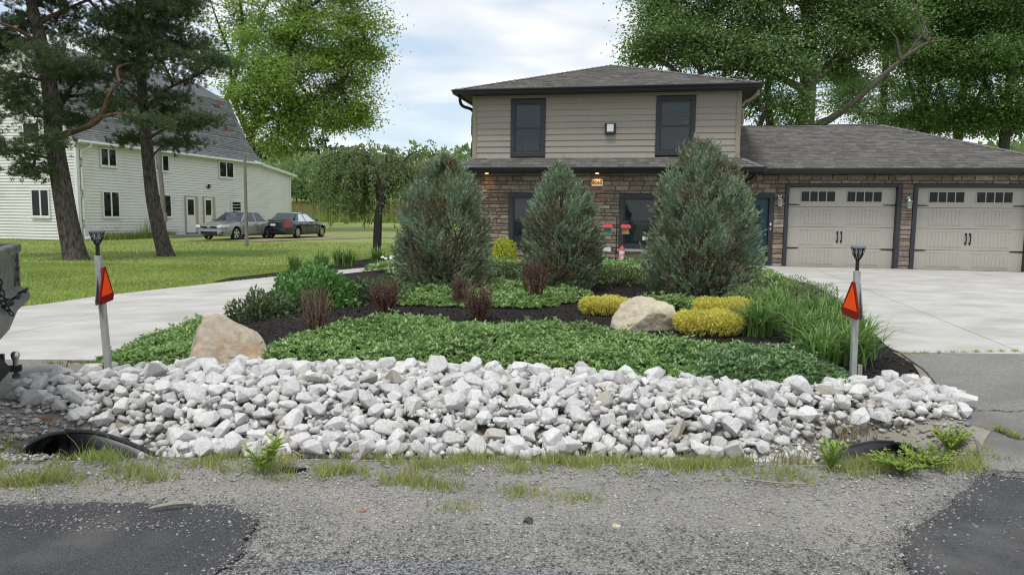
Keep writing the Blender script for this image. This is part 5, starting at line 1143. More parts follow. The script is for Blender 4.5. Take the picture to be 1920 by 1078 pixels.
m_leaf_d = LM('dark_tree_leaves', [(.075, .15, .04), (.115, .205, .055), (.15, .245, .07), (.085, .165, .045), (.20, .30, .10)], transl=.35)
m_leaf_w = LM('weeping_leaves', [(.15, .25, .075), (.22, .33, .10), (.26, .36, .135), (.19, .27, .11), (.32, .34, .19)], transl=.5)
m_wood_far = LM('far_woods_leaves', [(.14, .22, .08), (.20, .29, .105), (.245, .33, .125), (.165, .245, .09), (.29, .37, .16)], transl=.4, ns=.15, nv=.25)
m_wood_dk = LM('far_conifers', [(.025, .05, .03), (.035, .065, .035), (.045, .075, .04)], transl=.1, ns=.2)
m_juni = LM('juniper_sprays', [(.15, .23, .13), (.24, .335, .205), (.185, .275, .16), (.36, .45, .32), (.19, .235, .115)], transl=.15, ns=3, nv=.25, patch=((.20, .165, .105), 2.2, .49, .66))
m_juni_b = LM('juniper_brown', [(.12, .095, .06), (.19, .15, .10), (.10, .10, .065), (.15, .14, .09)], transl=.1)
m_gold = LM('golden_sprays', [(.76, .66, .11), (.90, .82, .24), (.62, .60, .11), (.78, .66, .13), (.42, .47, .10)], transl=.3)
m_globe = LM('yellow_globe_leaves', [(.42, .48, .03), (.55, .58, .05), (.33, .42, .03)], transl=.35)
m_gcov = LM('ground_cover_leaves', [(.13, .235, .075), (.23, .365, .11), (.18, .30, .095), (.31, .45, .16), (.42, .53, .23)], transl=.3, rough=.4, ns=1.6, nv=.22, spec=.4)
m_gcov_b = LM('blue_ground_cover', [(.09, .18, .075), (.15, .265, .11), (.19, .31, .135), (.28, .40, .19)], transl=.25, rough=.35, spec=.45)
m_bush = LM('bush_leaves', [(.08, .20, .05), (.13, .28, .07), (.18, .35, .10), (.10, .235, .055)], transl=.3, rough=.4, spec=.4)
m_low = LM('low_shrub_leaves', [(.06, .105, .045), (.10, .155, .065), (.13, .19, .08), (.16, .17, .085)], transl=.2, rough=.45)
m_box = LM('boxwood_leaves', [(.05, .085, .03), (.08, .13, .045), (.15, .19, .075), (.20, .20, .085)], transl=.2)
m_spread = LM('spreading_shrub_leaves', [(.14, .22, .075), (.19, .275, .10), (.23, .31, .125), (.27, .31, .13)], transl=.3)
m_barb = LM('barberry_leaves', [(.085, .03, .028), (.13, .05, .042), (.10, .055, .04), (.16, .085, .065)], transl=.2)
m_twig = M('barberry_twig', (.16, .105, .075), (.25, .18, .13), scale=9, rough=.9)
m_blade = LM('grass_blades', [(.20, .295, .055), (.27, .355, .08), (.32, .375, .105), (.225, .31, .06)], transl=.35, ns=.5, nv=.3)
m_weed = LM('verge_grass', [(.24, .32, .07), (.33, .38, .10), (.42, .39, .16), (.20, .32, .06), (.50, .43, .24)], transl=.35)
m_weedg = LM('weed_leaves', [(.22, .34, .06), (.32, .43, .09), (.40, .47, .13)], transl=.4)
m_lily = LM('lily_blades', [(.10, .20, .04), (.15, .275, .06), (.22, .34, .10), (.28, .39, .15)], transl=.35, rough=.4, spec=.4)
m_meadowg = LM('meadow_blades', [(.20, .21, .06), (.27, .25, .09), (.33, .28, .12), (.16, .21, .05)], transl=.3)
m_straw = LM('dry_stems', [(.36, .28, .17), (.44, .36, .23), (.30, .23, .15)], transl=.2)

def norm(a): return a / (np.linalg.norm(a, axis=-1, keepdims=True) + 1e-9)
def rand_dirs(r, n): return norm(r.normal(0, 1, (n, 3)))
def leaf_quads(r, C, D, length, width, fold=.0, Nrm=None):
    """diamond leaves: C base points, D unit directions, sizes per leaf"""
    n = len(C); L_ = (np.ones(n) * length)[:, None]; W = (np.ones(n) * width)[:, None]
    ref = rand_dirs(r, n) if Nrm is None else Nrm
    S = norm(np.cross(D, ref)); N_ = np.cross(S, D)
    a = C; b = C + D * L_ * .45 + S * W * .5 + N_ * fold * W; c = C + D * L_; d = C + D * L_ * .45 - S * W * .5 + N_ * fold * W
    V = np.stack([a, b, c, d], 1).reshape(-1, 3); F = np.arange(4 * n).reshape(-1, 4); return V, F
def leaf_tris(r, C, D, length, width):
    n = len(C); L_ = (np.ones(n) * length)[:, None]; W = (np.ones(n) * width)[:, None]; S = norm(np.cross(D, rand_dirs(r, n)))
    V = np.stack([C - S * W * .5, C + S * W * .5, C + D * L_], 1).reshape(-1, 3); return V, np.arange(3 * n).reshape(-1, 3)
def cat_mesh(name, parts, mat, parent=None):
    Vs = []; Fs = []; o = 0
    for V, F in parts: Vs.append(V); Fs.append(F + o); o += len(V)
    return np_mesh(name, np.concatenate(Vs), np.concatenate(Fs), mat, parent)
def limb(a, b, r, bend=.15, n=7):
    a = np.asarray(a, float); b = np.asarray(b, float); L_ = np.linalg.norm(b - a); m = (a + b) / 2 + r.normal(0, bend * L_ * .5, 3) + np.array([0, 0, bend * L_ * .4])
    return spline([a, m, b], n)
def tubes(parts, pts, r0, r1, n=6): parts.append(tube_np(pts, np.linspace(r0, r1, len(pts)), n))

def broadleaf(name, base, trunk, lobes, leaf, mat, bark, label, cat='tree', group=None, seed=0, clumps=90, per=260, cl=(.9, .6), tr=.35, droop=0, limbs=None, twigs=True):
    """trunk: world points; lobes: (centre, radii, weight); leaves gather in clumps round the shell of each lobe"""
    r = np.random.default_rng(seed); base = np.asarray(base, float); root = empty(name, tuple(base), 0, label, cat, group)
    T = spline(trunk, 24) - base; tp = []; tp.append(tube_np(T, np.linspace(tr, tr * .35, len(T)) * np.r_[1.35, 1.15, np.ones(len(T) - 2)], 10))
    skel = [T[5:]]
    for (pts, r0, r1) in (limbs or []):
        q = spline(np.array(pts), 12) - base; tp.append(tube_np(q, np.linspace(r0, r1, 12), 8)); skel.append(q[2:])
    W = np.array([l[2] for l in lobes], float); W /= W.sum(); Vs = []; Fs = []; off = 0
    for (c, rad, w), k in zip(lobes, (W * clumps).astype(int) + 1):
        c = np.asarray(c, float) - base; rad = np.asarray(rad, float); S = np.concatenate(skel)
        e = S[np.argmin(np.linalg.norm(S - c, axis=1))]
        if np.linalg.norm(e - c) > .5: q = limb(e, c, r); tubes(tp, q, tr * .26, tr * .12); S2 = np.concatenate([q[2:], S])
        else: S2 = S
        d = rand_dirs(r, k); rr_ = r.uniform(.35, 1.0, k) ** .6; P = c + d * rad * rr_[:, None]
        for p in P:
            if twigs:
                e = S2[np.argmin(np.linalg.norm(S2 - p, axis=1) + r.uniform(0, 1.0, len(S2)))]; q = limb(e, p, r, .12, 5); tubes(tp, q, tr * .085, tr * .025, 5)
            m = int(per * r.uniform(.5, 1.5)); o = r.normal(0, 1, (m, 3)) * np.array([cl[0], cl[0], cl[1]]) * .5 * r.uniform(.7, 1.3)
            C = p + o; D = norm(r.normal(0, .7, (m, 3)) * np.array([1, 1, .55]) + norm(o) * .5 + np.array([0, 0, -.28 - droop])); V, F = leaf_quads(r, C, D, leaf * r.uniform(.7, 1.3, m), leaf * .62 * r.uniform(.7, 1.2, m), .12, Nrm=np.array([0, 0, 1.0]) + r.normal(0, .45, (m, 3)))
            Vs.append(V); Fs.append(F + off); off += len(V)
    cat_mesh('trunk', tp, bark, root); np_mesh('crown', np.concatenate(Vs), np.concatenate(Fs), mat, root)
    return root
def W3(u, v, y): return tuple(px_at(u, v, y))

# pines on the lawn
def needle_tufts(r, P, D, per, ln, w):
    n = len(P); C = np.repeat(P, per, 0) + r.normal(0, .025, (n * per, 3)); Dn = norm(np.repeat(D, per, 0) * .9 + r.normal(0, .62, (n * per, 3))); return leaf_tris(r, C, Dn, ln * r.uniform(.6, 1.2, n * per), w)
def pine(name, base_px, y, trunk_px, r0, r1, limbs, pads, label, seed, tufts=1.0):
    r = np.random.default_rng(seed); b = px_at(base_px[0], base_px[1], y); b[2] = g1(b[0], b[1]) - .05; root = empty(name, tuple(b), 0, label, 'pine tree', 'pines on the lawn')
    T = spline([b] + [px_at(u, v, y + dy) for u, v, dy in trunk_px], 40) - b; tp = [tube_np(T, np.interp(np.linspace(0, 1, 40), [0, .04, .12, .45, 1], [r0 * 1.35, r0 * 1.12, r0, r0 * .78, r1]), 14)]
    cat_mesh('trunk', tp, m_bark_p, root); lp = []; S = [T[14:]]
    for pts, a, z in limbs: q = spline([px_at(u, v, y + dy) for u, v, dy in pts], 16) - b; tubes(lp, q, a, z, 8); S.append(q[4:])
    S = np.concatenate(S); Vs = []; Fs = []; off = 0
    for (u, v, ru, rv, dy) in pads:
        c = px_at(u, v, y + dy) - b; sc = (y + dy) / FPX; rx, rz = ru * sc, rv * sc; ry = rx * .8; rx, ry, rz = rx * .86, ry * .86, rz * .86; k = max(7, int(rx * rz * 28))
        e = S[np.argmin(np.linalg.norm(S - c, axis=1))]; q = limb(e, c, r, .12, 8); tubes(lp, q, .055, .02, 6)
        for _ in range(k):
            d = rand_dirs(r, 1)[0]; p = c + d * np.array([rx, ry, rz]) * r.uniform(.25, 1) ** .5; tw = limb(q[r.integers(3, 8)], p, r, .1, 4); tubes(lp, tw, .014, .006, 4)
            m = int(34 * tufts); o = r.normal(0, 1, (m, 3)) * np.array([.25, .25, .11]); Pt = p + o; Dt = norm(o * np.array([1, 1, .5]) + np.array([0, 0, .22]) + r.normal(0, .15, (m, 3)))
            V, F = needle_tufts(r, Pt, Dt, 15, .13, .021); Vs.append(V); Fs.append(F + off); off += len(V)
    cat_mesh('limbs', lp, m_bark_r, root); np_mesh('needles', np.concatenate(Vs), np.concatenate(Fs), m_needle, root)
    return root
pine('pine_tree', (143, 487), 22.5, [(128, 420, 0), (115, 345, 0), (102, 265, 0), (97, 195, .1), (88, 130, .1), (72, 60, .2), (58, 0, .2), (50, -80, .2), (45, -150, .2)], .30, .09,
     [([(106, 258, 0), (140, 246, -.3), (176, 232, -.6), (193, 212, -.7), (205, 178, -.8), (232, 148, -.9)], .11, .035), ([(190, 220, -.65), (225, 214, -.9), (268, 224, -1.1)], .06, .03), ([(100, 215, 0), (70, 190, .6), (30, 150, 1.0), (-20, 120, 1.3)], .10, .04),
      ([(80, 90, .1), (40, 60, -.4), (-10, 40, -.8)], .08, .03), ([(68, 45, .2), (120, 20, .6), (190, -10, .8)], .08, .03), ([(104, 300, 0), (60, 290, -.5), (10, 280, -.8)], .05, .02), ([(100, 240, 0), (130, 170, 1.2), (170, 120, 1.6)], .07, .03)],
     [(28, 60, 68, 36, .2), (20, 150, 70, 42, -.6), (108, 105, 78, 38, -1.0), (100, 40, 75, 38, 1.0), (55, 215, 60, 34, -.6), (20, 285, 50, 22, -.8), (62, 315, 45, 14, -.7), (205, 65, 80, 42, 1.0), (165, 150, 62, 30, .9), (150, 178, 56, 16, 1.0),
      (250, 118, 56, 28, .7), (250, 30, 66, 36, 1.2), (-50, 100, 80, 70, .8), (-60, 240, 60, 50, .2), (40, -40, 120, 50, 0), (180, -50, 110, 50, .5), (60, -140, 140, 60, 0), (275, 225, 34, 12, -1.1), (128, 225, 26, 11, .8), (215, 203, 30, 9, .5), (85, 262, 36, 16, -1.2), (235, 85, 60, 32, .9)],
     'taller leaning pine with a long bare reddish limb reaching right', 11)
pine('pine_tree', (312, 481), 25.0, [(298, 430, 0), (286, 370, 0), (279, 310, 0), (272, 240, 0), (266, 160, 0), (262, 80, 0), (262, 0, 0), (258, -70, 0), (256, -130, 0)], .235, .07,
     [([(270, 205, 0), (310, 170, -.6), (350, 150, -1)], .07, .025), ([(276, 262, 0), (320, 238, -.8), (385, 232, -1.2)], .06, .02), ([(266, 130, 0), (320, 90, .5), (380, 85, .6)], .06, .02), ([(265, 110, 0), (220, 80, .4), (190, 90, .4)], .05, .02), ([(280, 300, 0), (310, 270, -.5), (345, 268, -.7)], .04, .015)],
     [(335, 60, 62, 40, .5), (370, 95, 50, 28, .3), (300, 110, 56, 32, -.9), (345, 145, 52, 22, -1.0), (400, 120, 24, 14, -.8), (312, 178, 44, 16, -.8), (375, 226, 34, 6, -1.2), (325, 236, 40, 10, -1.0), (338, 270, 36, 8, -.7), (300, 40, 62, 34, -.6), (330, 10, 60, 30, .3), (255, 70, 50, 36, -.8),
      (270, -50, 110, 50, 0), (260, -120, 90, 50, 0), (250, 265, 30, 12, .6), (318, 214, 40, 12, .3), (230, 130, 42, 28, .6), (240, 195, 36, 22, .8)],
     'slimmer curved pine standing right of the taller leaning pine', 12)

# light green tree behind the barn, and a looser one beside it
lx = lambda u, v, y, ru, rv, w, dy=0: (W3(u, v, y + dy), (ru * (y + dy) / FPX, ru * .8 * (y + dy) / FPX, rv * (y + dy) / FPX), w)
bz = g1(-22, 58)
broadleaf('locust_tree', (-22.0, 58, bz), [(-22.0, 58, bz - .2), W3(472, 330, 58), W3(470, 260, 58), W3(500, 190, 58), W3(540, 110, 58), W3(560, 30, 58)],
          [lx(600, 60, 58, 85, 70, 3), lx(555, 150, 58, 75, 55, 2.4, -2), lx(640, 130, 58, 75, 60, 2.6, 1), lx(470, 130, 58, 55, 50, 1.5, -1), lx(480, 195, 58, 60, 40, 1.5, -2), lx(520, 245, 58, 62, 40, 1.8, -1.5), lx(590, 220, 58, 75, 45, 2.2), lx(660, 205, 58, 55, 38, 1.5), lx(690, 80, 58, 40, 60, 1.2),
           lx(560, -40, 58, 110, 60, 2.5), lx(640, -20, 58, 60, 50, 1.2), lx(505, 60, 58, 50, 50, 1.2)], .235, m_leaf_l, m_bark_d, 'tall bright green spreading tree behind the barn end', seed=21, clumps=290, per=240, cl=(1.35, .66), tr=.52,
          limbs=[([W3(470, 260, 58), W3(440, 190, 58), W3(430, 100, 57.5)], .25, .08), ([W3(480, 235, 58), W3(560, 200, 57), W3(640, 160, 57)], .22, .06)])
broadleaf('locust_tree', (-28.5, 64, g1(-28.5, 64)), [(-28.5, 64, -.3), W3(400, 260, 64), W3(445, 130, 64), W3(455, 60, 64), W3(450, 0, 64)], [lx(430, 90, 64, 50, 50, 1), lx(410, 20, 64, 60, 40, 1), lx(470, 30, 64, 40, 40, 1), lx(390, 110, 64, 34, 40, .8), lx(330, 20, 64, 60, 40, .8), lx(455, -50, 64, 90, 40, 1)],
          .24, m_leaf_l, m_bark_d, 'thin open crowned tree between the pines and the bright green tree', seed=22, clumps=90, per=90, cl=(1.1, .7), tr=.3,
          limbs=[([W3(445, 130, 64), W3(415, 60, 64), W3(390, -10, 64)], .14, .04), ([W3(447, 110, 64), W3(480, 50, 64), W3(505, 0, 64)], .14, .04)])
# big maple behind the garage
broadleaf('maple_tree', (12.4, 31, 0), [(12.4, 31, -.2), W3(1508, 250, 31), W3(1515, 150, 31), W3(1520, 80, 31), W3(1510, 10, 31), W3(1500, -80, 31)],
          [lx(1250, 60, 31, 60, 45, 1.3, -1), lx(1330, 100, 31, 75, 38, 1.6, -1), lx(1400, 50, 31, 90, 55, 2.4), lx(1450, 110, 31, 70, 40, 1.6, -1.5), lx(1560, 60, 31, 90, 55, 2.4), lx(1640, 30, 31, 70, 50, 1.6), lx(1480, 200, 31, 36, 34, .7, -1.6), lx(1215, 105, 31, 40, 16, .5, -1), lx(1290, 30, 31, 70, 40, 1.4), lx(1400, -40, 31, 140, 50, 2.6),
           lx(1560, -40, 31, 130, 60, 2.6), lx(1460, -120, 31, 150, 60, 2.6), lx(1580, 130, 31, 50, 34, .8, 1), lx(1350, 160, 31, 40, 20, .5, -1), lx(1420, 190, 31, 24, 30, .4, 1), lx(1690, 75, 31, 36, 26, .5), lx(1240, 10, 31, 50, 34, .8), lx(1600, 175, 31, 40, 30, .5, 3)],
          .14, m_leaf_m, m_bark, 'large spreading maple rising behind the garage roof', seed=23, clumps=420, per=270, cl=(.88, .42), tr=.46,
          limbs=[([W3(1512, 240, 31), W3(1560, 222, 30.5), W3(1620, 175, 30), W3(1690, 112, 29.5), W3(1740, 80, 29.5), W3(1780, 77, 29.5)], .19, .015), ([W3(1688, 112, 29.5), W3(1680, 70, 29.4)], .08, .04), ([W3(1700, 105, 29.5), W3(1725, 70, 29.4), W3(1745, 62, 29.4)], .06, .02),
                 ([W3(1508, 170, 31), W3(1470, 150, 30.5), W3(1400, 130, 30), W3(1330, 130, 30), W3(1290, 160, 30)], .18, .06), ([W3(1512, 165, 31), W3(1560, 120, 31), W3(1620, 50, 31)], .22, .07), ([W3(1514, 130, 31), W3(1480, 50, 31), W3(1440, -30, 31)], .22, .08), ([W3(1500, 220, 31), W3(1445, 200, 30.5), W3(1420, 250, 30.3)], .14, .10), ([W3(1445, 245, 31), W3(1440, 160, 31), W3(1455, 60, 31)], .20, .06)])
# trees at the right behind the garage
for i, (u, y, lean, lbl, sd) in enumerate([(1736, 40, -10, 'dark leafy tree behind the garage, next to the big maple', 31), (1790, 43, 22, 'dark leafy tree with leaning forked trunk behind the garage roof hip', 32), (1880, 39, 16, 'dense dark tree at the right edge above the garage', 33), (1960, 44, 0, 'dark tree crown reaching in from beyond the right edge', 34), (1650, 52, 10, 'distant dark tree filling the gap under the maple limb', 35)]):
    bx_ = px_at(u, 300, y); z0 = g1(bx_[0], y); T_ = [(bx_[0], y, z0 - .2), W3(u + lean * .4, 230, y), W3(u + lean, 130, y), W3(u + lean * 1.6, 40, y), W3(u + lean * 2, -60, y)]
    low = i == 4
    lobes = [lx(u - 40, 40, y, 60, 40, 1.2), lx(u + 50, 20, y, 60, 45, 1.2), lx(u - 20, 110, y, 62, 36, 1.2, -1), lx(u + 55, 110, y, 52, 40, 1.2, 1), lx(u, -40, y, 110, 50, 1.8), lx(u + 10, 180, y, 60, 30, .9, -1), lx(u - 30, 225, y, 46, 22, .7), lx(u + 50, 225, y, 48, 24, .8), lx(u, -120, y, 90, 50, 1)] if not low else [lx(u - 40, 215, y, 50, 24, 1), lx(u + 30, 225, y, 60, 20, 1), lx(u + 20, 170, y, 50, 26, 1), lx(u - 60, 160, y, 40, 30, 1), lx(u, 100, y, 70, 30, 1)]
    broadleaf('shade_tree', (bx_[0], y, z0), T_, lobes, .17, m_leaf_d, m_bark_d, lbl, group='dark trees behind the garage', seed=sd, clumps=170 if not low else 60, per=205, cl=(1.15, .5), tr=.30,
              limbs=[([W3(u + lean * .5, 235, y), W3(u + lean * 1.5 + 25, 150, y), W3(u + 60, 40, y)], .16, .05), ([W3(u + lean * .4, 245, y), W3(u - 30, 160, y), W3(u - 45, 60, y)], .14, .04)] if not low else None)

# weeping tree in the bed across the drive
def weeping():
    r = np.random.default_rng(51); b = np.array([-4.0, 21.1, g1(-4.0, 21.1)]); root = empty('weeping_tree', tuple(b), 0, 'small weeping tree with drooping crown in the bed across the drive', 'tree'); tp = []
    T = spline([(0, 0, -.05), (.02, 0, .8), (.06, .03, 1.45), (.18, .05, 1.75)], 14); tp.append(tube_np(T, np.linspace(.135, .10, 14) * np.r_[1.3, np.ones(13)], 10)); Vs = []; Fs = []; off = 0
    for i in range(26):
        a = r.uniform(0, 2 * pi); R_ = r.uniform(.6, 2.0); h = r.uniform(2.55, 3.55) - .12 * R_; e = np.array([.15 + R_ * .62 * cos(a), R_ * .62 * sin(a), h]); q = spline([T[-1 - r.integers(0, 3)], (T[-1] + e) / 2 + np.array([0, 0, .25]), e, e + np.array([R_ * .35 * cos(a), R_ * .35 * sin(a), -.25])], 14); tubes(tp, q, .045, .012, 5)
        for j in range(15):
            p0 = q[r.integers(5, 14)] + r.normal(0, .12, 3); l = r.uniform(.5, 1.55) * (1.0 if r.random() < .7 else 1.4); a2 = a + r.normal(0, .8); p1 = p0 + np.array([.28 * cos(a2), .28 * sin(a2), -.05]); p2 = p0 + np.array([.42 * cos(a2), .42 * sin(a2), -l]); p2[2] = max(p2[2], r.uniform(.95, 1.5)); w = spline([p0, p1, (p1 + p2) / 2 + np.array([.08 * cos(a2), .08 * sin(a2), 0]), p2], 12); tubes(tp, w, .007, .003, 3)
            m = 54; t = r.uniform(.15, 1, m); C = np.stack([np.interp(t, np.linspace(0, 1, 12), w[:, k]) for k in range(3)], 1) + r.normal(0, .03, (m, 3)); D = norm(r.normal(0, .6, (m, 3)) + np.array([0, 0, -.8])); V, F = leaf_quads(r, C, D, .095 * r.uniform(.7, 1.3, m), .042, .1); Vs.append(V); Fs.append(F + off); off += len(V)
    cat_mesh('trunk', tp, m_bark_d, root); np_mesh('crown', np.concatenate(Vs), np.concatenate(Fs), m_leaf_w, root)
weeping()

# far woods, meadow and single trees at the wood edge
def crown_ball(r, c, rx, rz, n, lf, Vs, Fs, off):
    d = rand_dirs(r, n); d[:, 2] = np.abs(d[:, 2]) * 1.1 - .25; lump = 1 + .28 * np.sin(d[:, 0] * 5 + c[0]) * np.cos(d[:, 2] * 4 + c[1]); P = np.asarray(c) + d * np.array([rx, rx, rz]) * (lump * r.uniform(.72, 1.04, n))[:, None]
    V, F = leaf_quads(r, P, norm(d + r.normal(0, .7, (n, 3))), lf * r.uniform(.6, 1.4, n), lf * .75, .1); Vs.append(V); Fs.append(F + off); return off + len(V)
def woods(name, mat, spec, lbl, seed):
    r = np.random.default_rng(seed); Vs = []; Fs = []; off = 0
    for (x0, x1, y0, y1, n, rx, rz, per, lf) in spec:
        for _ in range(n): x, y = r.uniform(x0, x1), r.uniform(y0, y1); s = r.uniform(.7, 1.3); off = crown_ball(r, (x, y, g1(x, y) + rz * s * .7), rx * s, rz * s, per, lf, Vs, Fs, off)
    tag(np_mesh(name, np.concatenate(Vs), np.concatenate(Fs), mat), lbl, 'woods', None, 'stuff')
woods('far_woods', m_wood_far, [(-75, 10, 112, 150, 90, 3.6, 4.2, 260, .9), (-110, 40, 150, 230, 120, 5, 6, 170, 1.4), (-140, 60, 230, 290, 90, 7, 8, 130, 2.2), (10, 90, 95, 160, 70, 5, 6.5, 170, 1.3), (-130, -70, 90, 160, 60, 5, 7, 160, 1.3)], 'far green woods rising beyond the meadow', 61)
woods('far_conifer_woods', m_wood_dk, [(-110, -62, 225, 250, 26, 5, 9, 170, 1.6)], 'dark evergreen wood on the hill behind the meadow', 62)
for i, (u, y, s, lbl) in enumerate([(585, 104, 1.0, 'round bushy tree at the meadow edge right of the barn'), (556, 108, 1.15, 'pale green tree at the meadow edge close to the barn wall'), (615, 112, .8, 'low shrubby tree at the meadow edge behind the black sedan'), (868, 62, 1.5, 'leafy tree showing behind the left corner of the brown house'), (650, 106, 1.0, 'bushy tree at the meadow edge seen past the weeping tree')]):
    p = px_at(u, 400, y); z = g1(p[0], y); r = np.random.default_rng(70 + i); root = empty('bushy_tree', (p[0], y, z), 0, lbl, 'tree', 'bushy trees along the meadow edge'); Vs = []; Fs = []; off = 0; H = 3.6 * s
    for k in range(7): a = r.uniform(0, 6.3); off = crown_ball(r, (1.0 * s * cos(a), 1.0 * s * sin(a), H * r.uniform(.35, .8)), 1.3 * s, 1.5 * s, 260, .42, Vs, Fs, off)
    np_mesh('crown', np.concatenate(Vs), np.concatenate(Fs), m_leaf_d if i == 0 else m_wood_far, root); cat_mesh('trunk', [tube_np(spline([(0, 0, -.3), (.05, 0, H * .4), (0, .05, H * .8)], 8), np.linspace(.16, .05, 8) * s, 8)], m_bark_d, root)
def blades(name, P, h, w, mat, lbl, cat_, seed, lean=.35, parent=None):
    r = np.random.default_rng(seed); n = len(P); D = norm(np.stack([r.normal(0, lean, n), r.normal(0, lean, n), np.ones(n)], 1)); V, F = leaf_tris(r, P, D, h * r.uniform(.5, 1.3, n), w); o = np_mesh(name, V, F, mat, None)
    return tag(o, lbl, cat_, None, 'stuff') if parent is None else o
def scatter_in(r, n, x0, x1, y0, y1, polys_out=(), polys_in=None, noise=None):
    X = r.uniform(x0, x1, n); Y = r.uniform(y0, y1, n); k = np.ones(n, bool)
    if polys_in: k &= np.any([inside(p, X, Y) for p in polys_in], axis=0)
    for p in polys_out: k &= ~inside(p, X, Y)
    X, Y = X[k], Y[k]; return np.stack([X, Y, g(X, Y)], 1)
rg = np.random.default_rng(80)
P = scatter_in(rg, 40000, -45, 12, 78, 112); blades('meadow_grass', P, .9, .12, m_meadowg, 'tall pale meadow grass beyond the lawn', 'tall grass', 81, .25)
P = scatter_in(rg, 9000, -45, 12, 76, 82); blades('meadow_edge_grass', P, .8, .14, m_blade, 'darker tall grass along the near edge of the meadow', 'tall grass', 82, .25)
LAWN_OUT = [DRIVE, FARBED, ISLAND]
P = scatter_in(rg, 105000, -17, -2.2, 9.4, 21, LAWN_OUT); P = P[P[:, 0] > -P[:, 1] * .76 - .5]; blades('lawn_grass', P, .055, .013, m_blade, 'mown lawn grass left of the drive', 'lawn grass', 83, .5)
P = scatter_in(rg, 42000, -27, -2.2, 21, 36, [FARBED]); P = P[P[:, 0] > -P[:, 1] * .76 - .5]; blades('lawn_grass', P, .065, .022, m_blade, 'mown lawn grass under the pines', 'lawn grass', 84, .5)
# tall weeds at the foot of the barn
def wall_weeds():
    r = np.random.default_rng(85); n = 1500; s = r.uniform(1.2, 6.2, n); t = -np.abs(r.normal(.25, .2, n)) - .05; b_ = np.array([-21.1, 34.9]); P = np.stack([b_[0] + s * sin(BB) - t * -cos(BB) * -1, b_[1] + s * cos(BB) + t * sin(BB)], 1)
    P = np.stack([b_[0] + s * sin(BB) + (-t) * cos(BB), b_[1] + s * cos(BB) - (-t) * sin(BB)], 1); Z = g(P[:, 0], P[:, 1]); blades('weedy_grass', np.column_stack([P, Z]), .42, .03, m_blade, 'uncut weedy grass along the barn wall', 'grass', 86, .3)
    s = r.normal(3.9, .4, 90); P = np.stack([b_[0] + s * sin(BB) + .5 * cos(BB), b_[1] + s * cos(BB) - .5 * sin(BB)], 1); blades('tall_weed_stems', np.column_stack([P, g(P[:, 0], P[:, 1])]), 1.1, .02, m_blade, 'tall weed stems against the barn wall', 'weeds', 87, .15)
wall_weeds()

# ------------------------------------------------------------------ planted island
def juniper(name, b, H, R_, label, seed, n=2300, dead=.25, peak=.30):
    r = np.random.default_rng(seed); root = empty(name, (b[0], b[1], g1(b[0], b[1])), 0, label, 'juniper', 'blue green junipers on the island')
    prof = lambda t: np.interp(t, [0, .06, .16, peak, .5, .7, .85, .95, 1], [.74, .90, 1, 1.02, .96, .79, .54, .28, .06])
    K = 130; tl = r.beta(1.1, 1.2, K); al = r.uniform(0, 2 * pi, K); rl = r.uniform(.80, 1.12, K); q_ = r.integers(0, K, n); s_ = r.normal(0, 1, (n, 2)); t = np.clip(tl[q_] + s_[:, 0] * .045, 0, 1); a = al[q_] + s_[:, 1] * .11 * R_ / (prof(t) * R_ + .08) / .6; rr_ = prof(t) * R_ * rl[q_] * (1 - .085 * (s_ ** 2).sum(1) * r.uniform(.4, 1.2, n)); rr_ = np.maximum(rr_, .02)
    C = np.stack([rr_ * np.cos(a), rr_ * np.sin(a), t * H * .96 + .03], 1); out = np.stack([np.cos(a), np.sin(a), np.zeros(n)], 1); D = norm(out * (.55 + .35 * (1 - t))[:, None] + np.array([0, 0, 1.0]) * (.45 + t)[:, None] + r.normal(0, .22, (n, 3)))
    sl = r.uniform(.08, .17, n) * (1 + .8 * (r.random(n) < .10)); k = 11; q = np.tile(np.linspace(.0, .85, k), n); CC = np.repeat(C, k, 0) + np.repeat(D, k, 0) * (np.repeat(sl, k) * q)[:, None]; side = norm(np.cross(np.repeat(D, k, 0), r.normal(0, 1, (n * k, 3)))); DD = norm(np.repeat(D, k, 0) + side * .75 * (1 - q[:, None] * .6))
    V, F = leaf_quads(r, CC, DD, r.uniform(.045, .085, n * k), .017, .1); np_mesh('foliage', V, F, m_juni, root)
    m = 900; t = r.beta(1.0, 1.9, m); a = r.uniform(0, 2 * pi, m); rr_ = prof(t) * R_ * r.uniform(.35, .93, m); C = np.stack([rr_ * np.cos(a), rr_ * np.sin(a), t * H * .85 + .02], 1); D = norm(np.stack([np.cos(a), np.sin(a), np.ones(m) * 1.2], 1) + r.normal(0, .3, (m, 3))); k = 8; CC = np.repeat(C, k, 0) + r.normal(0, .04, (m * k, 3)); DD = norm(np.repeat(D, k, 0) + r.normal(0, .5, (m * k, 3))); V, F = leaf_quads(r, CC, DD, r.uniform(.05, .10, m * k), .016, .1); np_mesh('inner_foliage', V, F, m_juni_b, root)
    tp = []
    for i in range(26): a = r.uniform(0, 2 * pi); e = np.array([cos(a), sin(a), 0]) * R_ * r.uniform(.35, .8) + np.array([0, 0, H * r.uniform(.15, .6)]); tubes(tp, limb((.1 * cos(a), .1 * sin(a), -.05), e, r, .15, 7), .022, .006, 5)
    tubes(tp, spline([(0, 0, -.1), (.02, 0, H * .4), (0, .02, H * .85)], 10), .06, .015, 8); cat_mesh('stems', tp, m_bark_d, root)
juniper('juniper', (-1.10, 11.45), 2.14, .70, 'broad rounded juniper left of the other two, browned in its middle', 101, 3000, peak=.34)
juniper('juniper', (.79, 11.75), 2.04, .57, 'middle juniper, the narrowest, in front of the ground floor window', 102, 2500, peak=.32)
juniper('juniper', (2.95, 11.25), 2.40, .80, 'tallest juniper at the right, hiding part of the teal door', 103, 3400, peak=.30)
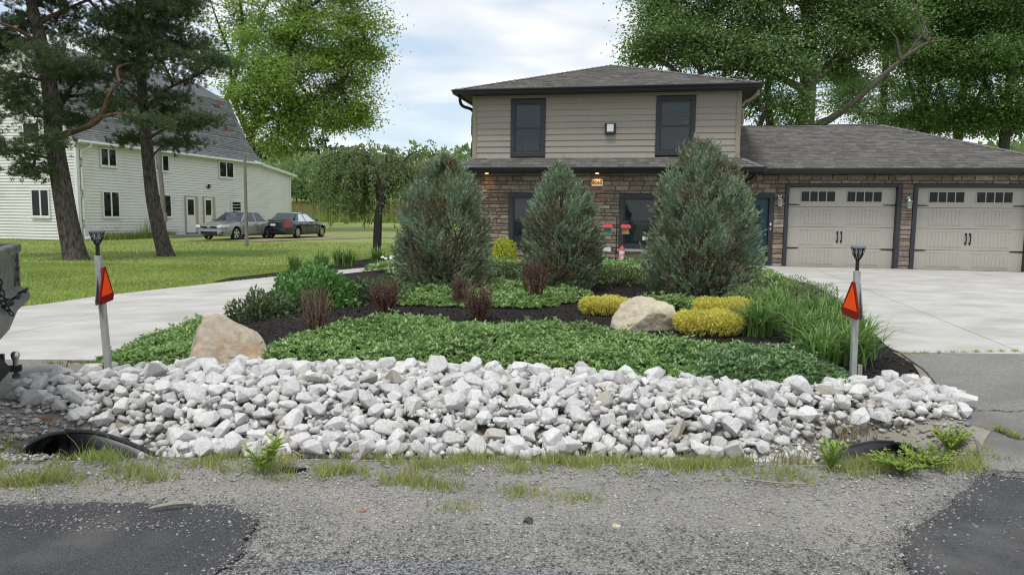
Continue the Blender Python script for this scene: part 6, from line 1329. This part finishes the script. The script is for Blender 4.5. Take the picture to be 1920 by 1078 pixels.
def shrub(name, c, rx, ry, h, n, leaf, mat, label, cat, seed, flat=1.0, width=.55, up=.3, stems=m_bark_d, group=None, inner=.35, lift=0, rough=.12):
    r = np.random.default_rng(seed); z0 = g1(c[0], c[1]); root = empty(name, (c[0], c[1], z0), 0, label, cat, group); d = rand_dirs(r, n); d[:, 2] = np.abs(d[:, 2]); d[:, 2] = d[:, 2] ** flat
    lump = 1 + rough * np.sin(d[:, 0] * 6 + seed) * np.cos(d[:, 1] * 5 + d[:, 2] * 4 + seed); P = d * np.array([rx, ry, h]) * (lump * (1 - inner * r.random(n) ** 2))[:, None]; P[:, 2] = np.maximum(P[:, 2] + lift, .02); D = norm(d * .7 + r.normal(0, .55, (n, 3)) + np.array([0, 0, up]))
    V, F = leaf_quads(r, P - D * leaf * .4, D, leaf * r.uniform(.6, 1.3, n), leaf * width, .12); np_mesh('foliage', V, F, mat, root); tp = []
    for i in range(22): a = r.uniform(0, 2 * pi); tubes(tp, limb((.04 * cos(a), .04 * sin(a), -.03), (rx * .75 * cos(a) * r.uniform(.3, 1), ry * .75 * sin(a) * r.uniform(.3, 1), h * r.uniform(.4, .85) + lift), r, .1, 5), .009, .004, 4)
    cat_mesh('stems', tp, stems, root); return root
def gold(c, rx, h, label, seed):
    r = np.random.default_rng(seed); root = empty('golden_shrub', (c[0], c[1], g1(c[0], c[1])), 0, label, 'shrub', 'golden clipped shrubs'); n = 1500; a = r.uniform(0, 2 * pi, n); q = np.sqrt(r.random(n)); z = h * (.86 + .10 * np.sin(a * 3 + seed) * q) * np.where(q > .82, 1 - (q - .82) * 1.6, 1) ; side = r.random(n) < .42; z = np.where(side, h * r.uniform(.32, .85, n), z); q = np.where(side, .9 + .1 * r.random(n), q); C = np.stack([rx * q * np.cos(a), rx * .85 * q * np.sin(a), z - .06], 1)
    D = norm(np.stack([np.cos(a) * q * .7, np.sin(a) * q * .7, np.ones(n)], 1) + r.normal(0, .25, (n, 3))); k = 7; t = np.tile(np.linspace(0, .9, k), n); CC = np.repeat(C, k, 0) + np.repeat(D, k, 0) * (t * .09)[:, None]; DD = norm(np.repeat(D, k, 0) + r.normal(0, .55, (n * k, 3))); V, F = leaf_quads(r, CC, DD, r.uniform(.022, .042, n * k), .013, .1); np_mesh('foliage', V, F, m_gold, root)
    m = 900; a = r.uniform(0, 2 * pi, m); q = np.sqrt(r.random(m)) * .93; C = np.stack([rx * q * np.cos(a), rx * .85 * q * np.sin(a), h * r.uniform(.05, .6, m)], 1); V, F = leaf_quads(r, C, norm(r.normal(0, .6, (m, 3)) + np.array([0, 0, .8])), r.uniform(.03, .07, m), .012, .1); np_mesh('dry_underside', V, F, m_juni_b, root); tp = []
    for i in range(40): a = r.uniform(0, 2 * pi); tubes(tp, limb((.05 * cos(a), .05 * sin(a), -.02), (rx * .85 * cos(a) * r.uniform(.4, 1), rx * .75 * sin(a) * r.uniform(.4, 1), h * .75), r, .1, 5), .006, .003, 4)
    cat_mesh('stems', tp, m_twig, root)
gold((1.27, 9.42), .32, .25, 'golden clipped shrub left of the pale tan boulder', 111); gold((2.24, 8.02), .34, .29, 'golden flat topped shrub in front, right of the tan boulder', 112); gold((2.74, 9.15), .35, .29, 'golden clipped shrub behind the front one, beside the green spreading shrub', 113)
shrub('yellow_globe_shrub', (-.20, 17.1), .36, .36, .78, 1500, .06, m_globe, 'bright yellow round shrub against the stone wall', 'shrub', 114)
shrub('green_bush', (-2.75, 9.95), .64, .54, .58, 3000, .08, m_bush, 'glossy green rounded bush with large leaves at the left of the island', 'bush', 115, rough=.16)
shrub('low_shrub', (-3.25, 9.35), .46, .40, .36, 2300, .065, m_low, 'low dark spreading shrub at the edge of the concrete drive', 'shrub', 116, width=.4, rough=.25)
shrub('low_shrub', (-1.95, 10.35), .56, .5, .36, 2600, .06, m_low, 'low dull green shrub between the glossy bush and the left juniper', 'shrub', 117, width=.4, rough=.2)
shrub('clipped_hedge', (-.12, 12.75), .62, .40, .42, 3000, .035, m_box, 'low clipped green hedge between the left and middle junipers', 'hedge', 118, flat=.45, rough=.05)
shrub('clipped_hedge', (1.80, 12.6), .66, .42, .40, 3200, .035, m_box, 'low clipped green hedge between the middle and tallest junipers', 'hedge', 119, flat=.45, rough=.05)
shrub('round_boxwood', (3.05, 18.3), .28, .28, .42, 1100, .035, m_box, 'small round dark boxwood below the double window', 'shrub', 120)
shrub('wall_plant', (2.1, 18.4), .18, .18, .95, 420, .08, m_weedg, 'upright light green plant beside the feeder pole', 'plant', 121)
shrub('spreading_shrub', (3.55, 11.6), .66, .8, .50, 4200, .045, m_spread, 'feathery light green spreading shrub beside the tallest juniper', 'shrub', 122, width=.3, rough=.2)
shrub('spreading_shrub', (4.15, 10.4), .66, .75, .48, 4200, .045, m_spread, 'feathery light green spreading shrub above the ornamental grass', 'shrub', 123, width=.3, rough=.2)
shrub('spreading_shrub', (3.35, 9.9), .50, .5, .36, 3000, .045, m_spread, 'feathery green shrub behind the golden flat shrubs', 'shrub', 124, width=.3, rough=.2)
m_twig_r = M('red_twig', (.10, .06, .045), (.18, .11, .085), scale=9, rough=.9)
def barberry(c, w, h, label, seed, leaves=700, bare=.5):
    r = np.random.default_rng(seed); root = empty('barberry', (c[0], c[1], g1(c[0], c[1])), 0, label, 'barberry', 'dark red barberry bushes'); tp = []; E_ = []
    for i in range(46):
        a = r.uniform(0, 2 * pi); e = np.array([w * cos(a) * r.uniform(.2, 1), w * .8 * sin(a) * r.uniform(.2, 1), h * r.uniform(.6, 1.08)]); q = limb((.03 * cos(a), .03 * sin(a), -.02), e, r, .12, 7); tubes(tp, q, .0075, .003, 4); E_.append(q)
        for _ in range(3): s = q[r.integers(2, 6)]; q2 = limb(s, s + np.array([r.normal(0, w * .3), r.normal(0, w * .3), h * r.uniform(.15, .4)]), r, .1, 4); tubes(tp, q2, .004, .0018, 3); E_.append(q2)
    cat_mesh('twigs', tp, m_twig if bare > .55 else m_twig_r, root); S = np.concatenate(E_); leaves = int(leaves * 1.15); C = S[r.integers(0, len(S), leaves)] + r.normal(0, .024, (leaves, 3)); C = C[C[:, 2] < h * (1 - bare * r.random(len(C)) ** 2)]; V, F = leaf_quads(r, C, norm(r.normal(0, 1, (len(C), 3)) + np.array([0, 0, .4])), .026 * r.uniform(.7, 1.4, len(C)), .016, .1); np_mesh('leaves', V, F, m_barb, root)
barberry((-2.14, 7.75), .20, .50, 'barberry with bare tan twigs standing in front of the glossy bush', 131, 900, .6); barberry((-1.62, 9.1), .24, .40, 'low dark red barberry in front of the dull green low shrub', 132, 1500, .1)
barberry((-.42, 8.75), .24, .42, 'sprawling dark red barberry in the black mulch at the centre', 133, 1000, .3); barberry((.33, 10.1), .21, .62, 'upright dark red barberry in front of the middle juniper', 134, 1700, .15); barberry((-.72, 9.9), .14, .42, 'thin barberry below the left juniper', 135, 500, .4)

def whorls(name, polys, n, h, leaf, mat, lbl, seed, edge=.25, per=6, stretch=.34):
    r = np.random.default_rng(seed); A = np.concatenate([np.array(p) for p in polys]); lo = A.min(0); hi = A.max(0); X = r.uniform(lo[0], hi[0], n); Y = r.uniform(lo[1], hi[1], n); k = np.zeros(n, bool); d = np.zeros(n)
    for p in polys: i = inside(p, X, Y); k |= i; d = np.where(i, np.maximum(d, edge_dist(p, X, Y)), d)
    X, Y, d = X[k], Y[k], d[k]; top = h * sst(-.12, edge, d) * (1 + .35 * np.sin(X * 3.1 + seed) * np.sin(Y * 3.7) + .18 * np.sin(X * 9.1) * np.sin(Y * 8.3 + 1)) * (r.uniform(.45, 1.1, len(X)) + .4 * (r.random(len(X)) < .06)); P = np.stack([X, Y, g(X, Y) + .03 + top], 1)
    m = len(P); a = np.tile(np.arange(per) * 2 * pi / per, m) + np.repeat(r.uniform(0, 6.3, m), per); tilt = r.uniform(-.25, 1.2, m * per); D = norm(np.stack([np.cos(a), np.sin(a), tilt], 1) + r.normal(0, .18, (m * per, 3))); up = np.tile(np.array([0, 0, 1.0]), (m * per, 1))
    V, F = leaf_quads(r, np.repeat(P, per, 0), D, leaf * r.uniform(.65, 1.25, m * per), leaf * stretch * 1.2, .1, Nrm=up + r.normal(0, .5, (m * per, 3))); return tag(np_mesh(name, V, F, mat), lbl, 'ground cover', None, 'stuff')
BAND1 = [(-3.85, 6.55), (-4.05, 6.9), (-3.75, 7.2), (-3.3, 7.15), (-2.9, 6.95), (-2.46, 7.15), (-1.95, 7.95), (-1.5, 8.2), (-1.0, 8.3), (-.5, 8.1), (-.06, 7.98), (.5, 8.0), (1.09, 7.75), (1.5, 7.35), (1.75, 7.25), (2.33, 7.1), (2.7, 6.9), (2.95, 6.15), (2.1, 6.12), (1.43, 6.26), (.2, 6.56), (-1.37, 6.72), (-2.3, 6.72), (-3.1, 6.56)]
BAND1R = [(1.55, 6.22), (2.95, 6.08), (3.15, 6.45), (3.0, 7.2), (2.4, 7.2), (1.7, 6.9)]
BAND1L = [(-3.95, 6.9), (-4.08, 7.5), (-3.98, 8.2), (-3.93, 8.9), (-3.6, 8.9), (-3.3, 8.2), (-3.1, 7.5), (-2.9, 7.0), (-3.3, 6.8)]
BAND2 = [(-1.75, 9.85), (-.72, 9.75), (.36, 9.65), (.9, 10.3), (1.3, 11.2), (1.2, 12.0), (.38, 12.3), (-.72, 12.0), (-1.9, 11.2)]
BAND3 = [(1.6, 10.2), (2.4, 10.6), (3.2, 9.9), (2.6, 9.6), (1.7, 9.6)]
whorls('ground_cover', [BAND1, BAND1L], 27000, .125, .052, m_gcov, 'light green leafy ground cover behind the white rocks', 141)
whorls('ground_cover', [BAND1R], 5200, .13, .05, m_gcov_b, 'blue green leafy ground cover at the right end above the rocks', 142)
whorls('ground_cover', [BAND2, BAND3], 10000, .12, .06, m_gcov, 'light green leafy ground cover below the junipers', 143)
BACKBED = [(-1.2, 12.8), (2.6, 12.6), (5.5, 13.5), (5.8, 17.0), (4.4, 18.3), (2.2, 17.7), (.3, 17.2), (-2.2, 16.8), (-3.2, 15)]
whorls('ground_cover', [BACKBED], 7000, .14, .09, m_gcov, 'leafy ground cover behind the junipers', 144)

def grass_clump(name, c, h, n, w, mat, label, cat_, group, seed, spread=.55):
    r = np.random.default_rng(seed); root = empty(name, (c[0], c[1], g1(c[0], c[1]) + .02), 0, label, cat_, group); a = r.uniform(0, 2 * pi, n); L_ = h * r.uniform(.65, 1.2, n); o = r.normal(0, .06, (n, 2)); lean = r.uniform(.15, 1.0, n) * spread; V = []; K = 6; t = np.linspace(0, 1, K)
    rad = (lean[:, None] * L_[:, None]) * t ** 1.6; z = L_[:, None] * (t * 1.02 - (.30 + .55 * lean[:, None] / spread) * t ** 2.3 * .72); x = o[:, :1] + rad * np.cos(a)[:, None]; y = o[:, 1:] + rad * np.sin(a)[:, None]; sx = -np.sin(a)[:, None]; sy = np.cos(a)[:, None]; ww = w * .5 * np.array([.7, 1, 1, .85, .55, .05])
    Lf = np.stack([x + sx * ww, y + sy * ww, z], -1); Rt = np.stack([x - sx * ww, y - sy * ww, z], -1); V = np.stack([Lf, Rt], 2).reshape(n, K * 2, 3).reshape(-1, 3); b = (np.arange(n) * K * 2)[:, None]; F = np.stack([np.concatenate([b + 2 * k, b + 2 * k + 1, b + 2 * k + 3, b + 2 * k + 2], 1) for k in range(K - 1)], 1).reshape(-1, 4)
    np_mesh('blades', V, F, mat, root); return root
spots = [(2.98, 6.75), (3.35, 6.95), (3.62, 7.35), (3.05, 7.35), (3.42, 7.75), (3.85, 8.1), (3.2, 8.3), (3.75, 8.75), (3.35, 9.0), (4.15, 9.2), (2.75, 7.9)]
for i, c in enumerate(spots): grass_clump('ornamental_grass', c, .62, 230, .017, m_lily, 'arching clump of long green grass blades beside the right driveway', 'ornamental grass', 'arching grass clumps by the right marker post', 150 + i, .80)
for i, c in enumerate([(-5.25, 17.2), (-4.75, 17.75), (-4.2, 18.35), (-3.55, 18.75), (-3.0, 19.4), (-4.6, 18.9)]): grass_clump('lily_clump', c, .62, 170, .022, m_lily, 'dark green strappy clump ' + ['at the left end of the bed across the drive', 'second from the left in the bed across the drive', 'third from the left in the bed across the drive', 'left of the weeping tree trunk', 'right of the weeping tree trunk', 'behind the others, left of the weeping tree'][i], 'lily', 'strappy clumps across the drive', 170 + i, .65)
def daisies():
    r = np.random.default_rng(181)
    root = empty('white_flower', (-3.0, 18.35, g1(-3.0, 18.35)), 0, 'small plant with white flowers at the edge of the drive', 'flower'); m = MB(); s = []
    for k in range(11):
        p = np.array([r.normal(0, .16), r.normal(0, .10), r.uniform(.14, .30)]); tubes(s, spline([(p[0] * .3, p[1] * .3, 0), (p[0] * .8, p[1] * .8, p[2] * .6), p], 5), .005, .004, 4)
        for j in range(8): a = j * pi / 4; d = np.array([cos(a), sin(a) * .7, .5 * sin(a) - .1]); q = np.cross(d, [0, -1, .4]); q = q / np.linalg.norm(q) * .013; m.poly([tuple(p), tuple(p + d * .03 + q), tuple(p + d * .055), tuple(p + d * .03 - q)])
    m.build('petals', m_white, root); cat_mesh('stems', s, m_lily, root)
daisies()

# feeder pole in front of the window, with its hanging things
m_fred = M('feeder_red', (.42, .06, .065), rough=.5); m_fgreen = M('feeder_green', (.03, .20, .15), rough=.5); m_fwood = M('feeder_wood', (.34, .20, .10), (.42, .27, .15), scale=9, rough=.7); m_pink = M('faded_pink', (.66, .30, .30), rough=.6)
fp = (2.66, 18.35); fz = g1(*fp); fr_ = empty('feeder_pole', (fp[0], fp[1], fz), 0, 'black hooked pole with two arms in front of the double window', 'pole')
MB().tube([(0, 0, -.1), (0, 0, 1.34)], .014, 8).build('shaft', m_iron, fr_); MB().tube([(-.09, -.012, .30), (-.09, -.012, .26), (.09, -.012, .26), (.09, -.012, .30)], .007, 6).build('step_bar', m_iron, fr_)
for s in (-1, 1): MB().tube(spline([(0, 0, 1.25), (s * .08, 0, 1.34), (s * .20, 0, 1.34), (s * .25, 0, 1.26), (s * .22, 0, 1.22)], 14), .008, 6).build('arm', m_iron, fr_)
def feeder(x, label, wall, s):
    z = fz + .90; rt = empty('bird_feeder', (fp[0] + x, fp[1], z), 0, label, 'bird feeder', 'bird feeders hung on the pole'); MB().box(-.085, .085, -.07, .07, .0, .13).build('hopper', wall, rt, bevel=.005); MB().box(-.10, .10, -.09, .09, -.02, -.001).build('tray', wall, rt)
    MB().prism([(-.13, -.11, .128), (.13, -.11, .128), (.11, 0, .205), (-.11, 0, .205)], (0, .0, .012)).prism([(-.13, .11, .128), (-.11, .002, .205), (.11, .002, .205), (.13, .11, .128)], (0, 0, .012)).build('roof', m_fred, rt); MB().tube([(-.06, 0, .21), (0, 0, .32), (.06, 0, .21)], .004, 5).build('hanger', m_straw, rt)
feeder(-.235, 'hanging bird feeder with red roof and green body', m_fgreen, 0); feeder(.225, 'hanging bird feeder with red roof and wooden body', m_fwood, 1)
tw = empty('toy_tower', (2.80, 18.30, g1(2.8, 18.3) + .02), 0, 'small pink and white ornamental tower beside the feeder pole', 'ornament'); MB().lathe([(.085, 0), (.075, .36)], 12).build('base', m_pink, tw); MB().lathe([(.075, .36), (.07, .42), (.065, .47)], 12).build('lantern_room', m_white, tw); MB().lathe([(.09, .47), (.01, .57)], 12).build('roof', m_fred, tw)
for k, z in enumerate((.1, .22)): MB().box(-.03, .03, -.092, -.07, z, z + .06).build('window', m_white, tw)
mbx = empty('white_box', (2.42, 18.45, g1(2.42, 18.45)), 0, 'small white box on a stake beside the feeder pole', 'box'); MB().tube([(0, 0, -.1), (0, 0, .42)], .012, 6).build('stake', m_iron, mbx); MB().box(-.11, .11, -.06, .06, .42, .53).build('body', m_white, mbx, bevel=.006)
sgn = empty('garden_marker', (3.42, 18.5, g1(3.42, 18.5)), 0, 'black garden marker with a white panel, half hidden by the tallest juniper', 'sign'); MB().tube([(0, 0, -.1), (0, 0, .6)], .014, 6).build('stake', m_iron, sgn); MB().box(-.09, .09, -.02, .02, .6, .95).build('board', m_iron, sgn, bevel=.004); MB().box(-.07, .07, -.028, -.021, .72, .82).build('panel', m_white, sgn)

# ------------------------------------------------------------------ verge: gravel, grass, weeds
def gravel(name, P, s0, s1, mat, lbl, seed):
    r = np.random.default_rng(seed); n = len(P); base = np.array([(1, 0, 0), (-.9, .1, 0), (.1, 1, 0), (0, -1, .1), (.1, .1, .7), (0, 0, -.5)], float); f = np.array([(0, 2, 4), (2, 1, 4), (1, 3, 4), (3, 0, 4), (2, 0, 5), (1, 2, 5), (3, 1, 5), (0, 3, 5)]); s = s0 + (s1 - s0) * r.random(n) ** 2.5; a = r.uniform(0, 6.3, n); j = 1 + r.normal(0, .22, (n, 6, 3)); B = base[None] * j; c, sn = np.cos(a)[:, None], np.sin(a)[:, None]
    X = (B[:, :, 0] * c - B[:, :, 1] * sn) * s[:, None] + P[:, :1]; Y = (B[:, :, 0] * sn + B[:, :, 1] * c) * s[:, None] * .85 + P[:, 1:2]; Z = B[:, :, 2] * s[:, None] * .8 + P[:, 2:3]; V = np.stack([X, Y, Z], -1).reshape(-1, 3); F = (f[None] + (np.arange(n) * 6)[:, None, None]).reshape(-1, 3); return tag(np_mesh(name, V, F, mat), lbl, 'gravel', None, 'stuff')
m_grav_s = MR('loose_gravel', [(.26, .25, .235), (.38, .365, .34), (.17, .168, .16), (.46, .445, .42), (.31, .29, .255), (.54, .525, .50), (.21, .20, .19)], 'isl', ns=30, nv=.2, rough=.95)
m_grav_d = MR('dark_loose_gravel', [(.07, .068, .066), (.16, .155, .15), (.34, .335, .325), (.10, .098, .095), (.22, .215, .205), (.43, .42, .41), (.055, .054, .053)], 'isl', ns=30, nv=.2, rough=.9)
r_ = np.random.default_rng(190)
def keepn(P, f): return P[r_.random(len(P)) < f(P)]
P = scatter_in(r_, 27000, -5, 4.2, 2.6, 5.4, [PATCH_L, PATCH_R, APRON_L, APRON_R], [SHOULDER]); P[:, 2] += .014; gravel('loose_gravel', P, .004, .014, m_grav_s, 'loose pale gravel on the road shoulder', 191)
P = scatter_in(r_, 20000, -2.4, 3.0, 2.3, 3.5, [PATCH_L, PATCH_R]); P = keepn(P, lambda q: np.clip(1.15 - (q[:, 1] - 2.9) * 1.6, .05, 1)); P[:, 2] += .024; gravel('dark_gravel', P, .004, .011, m_grav_d, 'dark loose gravel along the road edge', 192)
P = scatter_in(r_, 1000, -4.5, 4.2, 2.2, 4.2, (), [PATCH_L, PATCH_R]); Q = np.column_stack([r_.normal(-2.05, .42, 800), r_.normal(3.38, .055, 800)]); Q = Q[inside(PATCH_L, Q[:, 0], Q[:, 1])]; Q2 = np.column_stack([r_.normal(2.9, .5, 450), r_.normal(3.45, .12, 450)]); Q2 = Q2[inside(PATCH_R, Q2[:, 0], Q2[:, 1])]; Q = np.concatenate([Q, Q2]); P = np.concatenate([P, np.column_stack([Q, g(Q[:, 0], Q[:, 1])])]); P[:, 2] += .036; gravel('loose_gravel', P, .003, .010, m_grav_d, 'stray gravel on the fresh asphalt patches', 193)
P = scatter_in(r_, 1600, -4.3, -2.9, 4.3, 5.3); P[:, 2] += .03; gravel('ditch_gravel', P, .008, .028, m_grav_s, 'gravel beside the left culvert', 194)
P = scatter_in(r_, 700, 1.7, 2.7, 4.9, 5.4); P[:, 2] += .03; gravel('ditch_gravel', P, .012, .05, m_rock_s, 'broken stone on the bare soil left of the right culvert', 198)
P = scatter_in(r_, 260, -4.3, -3.3, 5.0, 5.5); P[:, 2] += .03; gravel('ditch_gravel', P, .012, .05, m_rock_s, 'broken stone round the left culvert', 199)
P = scatter_in(r_, 900, 2.5, 3.5, 4.6, 5.5, [APRON_R]); P[:, 2] += .03; gravel('ditch_gravel', P, .008, .03, m_grav_s, 'gravel beside the right culvert', 195)
for pl, sd in ((PATCH_L, 196), (PATCH_R, 197)):
    P = scatter_in(r_, 90000, -4.5, 4.4, 2.3, 4.4); d_ = edge_dist(pl, P[:, 0], P[:, 1]); P = P[np.exp(-(d_ / .07) ** 1.2) > r_.random(len(P)) * 1.3]; P[:, 2] += .034; gravel('edge_gravel', P, .004, .013, m_grav_d, 'loose gravel crumbling along the edge of the asphalt patch', sd)
def verge_grass():
    r = np.random.default_rng(200); n = 22000; X = r.uniform(-4.2, 3.3, n); Y = r.uniform(3.75, 5.0, n); c = np.interp(X, [-4.2, -2.8, -2.3, -1, .5, 2, 3, 3.3], [4.45, 4.40, 4.50, 4.60, 4.66, 4.72, 4.70, 4.6]); nz = np.array([mnoise.noise(Vector((x * 1.5, y * 2.3, 0))) for x, y in zip(X, Y)]); nz2 = np.array([mnoise.noise(Vector((x * 5, y * 6, 3))) for x, y in zip(X, Y)])
    d = (Y - c) + .22 * np.array([mnoise.noise(Vector((x * .9, 7, 0))) + .5 * mnoise.noise(Vector((x * 2.7, 3, 0))) for x in X]); k = (np.exp(-(np.where(d > 0, d / .22, d / .46)) ** 2) * (.48 + 1.9 * nz + 1.3 * nz2)) > r.uniform(.10, 1.0, n); X, Y = X[k], Y[k]; P = np.stack([X, Y, g(X, Y) + .012], 1); P = np.repeat(P, 3, 0) + r.normal(0, .012, (len(P) * 3, 3)) * np.array([1, 1, 0])
    blades('verge_grass', P, .075 * (1 + .5 * np.sin(P[:, 0] * 7) * np.sin(P[:, 1] * 9)), .0065, m_weed, 'patchy verge grass between the rocks and the gravel', 'grass', 201, .5)
    WHERE = ['just right of the left culvert', 'in front of the left culvert', 'near the left edge of the gravel', 'below the right lip of the left culvert', 'in the middle of the verge', 'in the middle of the verge, the lower of two', 'left of the middle of the verge', 'below the right part of the rock pile', 'right of the middle of the verge', 'in front of the right culvert', 'below the rocks, right of centre', 'at the left edge behind the gravel', 'alone on the gravel below the verge', 'out on the gravel, right of the lone tuft', 'smallest, nearest the road']
    for i, (u, v, n2, h) in enumerate([(262, 886, 70, .09), (110, 905, 170, .10), (40, 912, 190, .10), (290, 900, 120, .08), (760, 905, 220, .08), (820, 918, 170, .07), (640, 890, 170, .08), (1310, 880, 220, .09), (1080, 875, 170, .09), (1640, 880, 240, .10), (1250, 878, 150, .08), (30, 850, 90, .10), (980, 930, 150, .05), (1080, 940, 110, .045), (850, 955, 80, .04)]):
        p = pg(u, v); Q = np.array([p.x, p.y, 0]) + np.clip(r.normal(0, 1, (n2, 3)), -1.7, 1.7) * np.array([.085, .045, 0]); Q[:, 2] = g(Q[:, 0], Q[:, 1]) + .012; tag(blades('grass_tuft', Q, h, .007, m_weed, None, None, 210 + i, .45, parent=0), 'yellow green grass tuft ' + WHERE[i], 'grass tuft', 'grass tufts on the verge')
verge_grass()
def ribbon(name, pts, w, off, mat):
    P = spline(pts, 40); r = np.random.default_rng(3); T = np.gradient(P[:, :2], axis=0); T /= np.linalg.norm(T, axis=1)[:, None]; S = np.stack([-T[:, 1], T[:, 0]], 1) * (w * r.uniform(.4, 1.2, 40))[:, None]; j = r.normal(0, .012, (40, 2)); A = P[:, :2] + S + j; B = P[:, :2] - S + j
    V = np.concatenate([np.column_stack([A, g(A[:, 0], A[:, 1]) + off]), np.column_stack([B, g(B[:, 0], B[:, 1]) + off])]); i = np.arange(39)[:, None]; return tag(np_mesh(name, V, np.concatenate([i + 40, i + 41, i + 1, i], 1), mat), kind='structure')
ribbon('apron_crack', [tuple(pg(u, v)) for u, v in ((1822, 778), (1860, 776), (1890, 779), (1925, 776))], .008, .036, m_joint)
ribbon('apron_crack', [tuple(pg(u, v)) for u, v in ((1835, 806), (1870, 814), (1900, 826), (1930, 832))], .010, .036, m_joint)
ribbon('apron_crack', [tuple(pg(u, v)) for u, v in ((1832, 896), (1860, 899), (1890, 904), (1930, 906))], .012, .037, m_joint)
def line_grass(u0, v0, u1, v1, n, h, lbl, sd, w=.012, off=.03):
    r = np.random.default_rng(sd); a, b = pg(u0, v0), pg(u1, v1); k = np.floor(r.random(n) * 7) / 7 + r.normal(0, .022, n); P = np.array(a)[None] + np.clip(k, 0, 1)[:, None] * (np.array(b) - np.array(a))[None] + r.normal(0, w, (n, 3)) * np.array([1, 1, 0]); P[:, 2] = g(P[:, 0], P[:, 1]) + off; blades('joint_grass', P, h, .007, m_weed, lbl, 'grass', sd + 1, .6)
line_grass(1868, 812, 1915, 832, 160, .05, 'grass growing in a crack of the right asphalt apron', 260); line_grass(1760, 667, 1925, 664, 190, .05, 'grass along the front edge of the right concrete drive', 262); line_grass(95, 687, 232, 686, 160, .05, 'grass along the front edge of the left concrete drive', 264); line_grass(1690, 668, 1745, 667, 60, .045, 'sparse grass beside the arching grass clumps', 266)
def chips():
    r = np.random.default_rng(270); P = scatter_in(r, 32000, -4.3, 4.6, 6.5, 12.8, (), [ISLAND]); P[:, 2] += .036; n = len(P); D = norm(r.normal(0, 1, (n, 3)) * np.array([1, 1, .22])); V, F = leaf_quads(r, P, D, .045 * r.uniform(.4, 1.5, n), .018, .1, Nrm=np.array([0, 0, 1.0]) + r.normal(0, .35, (n, 3))); tag(np_mesh('mulch_chips', V, F, MR('mulch_chip', [(.012, .011, .011), (.035, .03, .027), (.02, .018, .017), (.065, .052, .043), (.015, .013, .013)], 'isl', rough=.95, spec=.1)), 'black shredded bark mulch on the island bed', 'mulch', None, 'stuff')
chips()
def weed(name, c, h, w, n, leaf, mat, label, seed, stems=9, width=.34):
    r = np.random.default_rng(seed); root = empty(name, (c[0], c[1], g1(c[0], c[1]) + .01), 0, label, 'weed'); tp = []; Vs = []; Fs = []; off = 0
    for i in range(stems):
        a = r.uniform(0, 2 * pi); q = spline([(0, 0, 0), (w * .35 * cos(a), w * .35 * sin(a), h * .5), (w * cos(a) * r.uniform(.4, 1), w * sin(a) * r.uniform(.4, 1), h * r.uniform(.7, 1.1))], 8); tubes(tp, q, .005, .002, 4); m = n // stems
        t = r.uniform(.15, 1, m); C = np.stack([np.interp(t, np.linspace(0, 1, 8), q[:, k]) for k in range(3)], 1); b = r.uniform(0, 6.3, m); D = norm(np.stack([np.cos(b), np.sin(b), r.uniform(.1, .9, m)], 1)); V, F = leaf_quads(r, C, D, leaf * r.uniform(.6, 1.25, m), leaf * width, .1, Nrm=np.tile([0, 0, 1.0], (m, 1)) + r.normal(0, .3, (m, 3))); Vs.append(V); Fs.append(F + off); off += len(V)
    cat_mesh('stems', tp, mat, root); np_mesh('leaves', np.concatenate(Vs), np.concatenate(Fs), mat, root); return root
p = pg(492, 890); weed('green_weed', (p.x, p.y), .20, .11, 130, .085, m_weedg, 'fresh green weed growing at the foot of the rocks, left of centre', 231, 10, .26)
p = pg(1555, 885); weed('green_weed', (p.x, p.y), .19, .12, 120, .06, m_weedg, 'green weed in front of the right culvert', 232, 9)
p = pg(1735, 880); weed('leafy_weed', (p.x, p.y), .13, .22, 1300, .026, m_weedg, 'broad leafy weed clump between the right culvert and the asphalt', 233, 44, .5)
p = pg(1780, 850); weed('leafy_weed', (p.x, p.y), .17, .17, 1000, .026, m_weedg, 'tall leafy weed clump against the edge of the right asphalt apron', 234, 36, .5)
p = pg(1690, 890); weed('leafy_weed', (p.x, p.y), .11, .22, 900, .028, m_weedg, 'low leafy weed patch in front of the broad weed clump', 235, 34, .5)
def stems_at(u, v, n, h, lbl, seed, mat):
    r = np.random.default_rng(seed); p = pg(u, v); root = empty('dry_stem_clump', tuple(p), 0, lbl, 'dry stems'); tp = []
    for i in range(n): x, y = r.normal(0, .10), r.normal(0, .04); a = r.uniform(0, 6.3); l = h * r.uniform(.5, 1.2); tubes(tp, spline([(x, y, -.02), (x + .1 * l * cos(a), y + .1 * l * sin(a), l * .6), (x + .45 * l * cos(a), y + .45 * l * sin(a), l)], 7), .0028, .001, 3)
    cat_mesh('stems', tp, mat, root)
stems_at(1590, 868, 60, .24, 'dry straw stems hanging over the mouth of the right culvert', 241, m_straw); stems_at(1480, 872, 46, .14, 'flattened dry straw below the right end of the rocks', 242, m_straw); stems_at(178, 875, 14, .18, 'thin green grass stems growing in the mouth of the left culvert', 243, m_weedg)
